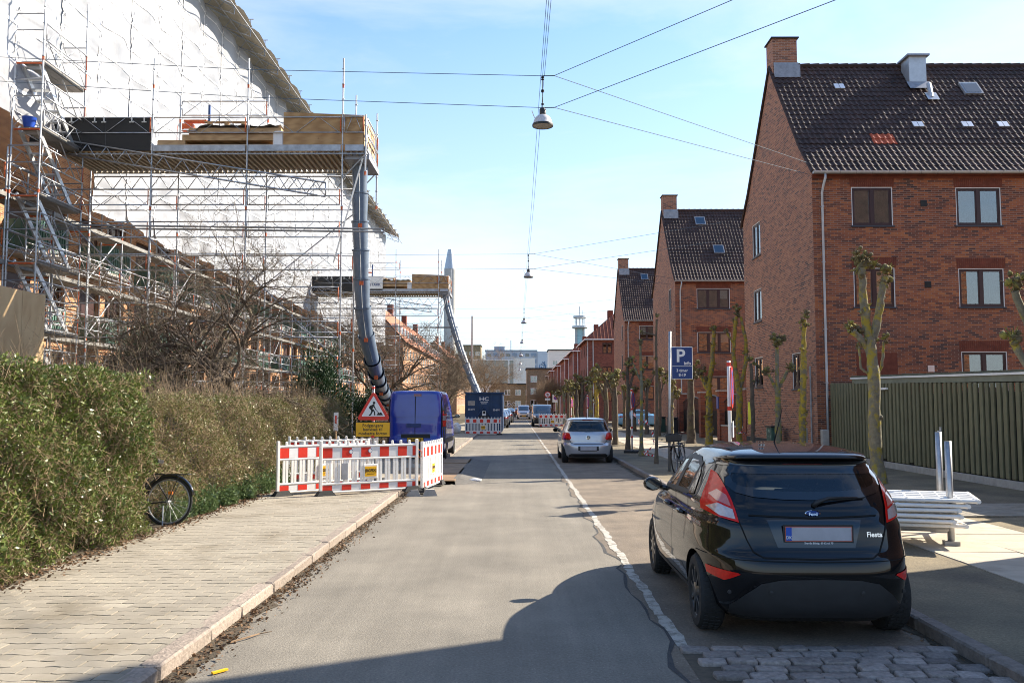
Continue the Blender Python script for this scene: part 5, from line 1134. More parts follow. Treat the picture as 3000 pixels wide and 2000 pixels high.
        for v in bm.verts:
            a, b = v.co.x, v.co.y
            o = {'rear':(a,-3,b),'front':(a,9,b),'left':(-3,a,b),'right':(3,a,b),'top':(a,b,5)}[face]; p, nn = s.hit(o, d)
            if p is None:
                q = Vector((a,b)).lerp(mid,.08); o = {'rear':(q.x,-3,q.y),'front':(q.x,9,q.y),'left':(-3,q.x,q.y),'right':(3,q.x,q.y),'top':(q.x,q.y,5)}[face]; p, nn = s.hit(o, d)
            if p is None: bad.append(v); continue
            if nn.dot(Vector(d)) > 0: nn = -nn
            v.co = p+nn*lift
        if bad: bmesh.ops.delete(bm, geom=bad, context='VERTS')
        bmesh.ops.recalc_face_normals(bm, faces=bm.faces[:])
        if bm.faces:
            c = sum((f.normal for f in bm.faces), Vector()); 
            if c.dot(Vector(d)) > 0: bmesh.ops.reverse_faces(bm, faces=bm.faces[:])
        me = bpy.data.meshes.new(name); bm.to_mesh(me); bm.free(); me.materials.append(m)
        if smooth: me.polygons.foreach_set('use_smooth', [True]*len(me.polygons))
        o = inst(name, me, parent or s.root)
        if label: o['label'] = label
        return o
    def strip(s, name, pts, face, w, m, lift=.005, parent=None):
        L_ = [Vector(p) for p in pts]; a = []; b = []
        for i, p in enumerate(L_):
            t = (L_[min(i+1,len(L_)-1)]-L_[max(i-1,0)]).normalized(); nn = Vector((-t.y,t.x)); a.append(p+nn*w/2); b.append(p-nn*w/2)
        return s.patch(name, [tuple(q) for q in a+b[::-1]], face, m, lift, .06, parent)
    def sym(s, name, poly, face, m, **kw):
        s.patch(name, poly, face, m, **kw)
        if face in ('rear','front','top'): s.patch(name, [(-a,b) for a,b in poly], face, m, **kw)
        else: s.patch(name, poly, 'right' if face == 'left' else 'left', m, **kw)
    def mirror(s, x, y, z, m, front=1):
        for sx in (-1,1):
            b = MB(); b.path([(sx*(x-.1),y,z-.06),(sx*(x+.06),y-.02,z-.02)], .028, 6)
            v, f = ico(2); b.add([(sx*(x+.14)+q.x*.10, y-.01+q.y*.07, z+.01+q.z*.075) for q in v], f); w = b.build('wing_mirror', m, s.root, True)
            g = MB(); g.lathe([(.0,0),(1,0)], 20, 0, Matrix.Translation((sx*(x+.14),y-.079*front,z+.01)) @ Matrix.Rotation(R(90)*front,4,'X') @ Matrix.Diagonal((.078,.054,1,1)), False); g.build('mirror_glass', M_['mirror'], w)
M_['rim_dark'] = mat('dark wheel trim', (.035,.035,.037), .35, .4, .15, 5, coat=.4)
M_['rim_silver'] = mat('silver wheel trim', (.35,.35,.36), .3, .7, .1, 5)
M_['mirror'] = mat('mirror glass', (.16,.18,.2), .03, 1., .02, 3)
M_['car_glass'] = mat('tinted car glass', (.006,.008,.009), .02, 0, .1, 3, spec=.9, coat=.6)
M_['car_glass_grey'] = mat('grey car glass', (.03,.036,.038), .02, 0, .1, 3, spec=.9, coat=.6)
M_['paint_black'] = mat('black car paint', (.0035,.0035,.0045), .4, 0, .1, 2, spec=.05, coat=1.)
M_['paint_silver'] = mat('silver car paint', (.50,.51,.54), .3, .55, .05, 2, coat=.8)
M_['paint_blue'] = mat('blue van paint', (.02,.045,.36), .22, 0, .08, 2, coat=.8)
M_['paint_graphite'] = mat('graphite car paint', (.05,.052,.058), .2, .3, .1, 2, coat=.8)
M_['paint_white'] = mat('white car paint', (.65,.65,.65), .3, 0, .05, 2, coat=.6)
M_['paint_sky'] = mat('pale blue car paint', (.10,.28,.48), .25, 0, .05, 2, coat=.6)
M_['paint_darkred'] = mat('dark red car paint', (.12,.01,.015), .25, 0, .1, 2, coat=.6)
M_['lamp_red'] = mat('red lamp lens', (.66,.010,.007), .25, 0, .2, 25, spec=.2, coat=.35)
M_['lamp_deep'] = mat('dark red lamp lens', (.20,.004,.004), .12, 0, .12, 25, coat=1.)
M_['lamp_clear'] = mat('clear lamp lens', (.52,.42,.40), .12, .2, .15, 30, coat=1.)
M_['chrome'] = mat('chrome', (.7,.7,.72), .12, 1., .05, 3)
M_['plate_blur'] = mat('pale number plate', (.40,.39,.42), .4, 0, .12, 7)
M_['plate_red'] = mat('plate border', (.45,.09,.05), .5)
M_['seam'] = mat('panel gap', (.003,.003,.003), .9)
HATCH = [(.17,.16,3.80,.72,5,4),(.24,.06,3.90,.80,5,4),(.33,.02,3.95,.835,5,4),(.48,.0,3.97,.855,5,4),(.60,.005,3.96,.86,5,4),(.67,.03,3.92,.86,5.2,4),(.72,.075,3.86,.858,5.4,4),(.80,.10,3.72,.85,5.4,4),(.90,.12,3.45,.836,5.4,4),(.965,.15,3.05,.81,5.2,4),(1.03,.19,2.88,.808,5,4),(1.12,.26,2.72,.768,5,4),(1.22,.34,2.55,.718,5,4),(1.31,.40,2.38,.668,5,4),(1.365,.41,2.26,.625,5,4),(1.39,.35,2.16,.605,5.5,4),(1.425,.37,2.02,.57,5.5,4),(1.45,.50,1.9,.51,4.5,4),(1.472,.72,1.75,.42,3.5,3.5),(1.487,1.0,1.6,.26,3,3),(1.492,1.2,1.4,.08,2.5,2.5)]
HATCH = [(z*1.018 if z > 1 else z, a, b, w*1.012, c, d) for z, a, b, w, c, d in HATCH]
M_['car_clear'] = glass_mat('clear car glass', (.6,.65,.64), .02); M_['seat'] = mat('dark seat cloth', (.06,.06,.065), .9)
FW = [(-.60,1.0),(.60,1.0),(.68,1.06),(.60,1.36),(.0,1.40),(-.60,1.36),(-.68,1.06)]
def cabin(c, k=1.0):
    for x in (-.36,.36):
        b = MB(); b.rbox((x-.24,1.75,.4),(x+.24,1.93,1.04), .06); o = b.build('front_seat', M_['seat'], c.root); b = MB(); b.rbox((x-.13,1.78,1.08),(x+.13,1.88,1.30), .045); b.tube((x-.06,1.83,1.0),(x-.06,1.83,1.1), .008, 5); b.tube((x+.06,1.83,1.0),(x+.06,1.83,1.1), .008, 5); b.build('headrest', M_['seat'], o)
    b = MB(); b.rbox((-.62,.85,.4),(.62,1.03,.98), .06); o = b.build('rear_seat', M_['seat'], c.root)
    for x in (-.36,.36): b = MB(); b.rbox((x-.12,.88,1.0),(x+.12,.96,1.12), .035); b.build('headrest', M_['seat'], o)
    b = MB(); b.box((-.6,.32,.93),(.6,.84,.95)); b.build('parcel_shelf', M_['seat'], c.root); b = MB(); b.rbox((-.66,2.45,.55),(.66,2.85,.97), .05); b.build('dashboard', M_['seat'], c.root)
    b = MB(); b.path([(-.36+.18*math.cos(t),2.35+.05*math.sin(t),1.0+.17*math.sin(t)) for t in np.linspace(0,6.29,21)], .014, 5); b.build('steering_wheel', M_['black_plastic'], c.root, True)
    b = MB(); b.rbox((-.11,2.2,1.29),(.11,2.23,1.35), .01); b.build('inner_mirror', M_['black_plastic'], c.root)
car = Car('parked_car', (2.335,6.93,0), R(-.6), HATCH, M_['paint_black'], 'shiny black hatchback parked at the kerb in the right foreground', (.66,3.15), .305, N=104)
cabin(car); car.glazing('windscreen', FW, 'front', M_['car_clear'])
car.glazing('rear_window', [(-.60,1.352),(-.635,1.28),(-.625,1.2),(-.57,1.15),(-.44,1.118),(-.2,1.10),(0,1.096),(.2,1.10),(.44,1.118),(.57,1.15),(.625,1.2),(.635,1.28),(.60,1.352)], 'rear', M_['car_clear'], .06)
car.patch('spoiler_lip', [(-.61,1.405),(-.64,1.352),(.64,1.352),(.61,1.405)], 'rear', M_['black_gloss'], .008, .04)
car.patch('brake_light', [(-.16,1.385),(-.16,1.37),(.16,1.37),(.16,1.385)], 'rear', M_['lamp_deep'], .013)
TL = [(.672,1.305),(.71,1.22),(.76,1.12),(.79,1.05),(.79,1.00),(.70,.955),(.575,.925),(.585,1.0),(.61,1.12),(.635,1.22),(.652,1.285)]
car.sym('tail_light', TL, 'rear', M_['lamp_red'], lift=.012, step=.03)
car.sym('tail_light_reversing', [(.765,1.03),(.69,.968),(.595,.945),(.605,1.02),(.70,1.06)], 'rear', M_['lamp_clear'], lift=.017, step=.03)
car.sym('tail_light_core', [(.735,1.12),(.70,1.075),(.615,1.04),(.63,1.12),(.68,1.16)], 'rear', M_['lamp_clear2'] if 'lamp_clear2' in M_ else mat('pink lamp lens', (.55,.16,.13), .15, 0, .15, 30, coat=1.), lift=.017, step=.03)
car.sym('rear_reflector', [(.80,.575),(.795,.515),(.70,.487),(.595,.545),(.61,.555)], 'rear', M_['lamp_red'], lift=.008, step=.03)
car.patch('lower_bumper', [(-.66,.30),(-.56,.40),(-.45,.485),(-.3,.515),(0,.52),(.3,.515),(.45,.485),(.56,.40),(.66,.30),(.66,.22),(-.66,.22)], 'rear', M_['black_plastic'], .008)
car.patch('plate_recess', [(-.37,.955),(-.30,.745),(.30,.745),(.37,.955)], 'rear', M_['black_gloss'], .003)
def gap(c, pts, face, w=.009): return c.strip('panel_gap', pts, face, w, M_['seam'], .0035)
gap(car, [(-.60,1.0),(-.565,.9),(-.53,.8),(-.49,.715),(-.42,.675),(0,.665),(.42,.675),(.49,.715),(.53,.8),(.565,.9),(.60,1.0)], 'rear', .011)
for sx in (-1,1): gap(car, [(sx*.56,1.33),(sx*.57,1.35)], 'rear')
car.strip('rear_crease', [(-.50,.985),(0,.965),(.50,.985)], 'rear', .012, M_['seam'], .006)
car.strip('bumper_seam', [(-.84,.665),(-.6,.655),(0,.645),(.6,.655),(.84,.665)], 'rear', .006, M_['seam'], .005)
def plate(c, y, z, x=0., w=.52, h=.115, eu=True, mt='plate_blur', tilt=0, pr=None):
    r = bpy.data.objects.new('number_plate', None); b = MB(); b.box((x-w/2-.012,-.012,z-h/2-.025),(x+w/2+.012,.0,z+h/2+.012)); o = b.build('number_plate', M_['black_plastic'], c.root, loc=(0,y,0)); bpy.data.objects.remove(r)
    b = MB(); b.box((x-w/2,-.016,z-h/2),(x+w/2,-.012,z+h/2)); b.build('plate_face', M_['plate_red'] if eu else M_[mt], o)
    b = MB(); b.box((x-w/2+.006,-.019,z-h/2+.006),(x+w/2-.006,-.016,z+h/2-.006)); b.build('plate_field', M_[mt], o)
    if eu: b = MB(); b.box((x-w/2+.006,-.021,z-h/2+.006),(x-w/2+.05,-.019,z+h/2-.006)); b.build('plate_band', mat('plate blue', (.02,.08,.4), .5), o); text('lettering', 'DK', .032, M_['white_film'], o, (x-w/2+.028,-.022,z-.028))
    return o
yb = car.hit((0,-3,.85),(0,1,0))[0].y
pl_ = plate(car, yb-.004, .852, .02)
text('lettering', 'Skandic Bilsalg  60 62 66 70', .020, M_['white_film'], pl_, (.02,-.0145,.781))
b = MB(); b.lathe([(0,0),(1,0),(1.,.008),(.0,.012)], 24, 0, Matrix.Translation((0,car.hit((0,-3,1.0),(0,1,0))[0].y-.0,1.0)) @ Matrix.Rotation(R(90-14),4,'X') @ Matrix.Diagonal((.062,.026,1,1))); e_ = b.build('badge', M_['chrome'], car.root, True)
b = MB(); b.lathe([(0,.0105),(.86,.0105),(.8,.0145),(0,.0145)], 24, 0, Matrix.Translation((0,car.hit((0,-3,1.0),(0,1,0))[0].y,1.0)) @ Matrix.Rotation(R(90-14),4,'X') @ Matrix.Diagonal((.062,.026,1,1))); b.build('badge_field', M_['blue_sign'], e_, True)
yy = car.hit((0,-3,1.0),(0,1,0))[0].y
text('lettering', 'Ford', .036, M_['chrome'], e_, (0,yy-.016,.997), (R(90-14),0,0))
yy = car.hit((.46,-3,.83),(0,1,0))[0].y
text('model_script', 'Fiesta', .054, M_['chrome'], car.root, (.46,yy-.006,.845), (R(83),0,R(4)))
b = MB(); yy = car.hit((-.47,-3,.845),(0,1,0))[0].y; b.box((-.535,-.004,-.011),(-.405,.0,.011)); o = b.build('side_badge', M_['white_film'], car.root, loc=(0,yy-.004,.86)); o.rotation_euler = (R(-7),0,R(-3))
text('lettering', 'ECOnetic', .018, M_['lamp_deep'], o, (-.475,-.0055,0))
wb = Vector(car.hit((.02,-3,1.085),(0,1,0))[0]); we = Vector(car.hit((.38,-3,1.12),(0,1,0))[0])
b = MB(); b.path([wb+Vector((0,-.02,-.03)),wb+Vector((.02,-.035,0)),wb+Vector((.12,-.03,.035)),we+Vector((0,-.02,.0))], [.024,.02,.013,.006], 6); b.path([wb+Vector((.04,-.022,.01)),we+Vector((.05,-.012,-.005))], .007, 4); b.build('rear_wiper', M_['black_plastic'], car.root, True)
# sides
SW = [(1.02,1.055),(2.55,1.02),(2.45,1.12),(2.2,1.26),(1.95,1.36),(1.6,1.405),(1.25,1.40),(1.02,1.36),(.86,1.27),(.78,1.15)]
for f in ('left','right'):
    car.patch('pillar_trim', [[(1.63,1.05),(1.72,1.05),(1.72,1.40),(1.63,1.40)],[(1.05,1.07),(1.12,1.07),(1.10,1.37),(1.05,1.34)]], f, M_['black_plastic'], .006, .06)
    car.glazing('side_window', [(1.70,1.045),(2.46,1.025),(2.34,1.16),(2.13,1.29),(1.94,1.365),(1.70,1.39)], f, M_['car_clear'], .04, 'black_plastic')
    car.glazing('side_window', [(1.10,1.06),(1.65,1.05),(1.65,1.39),(1.3,1.388),(1.08,1.34)], f, M_['car_clear'], .04, 'black_plastic')
    car.patch('side_window', [(.86,1.09),(1.06,1.075),(1.05,1.31),(.95,1.25)], f, M_['car_glass'], .007, .05)
    gap(car, [(1.68,1.04),(1.68,.7),(1.66,.45),(1.63,.33)], f); gap(car, [(2.7,.98),(2.78,.8),(2.76,.5),(2.7,.33)], f); gap(car, [(1.06,1.03),(1.0,.85),(1.03,.68)], f)
    car.strip('sill_strip', [(1.02,.285),(2.78,.285)], f, .05, M_['black_plastic'], .004)
    car.patch('fuel_flap' if f == 'right' else 'body_crease', [(.52,.90),(.62,.93),(.64,.90),(.54,.87)], f, M_['paint_black'], .002)
    for y0 in (1.12,1.82):
        p = Vector(car.hit((-3 if f == 'left' else 3, y0+.09, .90), (1 if f == 'left' else -1,0,0))[0]); s_ = -1 if f == 'left' else 1
        b = MB(); b.path([p+Vector((s_*.004,-.1,0)),p+Vector((s_*.035,-.06,.004)),p+Vector((s_*.038,.06,.004)),p+Vector((s_*.004,.1,0))], .017, 6); b.build('door_handle', M_['paint_black'], car.root, True)
car.mirror(.80,2.42,1.03, M_['paint_black'])
for x, z in ((-.38,.42),(.32,.42),(-.67,.40),(.70,.40)):
    p = car.hit((x,-3,z),(0,1,0))[0]; b = MB(); b.lathe([(0,0),(.016,0),(.016,.01),(0,.012)], 12, 0, Matrix.Translation(p+Vector((0,-.004,0))) @ Matrix.Rotation(R(90),4,'X')); b.build('parking_sensor', M_['black_plastic'], car.root)
b = MB(); b.path([(0,1.25,1.48),(0,1.02,1.72),(0,.93,1.83)], [.008,.004,.003], 5); b.build('aerial', M_['black_plastic'], car.root)
for f_ in (-1,1): car.strip('roof_gutter', [(f_*.50,.75),(f_*.535,1.2),(f_*.53,1.7)], 'top', .014, M_['seam'], .004)

# silver hatchback farther along
SIL = [(.18,.14,3.8,.74,5,4),(.26,.04,3.9,.80,5,4),(.40,.0,3.95,.82,5,4),(.55,.0,3.95,.835,5.4,4),(.62,.03,3.93,.84,5.5,4),(.66,.05,3.9,.84,5.6,4),(.75,.06,3.75,.835,6,4),(.88,.08,3.5,.825,6,4),(.95,.10,3.1,.80,6,4),(1.02,.13,2.9,.775,6,4),(1.15,.22,2.7,.72,5.5,4),(1.28,.31,2.45,.67,5.5,4),(1.36,.34,2.3,.63,5.5,4),(1.385,.28,2.2,.61,5.5,4),(1.42,.31,2.0,.56,5,4),(1.445,.55,1.85,.46,4,4),(1.46,.9,1.6,.25,3,3),(1.462,1.1,1.4,.08,2.5,2.5)]
pc = Car('parked_car', (2.31,28.6,0), R(.3), SIL, M_['paint_silver'], 'silver hatchback parked at the kerb ahead of the black car', (.62,3.06), .30, N=84)
cabin(pc); pc.glazing('windscreen', FW, 'front', M_['car_clear'])
pc.glazing('rear_window', [(-.55,1.34),(-.60,1.24),(-.66,1.05),(-.62,1.02),(0,1.0),(.62,1.02),(.66,1.05),(.60,1.24),(.55,1.34)], 'rear', M_['car_clear'], .045)
pc.patch('brake_light', [(-.17,1.40),(-.17,1.385),(.17,1.385),(.17,1.40)], 'rear', M_['lamp_deep'], .01)
pc.sym('tail_light', [(.60,.97),(.72,.975),(.79,.95),(.80,.75),(.60,.745),(.545,.80)], 'rear', M_['lamp_red'], lift=.01)
pc.sym('tail_light_lower', [(.61,.80),(.79,.80),(.795,.75),(.61,.75)], 'rear', M_['lamp_deep'], lift=.014)
gap(pc, [(-.60,.74),(-.55,.66),(-.45,.62),(.45,.62),(.55,.66),(.60,.74)], 'rear', .014)
pc.patch('plate_recess', [(-.33,.55),(-.33,.41),(.33,.41),(.33,.55)], 'rear', M_['black_plastic'], .003)
plate(pc, pc.hit((0,-3,.48),(0,1,0))[0].y-.003, .48, 0, eu=False)
pc.patch('lower_bumper', [(-.62,.27),(-.55,.31),(.55,.31),(.62,.27),(.6,.2),(-.6,.2)], 'rear', M_['black_plastic'], .006)
for f in ('left','right'):
    pc.glazing('side_window', [(.95,1.04),(2.5,1.0),(2.2,1.24),(1.9,1.36),(1.2,1.37),(.95,1.28)], f, M_['car_clear'], .045); gap(pc, [(1.6,1.0),(1.6,.35)], f)
p = pc.hit((0,-3,.83),(0,1,0))[0]; b = MB(); b.lathe([(.075,0),(.075,.01),(.06,.012),(.058,0)], 24, 0, Matrix.Translation(p) @ Matrix.Rotation(R(84),4,'X')); b.lathe([(0,.004),(.06,.004)], 24, 1, Matrix.Translation(p) @ Matrix.Rotation(R(84),4,'X'), False)
bd = b.build('badge', [M_['chrome'], M_['black_gloss']], pc.root, 40); text('lettering', 'V', .06, M_['chrome'], bd, (p.x,p.y-.012,p.z+.022), ext=.002); text('lettering', 'W', .06, M_['chrome'], bd, (p.x,p.y-.012,p.z-.022), ext=.002)
pc.mirror(.79,2.42,1.0, M_['black_plastic'])
b = MB(); b.path([(0,.75,1.45),(0,.6,1.68)], [.008,.004], 5); b.build('aerial', M_['black_plastic'], pc.root)

# panel vans: one builder seen from the rear or the front
def van(loc, rz, paint, label, H=2.28, L_=5.0, w=.975, rear_dark=True):
    s = H/1.97
    lv = [(.25,.10,L_-.15,w-.06,9,4),(.36,.02,L_-.03,w-.01,9,4),(.6,.0,L_,w,10,4),(.72,.02,L_,w,10,4),(.85,.05,L_-.06,w,10,4),(1.02*s,.06,L_-.35,w-.005,10,4.5),(1.12*s,.07,L_-.75,w-.01,10,5),(1.35*s,.09,L_-1.1,w-.025,12,5),(1.6*s,.11,L_-1.5,w-.055,12,5),(1.8*s,.13,L_-1.85,w-.09,12,5),(1.9*s,.145,L_-2.1,w-.12,11,5),(1.95*s,.19,L_-2.4,w-.18,9,4),(1.97*s,.4,L_-2.9,w-.5,5,3)]
    return Car('van', loc, rz, lv, paint, label, (.95,L_-.95), .34, 'van', N=48, tyre_w=.22)
bv = van((-3.33,29.2,.06), R(-.8), M_['paint_blue'], 'blue panel van parked half on the left pavement behind the barriers')
bv.patch('rear_door', [(-.78,1.95),(-.80,1.5),(-.78,1.42),(-.02,1.42),(-.02,1.98)], 'rear', M_['paint_blue'], .012); bv.patch('rear_door', [(.78,1.95),(.80,1.5),(.78,1.42),(.02,1.42),(.02,1.98)], 'rear', M_['paint_blue'], .012)
gap(bv, [(0,2.1),(0,.55)], 'rear', .022); bv.strip('door_gap', [(-.84,2.0),(-.86,1.2),(-.86,.56)], 'rear', .022, M_['seam'], .005); bv.strip('door_gap', [(.86,.56),(.86,1.2),(.84,2.0)], 'rear', .022, M_['seam'], .005)
bv.patch('corner_pillar', [(.845,2.1),(.93,1.95),(.965,1.2),(.96,.6),(.87,.6),(.87,1.3)], 'rear', M_['black_plastic'], .008); bv.patch('corner_pillar', [(-.845,2.1),(-.93,1.95),(-.965,1.2),(-.96,.6),(-.87,.6),(-.87,1.3)], 'rear', M_['black_plastic'], .008)
bv.sym('tail_light', [(.885,1.62),(.955,1.62),(.962,1.1),(.885,1.1)], 'rear', M_['lamp_red'], lift=.016); bv.sym('tail_light_clear', [(.885,1.45),(.955,1.45),(.955,1.3),(.885,1.3)], 'rear', M_['lamp_clear'], lift=.02)
bv.patch('door_handle', [(-.28,1.2),(-.28,1.08),(.2,1.08),(.2,1.2)], 'rear', M_['blue_sign'], .02); bv.patch('step_bumper', [(-.9,.56),(-.9,.36),(.9,.36),(.9,.56)], 'rear', M_['black_plastic'], .03); bv.patch('brake_light', [(-.05,2.17),(-.05,2.09),(.2,2.09),(.2,2.17)], 'rear', M_['lamp_deep'], .02)
b = MB(); b.box((-.45,-.01,.73),(.5,0,.86)); b.build('plate_trim', M_['black_plastic'], bv.root, loc=(0,.02,0)); o = plate(bv, .005, .68, .02, eu=False, mt='yellow_sign'); text('lettering', 'EB 81 2 5', .1, M_['black_ink'], o, (.02,-.021,.68))
for f in ('left','right'):
    bv.patch('side_window', [(3.0,1.38),(3.75,1.36),(3.55,1.75),(3.25,1.95),(3.0,1.97)], f, M_['car_glass'], .006); gap(bv, [(2.95,2.0),(2.95,.5)], f, .014); gap(bv, [(1.75,2.0),(1.75,.5)], f, .014); bv.strip('rub_strip', [(.3,.62),(4.6,.62)], f, .16, M_['black_plastic'], .01)
bv.mirror(.98,3.55,1.4, M_['black_plastic'])
def van_front(v, L_, w, s=1.0):
    v.patch('windscreen', [(-.76*w,1.14*s),(.76*w,1.14*s),(.66*w,1.72*s),(-.66*w,1.72*s)], 'front', M_['car_glass_grey'], .006); v.sym('headlight', [(.62*w,.98),(.92*w,1.0),(.95*w,.86),(.66*w,.82)], 'front', M_['lamp_clear'], lift=.01)
    v.patch('grille', [(-.55*w,.94),(.55*w,.94),(.5*w,.76),(-.5*w,.76)], 'front', M_['black_plastic'], .01); v.patch('lower_grille', [(-.6*w,.55),(.6*w,.55),(.6*w,.38),(-.6*w,.38)], 'front', M_['black_plastic'], .01)
    for k in range(3): v.strip('grille_bar', [(-.52*w,.80+.05*k),(.52*w,.80+.05*k)], 'front', .014, M_['chrome'], .015)
    for f in ('left','right'): v.patch('side_window', [(L_-2.0,1.2*s),(L_-1.25,1.18*s),(L_-1.45,1.5*s),(L_-1.75,1.68*s),(L_-2.0,1.7*s)], f, M_['car_glass'], .006)
    v.mirror(.98*w,L_-1.4,1.25*s, M_['black_plastic'], -1)
dv = van((2.35,83.2,0), R(180), M_['paint_graphite'], 'dark van facing the camera beyond the silver hatchback', 1.95); van_front(dv, 5.0, .975)
wv = van((1.0,124,0), R(180), M_['paint_white'], 'small white van driving towards the camera far down the road', 1.9, 4.4, .9); van_front(wv, 4.4, .9); plate(wv, 4.405, .5, eu=False, mt='yellow_sign')
for ch in list(wv.root.children):
    if ch.name.startswith('number_plate'): ch.rotation_euler = (0,0,R(180)); ch.location = (0,4.41,.0)
SED = [(.18,.12,4.5,.80,5,4),(.3,.02,4.65,.88,5,4),(.5,0,4.69,.91,5,4),(.65,.0,4.68,.92,5,4),(.8,.02,4.5,.92,5,4),(.93,.06,4.1,.90,5,4),(1.0,.18,3.5,.86,4.5,4),(1.04,.32,3.3,.84,4,4),(1.12,.6,3.05,.78,4,4),(1.25,1.0,2.75,.70,4,4),(1.36,1.45,2.5,.62,4,4),(1.42,1.75,2.3,.45,3.5,3.5),(1.44,1.95,2.15,.15,3,3)]
def saloon(loc, rz, paint, label, front=False, lv=SED):
    c = Car('parked_car' if not front else 'car', loc, rz, lv, paint, label, (.9,3.75), .33, 'car', 'cars far down the street', N=36)
    c.patch('rear_window', [(-.62,1.08),(.62,1.08),(.52,1.37),(-.52,1.37)], 'rear', M_['car_glass'], .006); c.sym('tail_light', [(.55,.88),(.88,.9),(.88,.8),(.6,.77)], 'rear', M_['lamp_deep'], lift=.008); plate(c, -.004, .72, eu=False)
    c.patch('windscreen', [(-.66,1.02),(.66,1.02),(.55,1.36),(-.55,1.36)], 'front', M_['car_glass_grey'], .006); c.sym('headlight', [(.5,.78),(.85,.82),(.85,.7),(.55,.67)], 'front', M_['lamp_clear'], lift=.008)
    for f in ('left','right'): c.patch('side_window', [(1.0,1.08),(3.0,1.05),(2.6,1.33),(1.7,1.38)], f, M_['car_glass'], .006)
    return c
saloon((-1.55,73,0), 0, M_['paint_graphite'], 'dark grey saloon parked just past the blue container')
saloon((-1.5,84,0), 0, M_['paint_white'], 'white saloon parked beyond the dark grey saloon on the left')
saloon((-1.35,95,0), R(-2), M_['paint_graphite'], 'dark car third in the line on the left')
saloon((-1.6,112,0), 0, M_['paint_white'], 'white car fourth in the line on the left')
saloon((-1.0,140,0), 0, M_['paint_graphite'], 'dark car near the end of the street on the left')
saloon((.6,168,0), R(8), M_['paint_darkred'], 'dark red car at the far end of the street')
saloon((8.2,73.5,.1), R(-72), M_['paint_sky'], 'pale blue car parked beside the far houses behind the trees')
# ---------------------------------------------------------------- barriers, signs, fence, lamps and other street things
def barrier_proto():
    root = empty('barrier_fence', (0,0,0)); L_ = 2.08
    f = MB()
    for x in (0,L_): f.rbox((x-.028,-.03,.0),(x+.028,.03,1.06), .008)
    for z, r in ((.95,.026),(.70,.022),(.225,.024),(.065,.022)): f.tube((.02,0,z),(L_-.02,0,z), r, 8)
    f.build('frame', M_['white_plastic'], root, 40)
    for k in range(10): b = MB(); b.rbox((-.024,-.02,0),(.024,.02,.085), .008); b.build('knob', M_['white_plastic'], root, loc=(.18+k*.192,0,.96))
    for z0, z1, nm in ((.725,.925,'upper_board'),(.09,.2,'lower_board')):
        b = MB(); b.box((.03,-.012,z0),(L_-.03,.012,z1)); bd = b.build(nm, M_['white_film'], root); w = (L_-.06)/10.
        for k in range(5):
            for s in (-1,1): b = MB(); x0 = .03+w*(2*k)+(.0 if k else 0); b.box((x0,-.0155 if s < 0 else .0125,z0+.004),(x0+w,-.0125 if s < 0 else .0155,z1-.004)); b.build('red_stripe', M_['red_film'], bd)
        for s in (-1,1): b = MB(); b.box((L_-.03-w*.35,-.0155 if s < 0 else .0125,z0+.004),(L_-.03,-.0125 if s < 0 else .0155,z1-.004)); b.build('red_stripe', M_['red_film'], bd)
    sl = MB(); sl.rbox((-.026,-.014,.235),(.026,.014,.69), .006); slm = sl.mesh(M_['white_plastic'], name='slat')
    x = .13
    while x < L_-.1: inst('slat', slm, root, (x,0,0)); x += .062 if (round((x-.13)/.18*10) % 10) < 3 else .118
    b = MB(); b.rbox((L_/2-.15,-.03,.30),(L_/2+.15,.03,.58), .01); p = b.build('name_panel', M_['white_plastic'], root)
    b = MB(); b.box((L_/2-.125,-.034,.34),(L_/2+.125,-.03,.54)); b.build('yellow_plate', M_['yellow_sign'], p)
    text('lettering', '|BGFIX|', .085, M_['black_ink'], p, (L_/2,-.036,.455), sx=.9); b = MB(); b.box((L_/2-.08,-.0365,.385),(L_/2+.08,-.0345,.393)); b.build('rule', M_['black_ink'], p)
    for x in (.1,L_-.1): b = MB(); b.add([(x-.2,-.09,0),(x+.2,-.09,0),(x+.2,.09,0),(x-.2,.09,0),(x-.12,-.05,.1),(x+.12,-.05,.1),(x+.12,.05,.1),(x-.12,.05,.1)],[(0,3,2,1),(4,5,6,7),(0,1,5,4),(1,2,6,5),(2,3,7,6),(3,0,4,7)]); b.build('foot', M_['black_rubber'], root)
    return root
bp0 = barrier_proto(); first = True
def barrier(a, b, z, label, sc=1.0, feet=True, tilt=0.):
    global first
    a, b = Vector(a), Vector(b); o = bp0 if first else copy_tree(bp0); first = False
    o.location = (a.x,a.y,z); o.rotation_euler = (0,tilt,math.atan2(b.y-a.y,b.x-a.x)); o.scale = (sc,sc,sc); tag(o, label, 'barrier', 'red and white barrier fences'); return o
b1 = barrier((-3.80,17.35),(-2.07,18.5),.1,'red and white barrier facing the camera across the pavement, round stickers on it')
barrier((-4.62,17.3),(-3.1,18.75),.1,'red and white barrier against the hedge, partly behind the front one')
barrier((-1.98,18.75),(-1.75,20.8),.04,'red and white barrier standing lengthwise along the kerb edge')
barrier((-5.1,20.0),(-3.35,21.0),.1,'red and white barrier hidden behind the two front ones by the van')
barrier((-3.2,56.2),(-.95,56.3),.0,'red and white barrier standing in front of the blue container', 1.07)
barrier((1.95,76.3),(4.2,76.2),.0,'red and white barrier in front of the dark van on the right', 1.1)
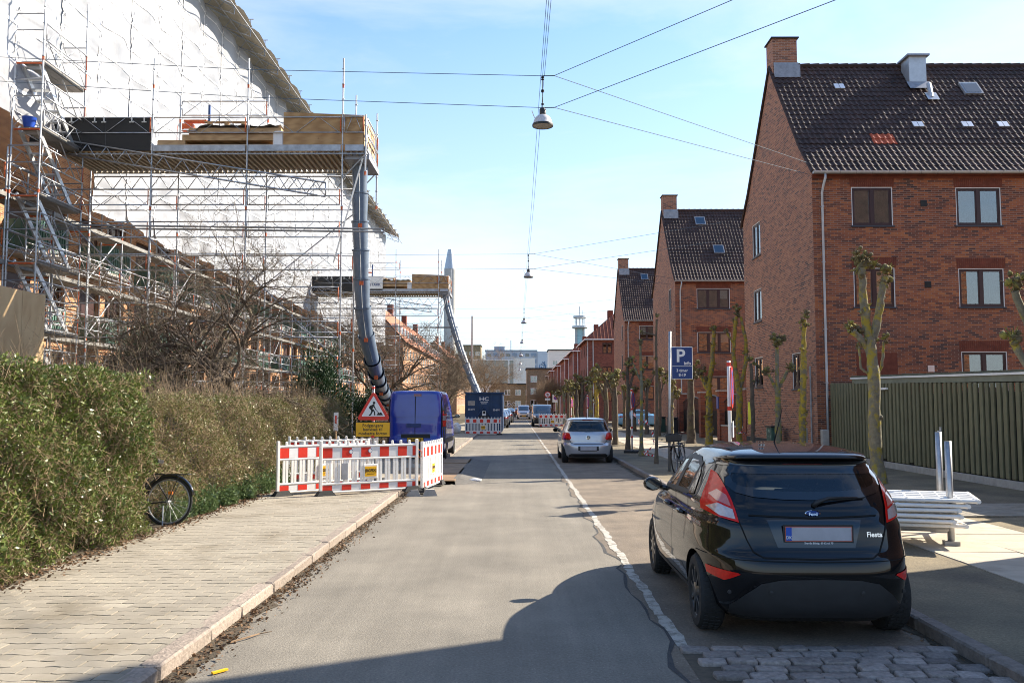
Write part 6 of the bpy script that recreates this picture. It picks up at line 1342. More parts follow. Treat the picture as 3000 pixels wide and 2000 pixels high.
for x, z, s in ((.62,.84,0),(1.03,.85,0)):
    b = MB(); b.lathe([(0,0),(.045,0),(.045,.004),(0,.004)], 18, 0, Matrix.Translation((x,-.0165,z)) @ Matrix.Rotation(R(90),4,'X')); st = b.build('sticker', M_['white_film'], b1); b = MB(); b.lathe([(.036,.0045),(.045,.0045)], 18, 0, Matrix.Translation((x,-.0165,z)) @ Matrix.Rotation(R(90),4,'X'), False); b.build('sticker_ring', M_['blue_sign'], st)
b = MB(); b.box((.42,-.03,.3),(.55,-.016,.62)); b.build('torn_sticker', M_['lead'], b1)
ft = empty('ballast_block', (-1.95,18.45,.0), R(8), 'grey concrete barrier foot on the road beside the kerb', 'barrier foot'); b = MB()
for x in (-.32,.02): b.add([(x,-.11,0),(x+.3,-.11,0),(x+.3,.11,0),(x,.11,0),(x+.06,-.08,.13),(x+.24,-.08,.13),(x+.24,.08,.13),(x+.06,.08,.13)],[(0,3,2,1),(4,5,6,7),(0,1,5,4),(1,2,6,5),(2,3,7,6),(3,0,4,7)])
b.build('block', M_['concrete'], ft)
st = MB(); st.path([(-.05,0,0),(.02,.03,-.06),(.03,.0,-.14),(-.02,-.02,-.18),(-.05,0,-.12)], .008, 5); o = st.build('orange_strap', M_['orange'], None, loc=(-2.0,18.62,.95)); tag(o, 'orange strap tying the corner of the barriers', 'strap')
# steel plates and asphalt ramp under the van
sp = empty('road_plates', (-2.4,21,.0), 0, 'row of brown steel plates beside the kerb under the van', 'steel plates'); pm_ = mat('brown plate', (.235,.145,.075), .75, .1, .3, 3, .2, 30)
for k in range(4): b = MB(); b.box((-.75,.02+2.05*k,.075+.01*(k%2)),(.95,2.03+2.05*k,.10+.01*(k%2))); b.build('plate', pm_, sp)
b = MB(); b.add([(-1.42,20.9,.0),(-.85,21.4,.0),(-.85,29.6,.0),(-1.42,29.6,.0),(-1.5,21.5,.11),(-1.38,21.6,.11),(-1.38,29.4,.11),(-1.5,29.4,.11)],[(0,1,5,4),(1,2,6,5),(2,3,7,6),(4,5,6,7),(3,0,4,7)]); tag(b.build('asphalt_ramp', mat('ramp asphalt', (.115,.105,.092), .9, 0, .3, 6, .5, 60), None), 'black asphalt ramp sloping from the plates to the road', 'ramp')
# warning sign with works pictogram
def flat(name, polys, z0, z1, m, parent, loc, rot=(R(90),0,0)):
    mb = MB()
    for p in polys: mb.prism(p, z0, z1)
    return mb.build(name, m, parent, loc=loc, rot=rot)
def disc(r, n=32, c=(0,0)): return [(c[0]+r*math.cos(2*math.pi*k/n), c[1]+r*math.sin(2*math.pi*k/n)) for k in range(n)]
def rtri(s, r, n=5):   # rounded triangle, side s, centred on its box
    h = s*.866; c = [(-s/2+r*1.73,r),(s/2-r*1.73,r),(0,h-2*r)]; out = []
    for (cx,cy), a0 in zip(c, (150,270,30)): out += [(cx+r*math.cos(R(a0+120*k/n)), cy+r*math.sin(R(a0+120*k/n))) for k in range(n+1)]
    return out
ws = empty('road_works_sign', (-3.27,20.3,.1), 0, 'red edged triangular road works sign with yellow text board below', 'sign')
b = MB(); b.path([(0,.04,0),(0,.04,2.2)], .03, 8); b.build('post', M_['steel'], ws, True); b = MB(); b.rbox((-.3,-.2,0),(.3,.25,.1), .02); b.build('base', M_['black_rubber'], ws)
tri = flat('warning_triangle', [rtri(.78,.05)], 0, .012, M_['red_film'], ws, (.01,.0,1.42)); flat('white_field', [rtri(.545,.012)], .0121,.014, M_['white_film'], tri, (.0,.083,0), (0,0,0))
man = [disc(.031,14,(.012,.355)), [(-.075,.265),(-.06,.30),(-.005,.325),(.022,.318),(.03,.285),(.005,.27),(-.025,.215),(-.075,.215)][::-1], [(-.10,.265),(-.07,.30),(-.05,.285),(-.075,.235),(-.03,.20),(-.045,.185),(-.10,.235)][::-1],
    [(-.06,.22),(-.012,.215),(-.005,.17),(-.055,.075),(-.105,.06),(-.1,.09),(-.075,.1),(-.05,.16)][::-1], [(-.03,.21),(.0,.215),(.04,.15),(.045,.075),(.015,.075),(.015,.14)][::-1], [(.0,.27),(.035,.275),(.06,.2),(.045,.195),(.02,.24)][::-1], [(.035,.215),(.045,.22),(.13,.13),(.115,.125)][::-1], [(.07,.075),(.22,.075),(.19,.125),(.165,.145),(.14,.125),(.11,.135)]]
flat('worker_pictogram', man, .0142,.016, M_['black_ink'], tri, (0,.035,0), (0,0,0))
yb_ = MB(); yb_.rbox((-.40,-.015,1.03),(.40,.0,1.38), .01); y_ = yb_.build('text_board', M_['black_ink'], ws); b = MB(); b.box((-.385,-.018,1.045),(.385,-.015,1.365)); b.build('yellow_field', M_['yellow_sign'], y_)
for k, t in enumerate(('Fodgængere','henvises til','modsatte fortov')): text('lettering', t, .098, M_['black_ink'], y_, (0,-.0195,1.295-.09*k), sx=.92, spacing=1.08)
for z in (1.40,2.13,1.02): b = MB(); b.box((-.03,-.03,z),(.03,.06,z+.05)); b.build('clamp', M_['red_film'], ws)
# small plate on a stake in the hedge
sk = empty('marker_stake', (-4.5,22.2,.1), 0, 'narrow white marker plate on a stake in front of the hedge', 'marker'); b = MB(); b.box((-.02,0,0),(.02,.02,1.2)); b.build('stake', M_['timber'], sk); b = MB(); b.box((-.055,-.01,1.12),(.055,.0,1.58)); p = b.build('plate', M_['white_film'], sk); b = MB(); b.box((-.02,-.013,1.3),(.02,-.01,1.5)); b.build('red_mark', M_['red_film'], p)
# parking sign
ps = empty('parking_sign', (4.1,24,.1), 0, 'blue parking sign with white letter on a tall grey post', 'sign'); b = MB(); b.path([(0,0,0),(.06,0,3.75)], .038, 10); b.build('post', M_['steel'], ps, True)
b = MB(); b.rbox((.09,-.03,2.46),(.66,-.012,3.33), .006); bd = b.build('sign_board', M_['white_film'], ps)
for z0, z1 in ((2.475,2.80),(2.815,3.315)): b = MB(); b.box((.105,-.034,z0),(.645,-.03,z1)); b.build('blue_field', M_['blue_sign'], bd)
text('lettering', 'P', .48, M_['white_film'], bd, (.335,-.036,3.075)); text('lettering', 'info', .125, M_['white_film'], bd, (.52,-.036,2.885)); text('lettering', '3 timer', .105, M_['white_film'], bd, (.375,-.036,2.69)); text('lettering', '8-19', .105, M_['white_film'], bd, (.375,-.036,2.57))
# temporary no-stopping signs on striped poles
def nostop(x, y, r, zc, label, rz, lean=.0):
    root = empty('no_stopping_sign', (x,y,.1), rz, label, 'sign', 'temporary no stopping signs'); top = zc+r+.1; b = MB(); b.path([(0,.05,0),(0,.05,top)], .034, 8); p = b.build('post', M_['white_plastic'], root, True)
    for z in (.55,.9,zc-r-.04,zc+r-.0): b = MB(); b.lathe([(.038,z),(.038,z+.07)], 10, 0, Matrix.Translation((0,.05,0))); b.build('red_band', M_['red_film'], p)
    d = flat('sign_disc', [disc(r)], 0, .012, M_['red_film'], root, (0,.0,zc)); flat('blue_field', [disc(r*.84)], .0121, .014, M_['blue_bright'], d, (0,0,0), (0,0,0))
    q = r*.85; w = r*.08
    for s in (1,-1): c, t = math.cos(R(45*s)), math.sin(R(45*s)); flat('red_bar', [[(-q*c+w*t,-q*t-w*c),(q*c+w*t,q*t-w*c),(q*c-w*t,q*t+w*c),(-q*c-w*t,-q*t+w*c)]], .0142 if s > 0 else .0152, .0162, M_['red_film'], d, (0,0,0), (0,0,0))
    b = MB(); b.rbox((-.3,-.2,-.02),(.3,.3,.09), .02); b.build('base', M_['black_rubber'], root); return root
M_['blue_bright'] = mat('bright sign blue', (.02,.07,.30), .4, 0, .06, 5)
n1 = nostop(4.12,17.0,.40,2.1,'large round no stopping sign seen edge on behind the black car roof', R(73)); n1.rotation_euler = (0,R(-1.8),R(73))
b = MB(); b.box((-.12,-.02,1.15),(.12,-.005,1.45)); b.build('date_plate', M_['white_film'], n1)
n2 = nostop(4.35,33.2,.33,1.95,'round no stopping sign seen edge on among the trees behind the silver car', R(70)); b = MB(); b.add([(-.02,.1,1.3),(.35,.1,1.5),(.45,.12,1.85),(.05,.1,2.0)],[(0,1,2,3)]); b.build('wrapper', M_['white_film'], n2)
nostop(4.2,52,.33,1.95,'round no stopping sign farther along the kerb trees', R(76)); nostop(4.25,68,.33,1.95,'farthest round no stopping sign in the kerb tree row', R(78))
# barrier tape between two trees
def stripe_mat():
    m, t, b, N, K = nodes('red white tape'); uv = N('UVMap'); w = N('TexWave', Scale=2.2, Distortion=0.); K(uv.outputs[0], w.inputs['Vector']); r = ramp(N, [(.5,(.6,.02,.02)),(.52,(.75,.74,.72))], 'CONSTANT'); K(w.outputs[1], r.inputs[0]); K(r.outputs[0], b.inputs['Base Color']); b.inputs['Roughness'].default_value = .4; return m
M_['tape'] = stripe_mat()
def tape(pts, label, w=.07):
    mb = MB(); P = crom(pts, 6); s = 0
    for i in range(len(P)-1):
        a, b = Vector(P[i]), Vector(P[i+1]); l = (b-a).length; tw = Vector((.03*math.sin(i),.02*math.cos(i*1.3),w*.5)); tw2 = Vector((.03*math.sin(i+1),.02*math.cos((i+1)*1.3),w*.5)); mb.quad(a-tw,b-tw2,b+tw2,a+tw,0,[(s,0),(s+l,0),(s+l,.07),(s,.07)]); s += l
    return tag(mb.build('barrier_tape', M_['tape'], None, True), label, 'tape')
tape([(4.35,33.1,1.55),(4.42,32.4,1.35),(4.45,31.9,1.1),(4.5,31.5,1.3)], 'red and white tape strung from the striped sign to a slim tree')
tape([(4.52,31.38,1.35),(4.72,31.2,1.0),(4.78,31.1,.55),(4.6,31.15,.28),(4.45,31.25,.2),(4.62,31.0,.14),(4.8,31.0,.12)], 'loose red and white tape hanging from the slim tree to the ground')
tape([(8.0,32.2,.85),(8.12,32.15,.9),(8.26,32.3,.85),(8.4,32.5,.8)], 'short red and white tape tied round the yellow pollard', .06)
# far road signs
def far_sign(x, y, kind, label):
    root = empty('road_sign', (x,y,.09), 0, label, 'sign'); b = MB(); b.path([(0,.03,0),(0,.03,3.3)], .035, 6); b.build('post', M_['steel'], root)
    if kind == 0:
        d = flat('sign_disc', [disc(.35)], 0, .012, M_['red_film'], root, (0,0,3.0)); flat('white_field', [disc(.27)], .0121, .016, M_['white_film'], d, (0,0,0), (0,0,0)); flat('pictogram', [[(-.12,-.04),(.12,-.04),(.14,.04),(.06,.1),(-.06,.1),(-.14,.04)],[(-.1,-.16),(.1,-.16),(.08,-.07),(-.08,-.07)]], .0162, .018, M_['black_ink'], d, (0,0,0), (0,0,0)); flat('red_bar', [[(-.2,.17),(.17,-.2),(.2,-.17),(-.17,.2)][::-1]], .0182, .02, M_['red_film'], d, (0,0,0), (0,0,0)); b = MB(); b.box((-.3,-.01,2.35),(.3,0,2.58)); b.build('text_plate', M_['white_film'], root)
    else:
        b = MB(); b.box((-.36,-.01,2.1),(.36,.0,2.95)); p = b.build('sign_board', M_['white_film'], root); d = flat('no_stopping_disc', [disc(.24)], .011, .014, M_['red_film'], p, (0,0,2.6)); flat('blue_field', [disc(.19)], .0141, .016, M_['blue_bright'], d, (0,0,0), (0,0,0))
        for s in (1,): flat('red_bar', [[(-.15,.12),(.12,-.15),(.15,-.12),(-.12,.15)][::-1]], .0161, .018, M_['red_film'], d, (0,0,0), (0,0,0))
far_sign(3.55,101,0,'round red edged prohibition sign on a post above the dark van'); far_sign(4.3,97,1,'white square sign with a small no stopping disc beside the dark van')
# green slatted fence and shed
fe = empty('slatted_fence', (10.55,13,.1), 0, 'olive green fence of upright slats in front of the nearest house', 'fence'); M_['slat'] = mat('olive slat paint', (.155,.145,.08), .7, 0, .14, 3, .2, 60, rnd=.13); M_['slat_back'] = mat('dark fence backing', (.012,.012,.009), .9)
ft_ = lambda y: 2.02+.30*(y-17)/13.
sm = MB(); sm.rbox((-.03,-.072,.0),(.022,.072,1.), .009); slat = sm.mesh(M_['slat'], name='slat'); k = 0; y = 13.1
while y < 29.9: inst('slat', slat, fe, (rng.uniform(-.004,.004),y-13,.18+(.05 if rng.random() < .1 else 0)), (0,0,0), (1,1,ft_(y)-.0)); y += .245
b = MB(); b.box((.025,-.1,.12),(.06,16.98,2.05)); b.build('backing', M_['slat_back'], fe); b = MB(); b.rbox((-.035,-.1,-.05),(.08,16.98,.16), .01); b.build('plinth', M_['concrete'], fe)
for y0, y1 in ((21.6,22.7),(24.3,25.3)): pass
b = MB(); b.box((-.07,13.0,2.12),(-.028,13.12,2.26)); b.box((-.09,12.2,2.2),(-.028,12.7,2.26)); b.build('lamp_fitting', M_['white_paint'], fe)
b = MB(); b.box((-.05,9.1,1.02),(-.024,9.2,1.22)); b.tube((-.08,9.1,1.12),(-.08,9.22,1.12), .012, 5); b.build('lock', M_['alu'], fe)
sh = empty('garden_shed', (10.62,13,.1), 0, 'flat roofed shed behind the fence with pale roof edge', 'shed')
def shed_box(nm, x0, x1, y0, y1, za, zb, h, m): mb = MB(); mb.add([(x0,y0,za),(x1,y0,za),(x1,y1,zb),(x0,y1,zb),(x0,y0,za+h),(x1,y0,za+h),(x1,y1,zb+h),(x0,y1,zb+h)],[(0,3,2,1),(4,5,6,7),(0,1,5,4),(1,2,6,5),(2,3,7,6),(3,0,4,7)]); return mb.build(nm, m, sh)
shed_box('wall', .05,2.6,0,14.8,0.,0.,1.95,M_['slat_back']); shed_box('fascia', -.1,2.8,-.1,14.9,2.15,2.43,.14,mat('grey green fascia', (.19,.20,.15), .8)); shed_box('roof_edge', -.14,2.85,-.12,14.95,2.292,2.572,.05,M_['white_paint']); shed_box('roof_felt', -.12,2.85,-.1,14.93,2.345,2.625,.05,mat('mossy felt', (.10,.105,.075), .95, 0, .4, 4, .5, 30))
# barrier rack with stacked panels
rk = empty('barrier_rack', (5.45,11.3,.1), R(-14), 'galvanised steel rack behind the black car carrying stacked panels', 'rack')
for x, y, h in ((0,0,1.30),(.14,1.25,1.38),(-1.75,0,.4),(-1.6,1.25,.4)): b = MB(); b.path([(x,y,.0),(x,y,h)], .042, 12); b.build('post', M_['steel'], rk, True); b = MB(); b.box((x-.09,y-.07,-.01),(x+.09,y+.07,.06)); b.build('foot', M_['concrete'], rk)
for a, c in (((-1.75,0,.2),(0,0,.2)),((-1.6,1.25,.2),(.14,1.25,.2)),((0,0,.24),(.14,1.25,.24)),((-1.75,0,.24),(-1.6,1.25,.24)),((-.9,0,.28),(-.8,1.25,.28))): b = MB(); b.tube(a, c, .032, 8); b.build('rail', M_['steel'], rk)
b = MB(); b.path([(-.9,-.03,.2),(-.88,-.05,.02),(-1.2,-.05,.02),(-1.22,-.03,.2)], .012, 6); b.build('bracket', M_['steel'], rk)
pnl = MB()
for y in (0,.25,.5,.75,1.0): pnl.tube((-1.0,y,0),(1.0,y,0), .024, 8)
for k in range(11): pnl.tube((-1.0+.2*k,-.03,0),(-1.0+.2*k,1.04,0), .026 if k in (0,10) else .016, 8)
for x in (-.98,-.4,.2,.98): pnl.lathe([(.032,-.05),(.032,.0)], 10, 0, Matrix.Translation((x,0,0)) @ Matrix.Rotation(R(90),4,'X'))
pnl.box((-.95,.02,-.008),(.95,.22,.008)); pm2 = pnl.mesh(M_['white_plastic'], 40, 'stacked_barrier')
for k in range(6): o = inst('stacked_barrier', pm2, None, (5.45-.98+rng.uniform(-.08,.1)+(.28 if k == 5 else 0),11.28+rng.uniform(-.03,.04),.1+.27+.062*k), (rng.uniform(-.01,.01),rng.uniform(-.01,.01),R(-14+rng.uniform(-2,2)-(4 if k == 5 else 0)))); tag(o, ('topmost white panel jutting from the stack on the steel rack','bottom white panel lying on the steel rack','second white panel from the bottom of the rack stack','third white panel from the bottom of the rack stack','fourth white panel from the bottom of the rack stack','fifth white panel from the bottom of the rack stack')[(k+1) % 6], 'barrier', 'white barrier panels on the rack')
# brick gate pillars with black iron gates between the first two houses
gt = empty('brick_gateway', (10.15,39.3,.09), 0, 'row of brick pillars with black iron gates between the first two houses', 'gateway')
for y in (0.2,5.3,9.8,16.2): b = MB(); uvbox(b, (-.05,y-.28,0),(.5,y+.28,2.45)); p = b.build('pillar', M_['brick_pillar'], gt); b = MB(); b.box((-.1,y-.33,2.45),(.55,y+.33,2.53)); b.build('pillar_cap', M_['concrete'], p)
for y0, y1 in ((.5,5.0),(5.6,9.5),(10.1,15.9)):
    g = MB(); g.tube((.2,y0,.15),(.2,y1,.15), .03, 5); g.path([(.2,y0+(y1-y0)*t,1.95+.35*math.sin(math.pi*t)) for t in np.linspace(0,1,9)], .03, 5); g.build('gate_rail', M_['black_steel'], gt); n = int((y1-y0)/.15)
    for k in range(n): t = (k+.5)/n; b = MB(); b.tube((.2,y0+(y1-y0)*t,.15),(.2,y0+(y1-y0)*t,1.95+.35*math.sin(math.pi*t)), .013, 4); b.build('gate_bar', M_['black_steel'], gt)
    b = MB(); b.box((.22,y0,.2),(.24,y1,1.5)); b.build('gate_panel', M_['black_plastic'], gt)
b = MB(); uvbox(b, (.0,.5,0),(.35,4.9,.75)); b.build('low_wall', M_['brick_pillar'], gt); b = MB(); b.box((-.03,.5,.75),(.4,4.9,.82)); b.build('coping', M_['concrete'], gt)
b = MB(); b.box((-.09,5.1,1.6),(-.06,5.5,2.2)); b.build('blue_plate', M_['blue_bright'], gt)
# rubbish bins and cabinet by the walls
def bin_(x, y, label, m): root = empty('rubbish_bin', (x,y,.09), 0, label, 'bin', 'bins by the house walls'); b = MB(); b.rbox((-.28,-.3,0),(.28,.3,.95), .04); b.build('body', m, root); b = MB(); b.rbox((-.3,-.33,.95),(.3,.33,1.03), .02); b.build('lid', M_['black_plastic'], root)
bin_(9.55,59.0,'green bin with scrawl beside the second house', mat('dark green plastic', (.02,.06,.045), .5)); bin_(9.7,55.4,'black bin beside the gate of the second house', M_['black_plastic'])
cb2 = empty('utility_cabinet', (9.7,33.6,.09), 0, 'small green utility cabinet at the foot of the nearest gable', 'cabinet'); b = MB(); b.rbox((-.2,-.35,0),(.2,.35,.95), .03); b.build('body', mat('cabinet green', (.03,.09,.07), .6, 0, .4, 8, col2=(.2,.35,.3), patch=(6,.55,.62)), cb2); b = MB(); b.box((-.23,-.38,.95),(.23,.38,1.0)); b.build('lid', M_['black_plastic'], cb2)
for x, y, lb_ in ((9.2,28.6,'left of two short pale bollards behind the car roof'),(9.15,26.5,'right of two short pale bollards behind the car roof')): b = MB(); b.rbox((-.1,-.1,0),(.1,.1,1.05), .015); tag(b.build('bollard', M_['concrete'], None, loc=(x,y,.09)), lb_, 'bollard', 'pale bollards')
# bicycles
def bicycle(loc, rz, lean, label, child_seat=False):
    root = empty('bicycle', loc, rz, label, 'bicycle'); root.rotation_euler = (lean,0,rz); r = .345
    for x in (0,1.06):
        w = MB(); n = 36
        for rad, t in ((r,.019),(r-.03,.011)):
            P = [(x+rad*math.cos(2*math.pi*k/n),0,r+rad*math.sin(2*math.pi*k/n)) for k in range(n+1)]; w.path(P, t, 7, 0 if rad == r else 1, cap=False)
        for k in range(18): a = 2*math.pi*k/18; w.tube((x,.02*(-1)**k,r),(x+(r-.03)*math.cos(a),0,r+(r-.03)*math.sin(a)), .0022, 3, 1)
        w.tube((x,-.05,r),(x,.05,r), .018, 8, 1); w.build('wheel', [M_['black_rubber'], M_['steel_dull']], root, 40)
        g = MB(); a0, a1 = (.3,2.9) if x == 0 else (.5,2.3); P = [(x+(r+.035)*math.cos(a0+(a1-a0)*k/14),0,r+(r+.035)*math.sin(a0+(a1-a0)*k/14)) for k in range(15)]; g.path(P, .024, 6); g.build('mudguard', M_['black_gloss'], root, True)
    f = MB(); bb = (.42,0,.3); st_ = (.3,0,.86); hd_ = (.90,0,.80); fk = (.95,0,.62)
    for a, c, q in ((bb,st_,.017),(bb,fk,.02),(st_,hd_,.016),((0,0,r),bb,.011),((0,0,r),(.31,0,.8),.009),(hd_,fk,.02),(fk,(1.06,0,r),.014)): f.tube(a, c, q, 7)
    f.build('frame', M_['black_steel'], root, True)
    b = MB(); b.path([(.78,-.28,1.02),(.92,-.2,1.04),(.92,0,1.0),(.92,.2,1.04),(.78,.28,1.02)], .013, 6); b.tube((.90,0,.8),(.92,0,1.0), .014, 6); b.build('handlebar', M_['black_steel'], root, True)
    b = MB(); b.add([(.15,-.09,.95),(.15,.09,.95),(.42,.02,.94),(.42,-.02,.94),(.15,-.08,.90),(.15,.08,.90),(.40,.015,.90),(.40,-.015,.90)],[(0,3,2,1),(4,5,6,7),(0,1,5,4),(1,2,6,5),(2,3,7,6),(3,0,4,7)]); b.tube((.28,0,.9),(.3,0,.8), .013, 6); b.build('saddle', M_['black_plastic'], root)
    b = MB()
    for y in (-.07,.07): b.tube((-.3,y,.74),(.28,y,.74), .008, 5); b.tube((-.18,y,.74),(0,y*.6,r), .007, 5)
    for x in (-.28,-.1,.1): b.tube((x,-.07,.74),(x,.07,.74), .007, 5)
    b.build('rack', M_['black_steel'], root); b = MB(); b.tube((.42,-.09,.3),(.42,.09,.3), .05, 10); b.tube((.42,.1,.3),(.5,.12,.16), .01, 5); b.box((.46,.1,.14),(.56,.2,.16)); b.build('crank', M_['steel_dull'], root)
    b = MB(); b.tube((.05,.06,.28),(-.02,.2,.0), .01, 5); b.build('stand', M_['steel_dull'], root)
    if child_seat: b = MB(); b.rbox((.98,-.3,.68),(1.42,.3,.72), .01); b.build('front_carrier', M_['black_plastic'], root); b = MB(); b.rbox((.8,-.2,.8),(.95,.2,1.0), .02); b.build('bag', M_['black_plastic'], root)
    else: b = MB(); b.box((-.055,-.012,.45),(.01,.012,.49)); b.build('reflector', M_['orange_lens'], root)
    return root
M_['orange_lens'] = mat('orange reflector', (.8,.2,.01), .3, 0, .1, 5, coat=.8)
bicycle((-5.12,13.15,.1), R(176), R(4), 'black bicycle parked in the gap of the hedge, only its rear wheel showing')
bicycle((4.55,24.35,.1), R(-112), R(5), 'black delivery bicycle leaning by the parking sign post', True)
bicycle((9.6,66.,.1), R(80), R(6), 'dark bicycle leaning at the foot of the second house wall')
# street lamps on span wires
lp = empty('hanging_street_lamp', (0,0,0)); b = MB(); b.lathe([(.275,-.02),(.283,.02),(.275,.05),(.262,.06),(.25,.13),(.20,.22),(.14,.275),(.09,.29)], 28, 0, None, False); b.build('shade', M_['lamp_white'] if 'lamp_white' in M_ else mat('lamp enamel', (.55,.53,.54), .45, 0, .1, 5), lp, 50)
b = MB(); b.lathe([(.286,-.03),(.292,.0),(.286,.035)], 28, 0, None, False); b.lathe([(.085,.28),(.09,.3),(.09,.45),(.07,.48),(.02,.49)], 16); b.build('housing', M_['black_plastic'], lp, 40); b = MB(); b.lathe([(0,-.005),(.17,-.02),(.27,-.015)], 24, 0, None, False); b.build('lens', mat('lamp lens', (.34,.31,.27), .3), lp, True)
b = MB(); b.tube((0,0,.49),(0,0,1.4), .012, 6); 
for z in (.6,.95,.99,1.3,1.36): b.lathe([(.02,z-.02),(.045,z-.012),(.045,z+.012),(.02,z+.02)], 10)
b.build('hanger', M_['black_steel'], lp, 40)
LX = .73; ys_ = [24.,53.,83.,110.,138.,166.,194.]; onames = ('nearest','second','third','fourth','fifth','sixth','seventh'); wire_m = mat('wire', (.09,.13,.17), .6)
for i, y in enumerate(ys_):
    o = lp if i == 0 else copy_tree(lp); o.location = (LX-.0*i,y,9.55); tag(o, f'{onames[i]} bell shaped street lamp hanging over the road', 'street lamp', 'hanging street lamps'); w = .009 if i < 2 else .007
    if i == 0: bb_ = MB(); bb_.path([(-.19,-.0,.15),(-.25,0,.28),(-.3,0,.42)], .012, 5); bb_.build('sensor_arm', M_['white_plastic'], o)
    if i > 4: continue
    root = empty('span_wire', (LX,y,9.55), 0, f'thin span wires carrying the {onames[i]} hanging street lamp', 'wire', 'span wires'); b = MB()
    for z, zl in ((1.4,11.35 if i == 0 else 11.),(.5,10.7 if i == 0 else 10.3)):
        a = Vector((0,0,z)); Pl = Vector((-15.4-LX,-.6,zl-9.55)); b.path([a,a.lerp(Pl,.5)-Vector((0,0,.12)),Pl], w, 4, cap=False); j = Vector((.32,.0,z+.005)); b.path([a,j], w*1.6, 4)
        b.path([j,Vector((10.1-LX,-11.3 if i == 0 else -10,z+.1-.25))], w, 4, cap=False); b.path([j,Vector((10.1-LX,6.2 if i == 0 else 5.,z-.75 if z > 1 else z-.25))], w, 4, cap=False)
    b.build('wires', wire_m, root)
    if i < 5:
        b = MB()
        for dx in (-.05,.04): b.path([(LX+dx,y,10.93),(LX+dx,(y+ys_[i+1])/2,10.7),(LX+dx,ys_[i+1],10.93)], .008, 4, cap=False)
        if i == 0:
            for dx in (-.05,.0,.05): b.path([(LX+dx,y,10.95),(LX+dx,10,10.8),(LX+dx,-6,11.0)], .008, 4, cap=False)
        tag(b.build('feed_cable', wire_m), f'thin overhead cables running on from the {onames[i]} hanging lamp', 'wire', 'overhead cables')
# ---------------------------------------------------------------- container, far buildings, chimney stack, tower
M_['cont_blue'] = mat('container blue', (.012,.045,.12), .55, .1, .25, 2, .1, 30, col2=(.03,.06,.10), patch=(3,.55,.7))
ct = empty('waste_container', (-3.25,57.2,.0), 0, 'dark blue waste container with white lettering on the left of the road', 'container'); w = 2.35; hgt = 2.62
b = MB(); b.box((0,0,.2),(w,.08,hgt)); b.build('end_wall', M_['cont_blue'], ct)
b = MB(); b.box((0,.08,.2),(.06,6,hgt)); b.box((w-.06,.08,.2),(w,6,hgt)); b.box((0,5.94,.2),(w,6,hgt)); b.box((.06,.08,.2),(w-.06,5.94,.3)); b.build('side_walls', M_['cont_blue'], ct)
for x in (0,.70,1.58,w-.09): b = MB(); b.box((x,-.07,.15),(x+.09,.0,hgt)); b.build('rib', M_['cont_blue'], ct)
for k in range(8): b = MB(); b.box((-.07,.3+.75*k,.2),(.0,.42+.75*k,hgt-.1)); b.build('rib', M_['cont_blue'], ct); 
b = MB(); b.box((-.06,-.09,hgt-.02),(w+.06,.04,hgt+.09)); b.box((-.08,.04,hgt-.02),(.03,6.05,hgt+.09)); b.box((w-.03,.04,hgt-.02),(w+.08,6.05,hgt+.09)); b.build('top_rim', M_['cont_blue'], ct)
b = MB(); b.path([(.74,-.05,1.15),(1.16,-.06,1.72),(1.6,-.05,1.15)], .05, 6); b.build('hook_arch', M_['cont_blue'], ct); b = MB(); b.box((.8,-.02,.5),(1.55,-.004,1.2)); b.build('recess', M_['black_plastic'], ct)
text('lettering', 'HC', .30, M_['white_film'], ct, (1.18,-.012,2.27), sx=1.5); text('lettering', 'CONTAINER', .09, M_['white_film'], ct, (1.18,-.012,2.08)); text('lettering', '7020 5017', .09, M_['white_film'], ct, (1.18,-.012,1.98)); text('lettering', '30-691', .16, M_['white_film'], ct, (.36,-.012,1.6)); text('lettering', '30-691', .16, M_['white_film'], ct, (1.96,-.012,1.56))
b = MB(); b.box((.13,-.014,1.85),(.58,-.004,2.15)); b.build('label', M_['concrete'], ct); b = MB(); b.box((1.06,-.1,1.2),(1.3,-.09,1.5)); p = b.build('notice', M_['white_film'], ct); flat('ring', [disc(.08)], .0, .006, M_['black_ink'], p, (1.18,-.1,1.4))
# plastic sacks by the container
def sack(loc, s, label, m):
    v, f = ico(3); mb = MB(); mb.add([(q.x*s[0]*(1+.12*math.sin(q.z*7+q.y*5)+rng.uniform(-.04,.04)), q.y*s[1]*(1+.1*math.sin(q.x*9)), max(-.95,q.z)*s[2]+s[2]*.93) for q in v], f); o = mb.build('sack', m, None, True, loc=loc); tag(o, label, 'sack', 'sacks beside the container')
sack((-3.75,55.9,.1), (.28,.25,.36), 'white plastic sack beside the barrier at the container', M_['white_film']); sack((-4.3,56.4,.1), (.22,.25,.25), 'grey plastic sack against the hedge by the container', M_['lead'])
sack((-1.0,21.7,0.), (.16,.08,.05), 'crumpled pale plastic bag on the road by the ramp', M_['white_film'])
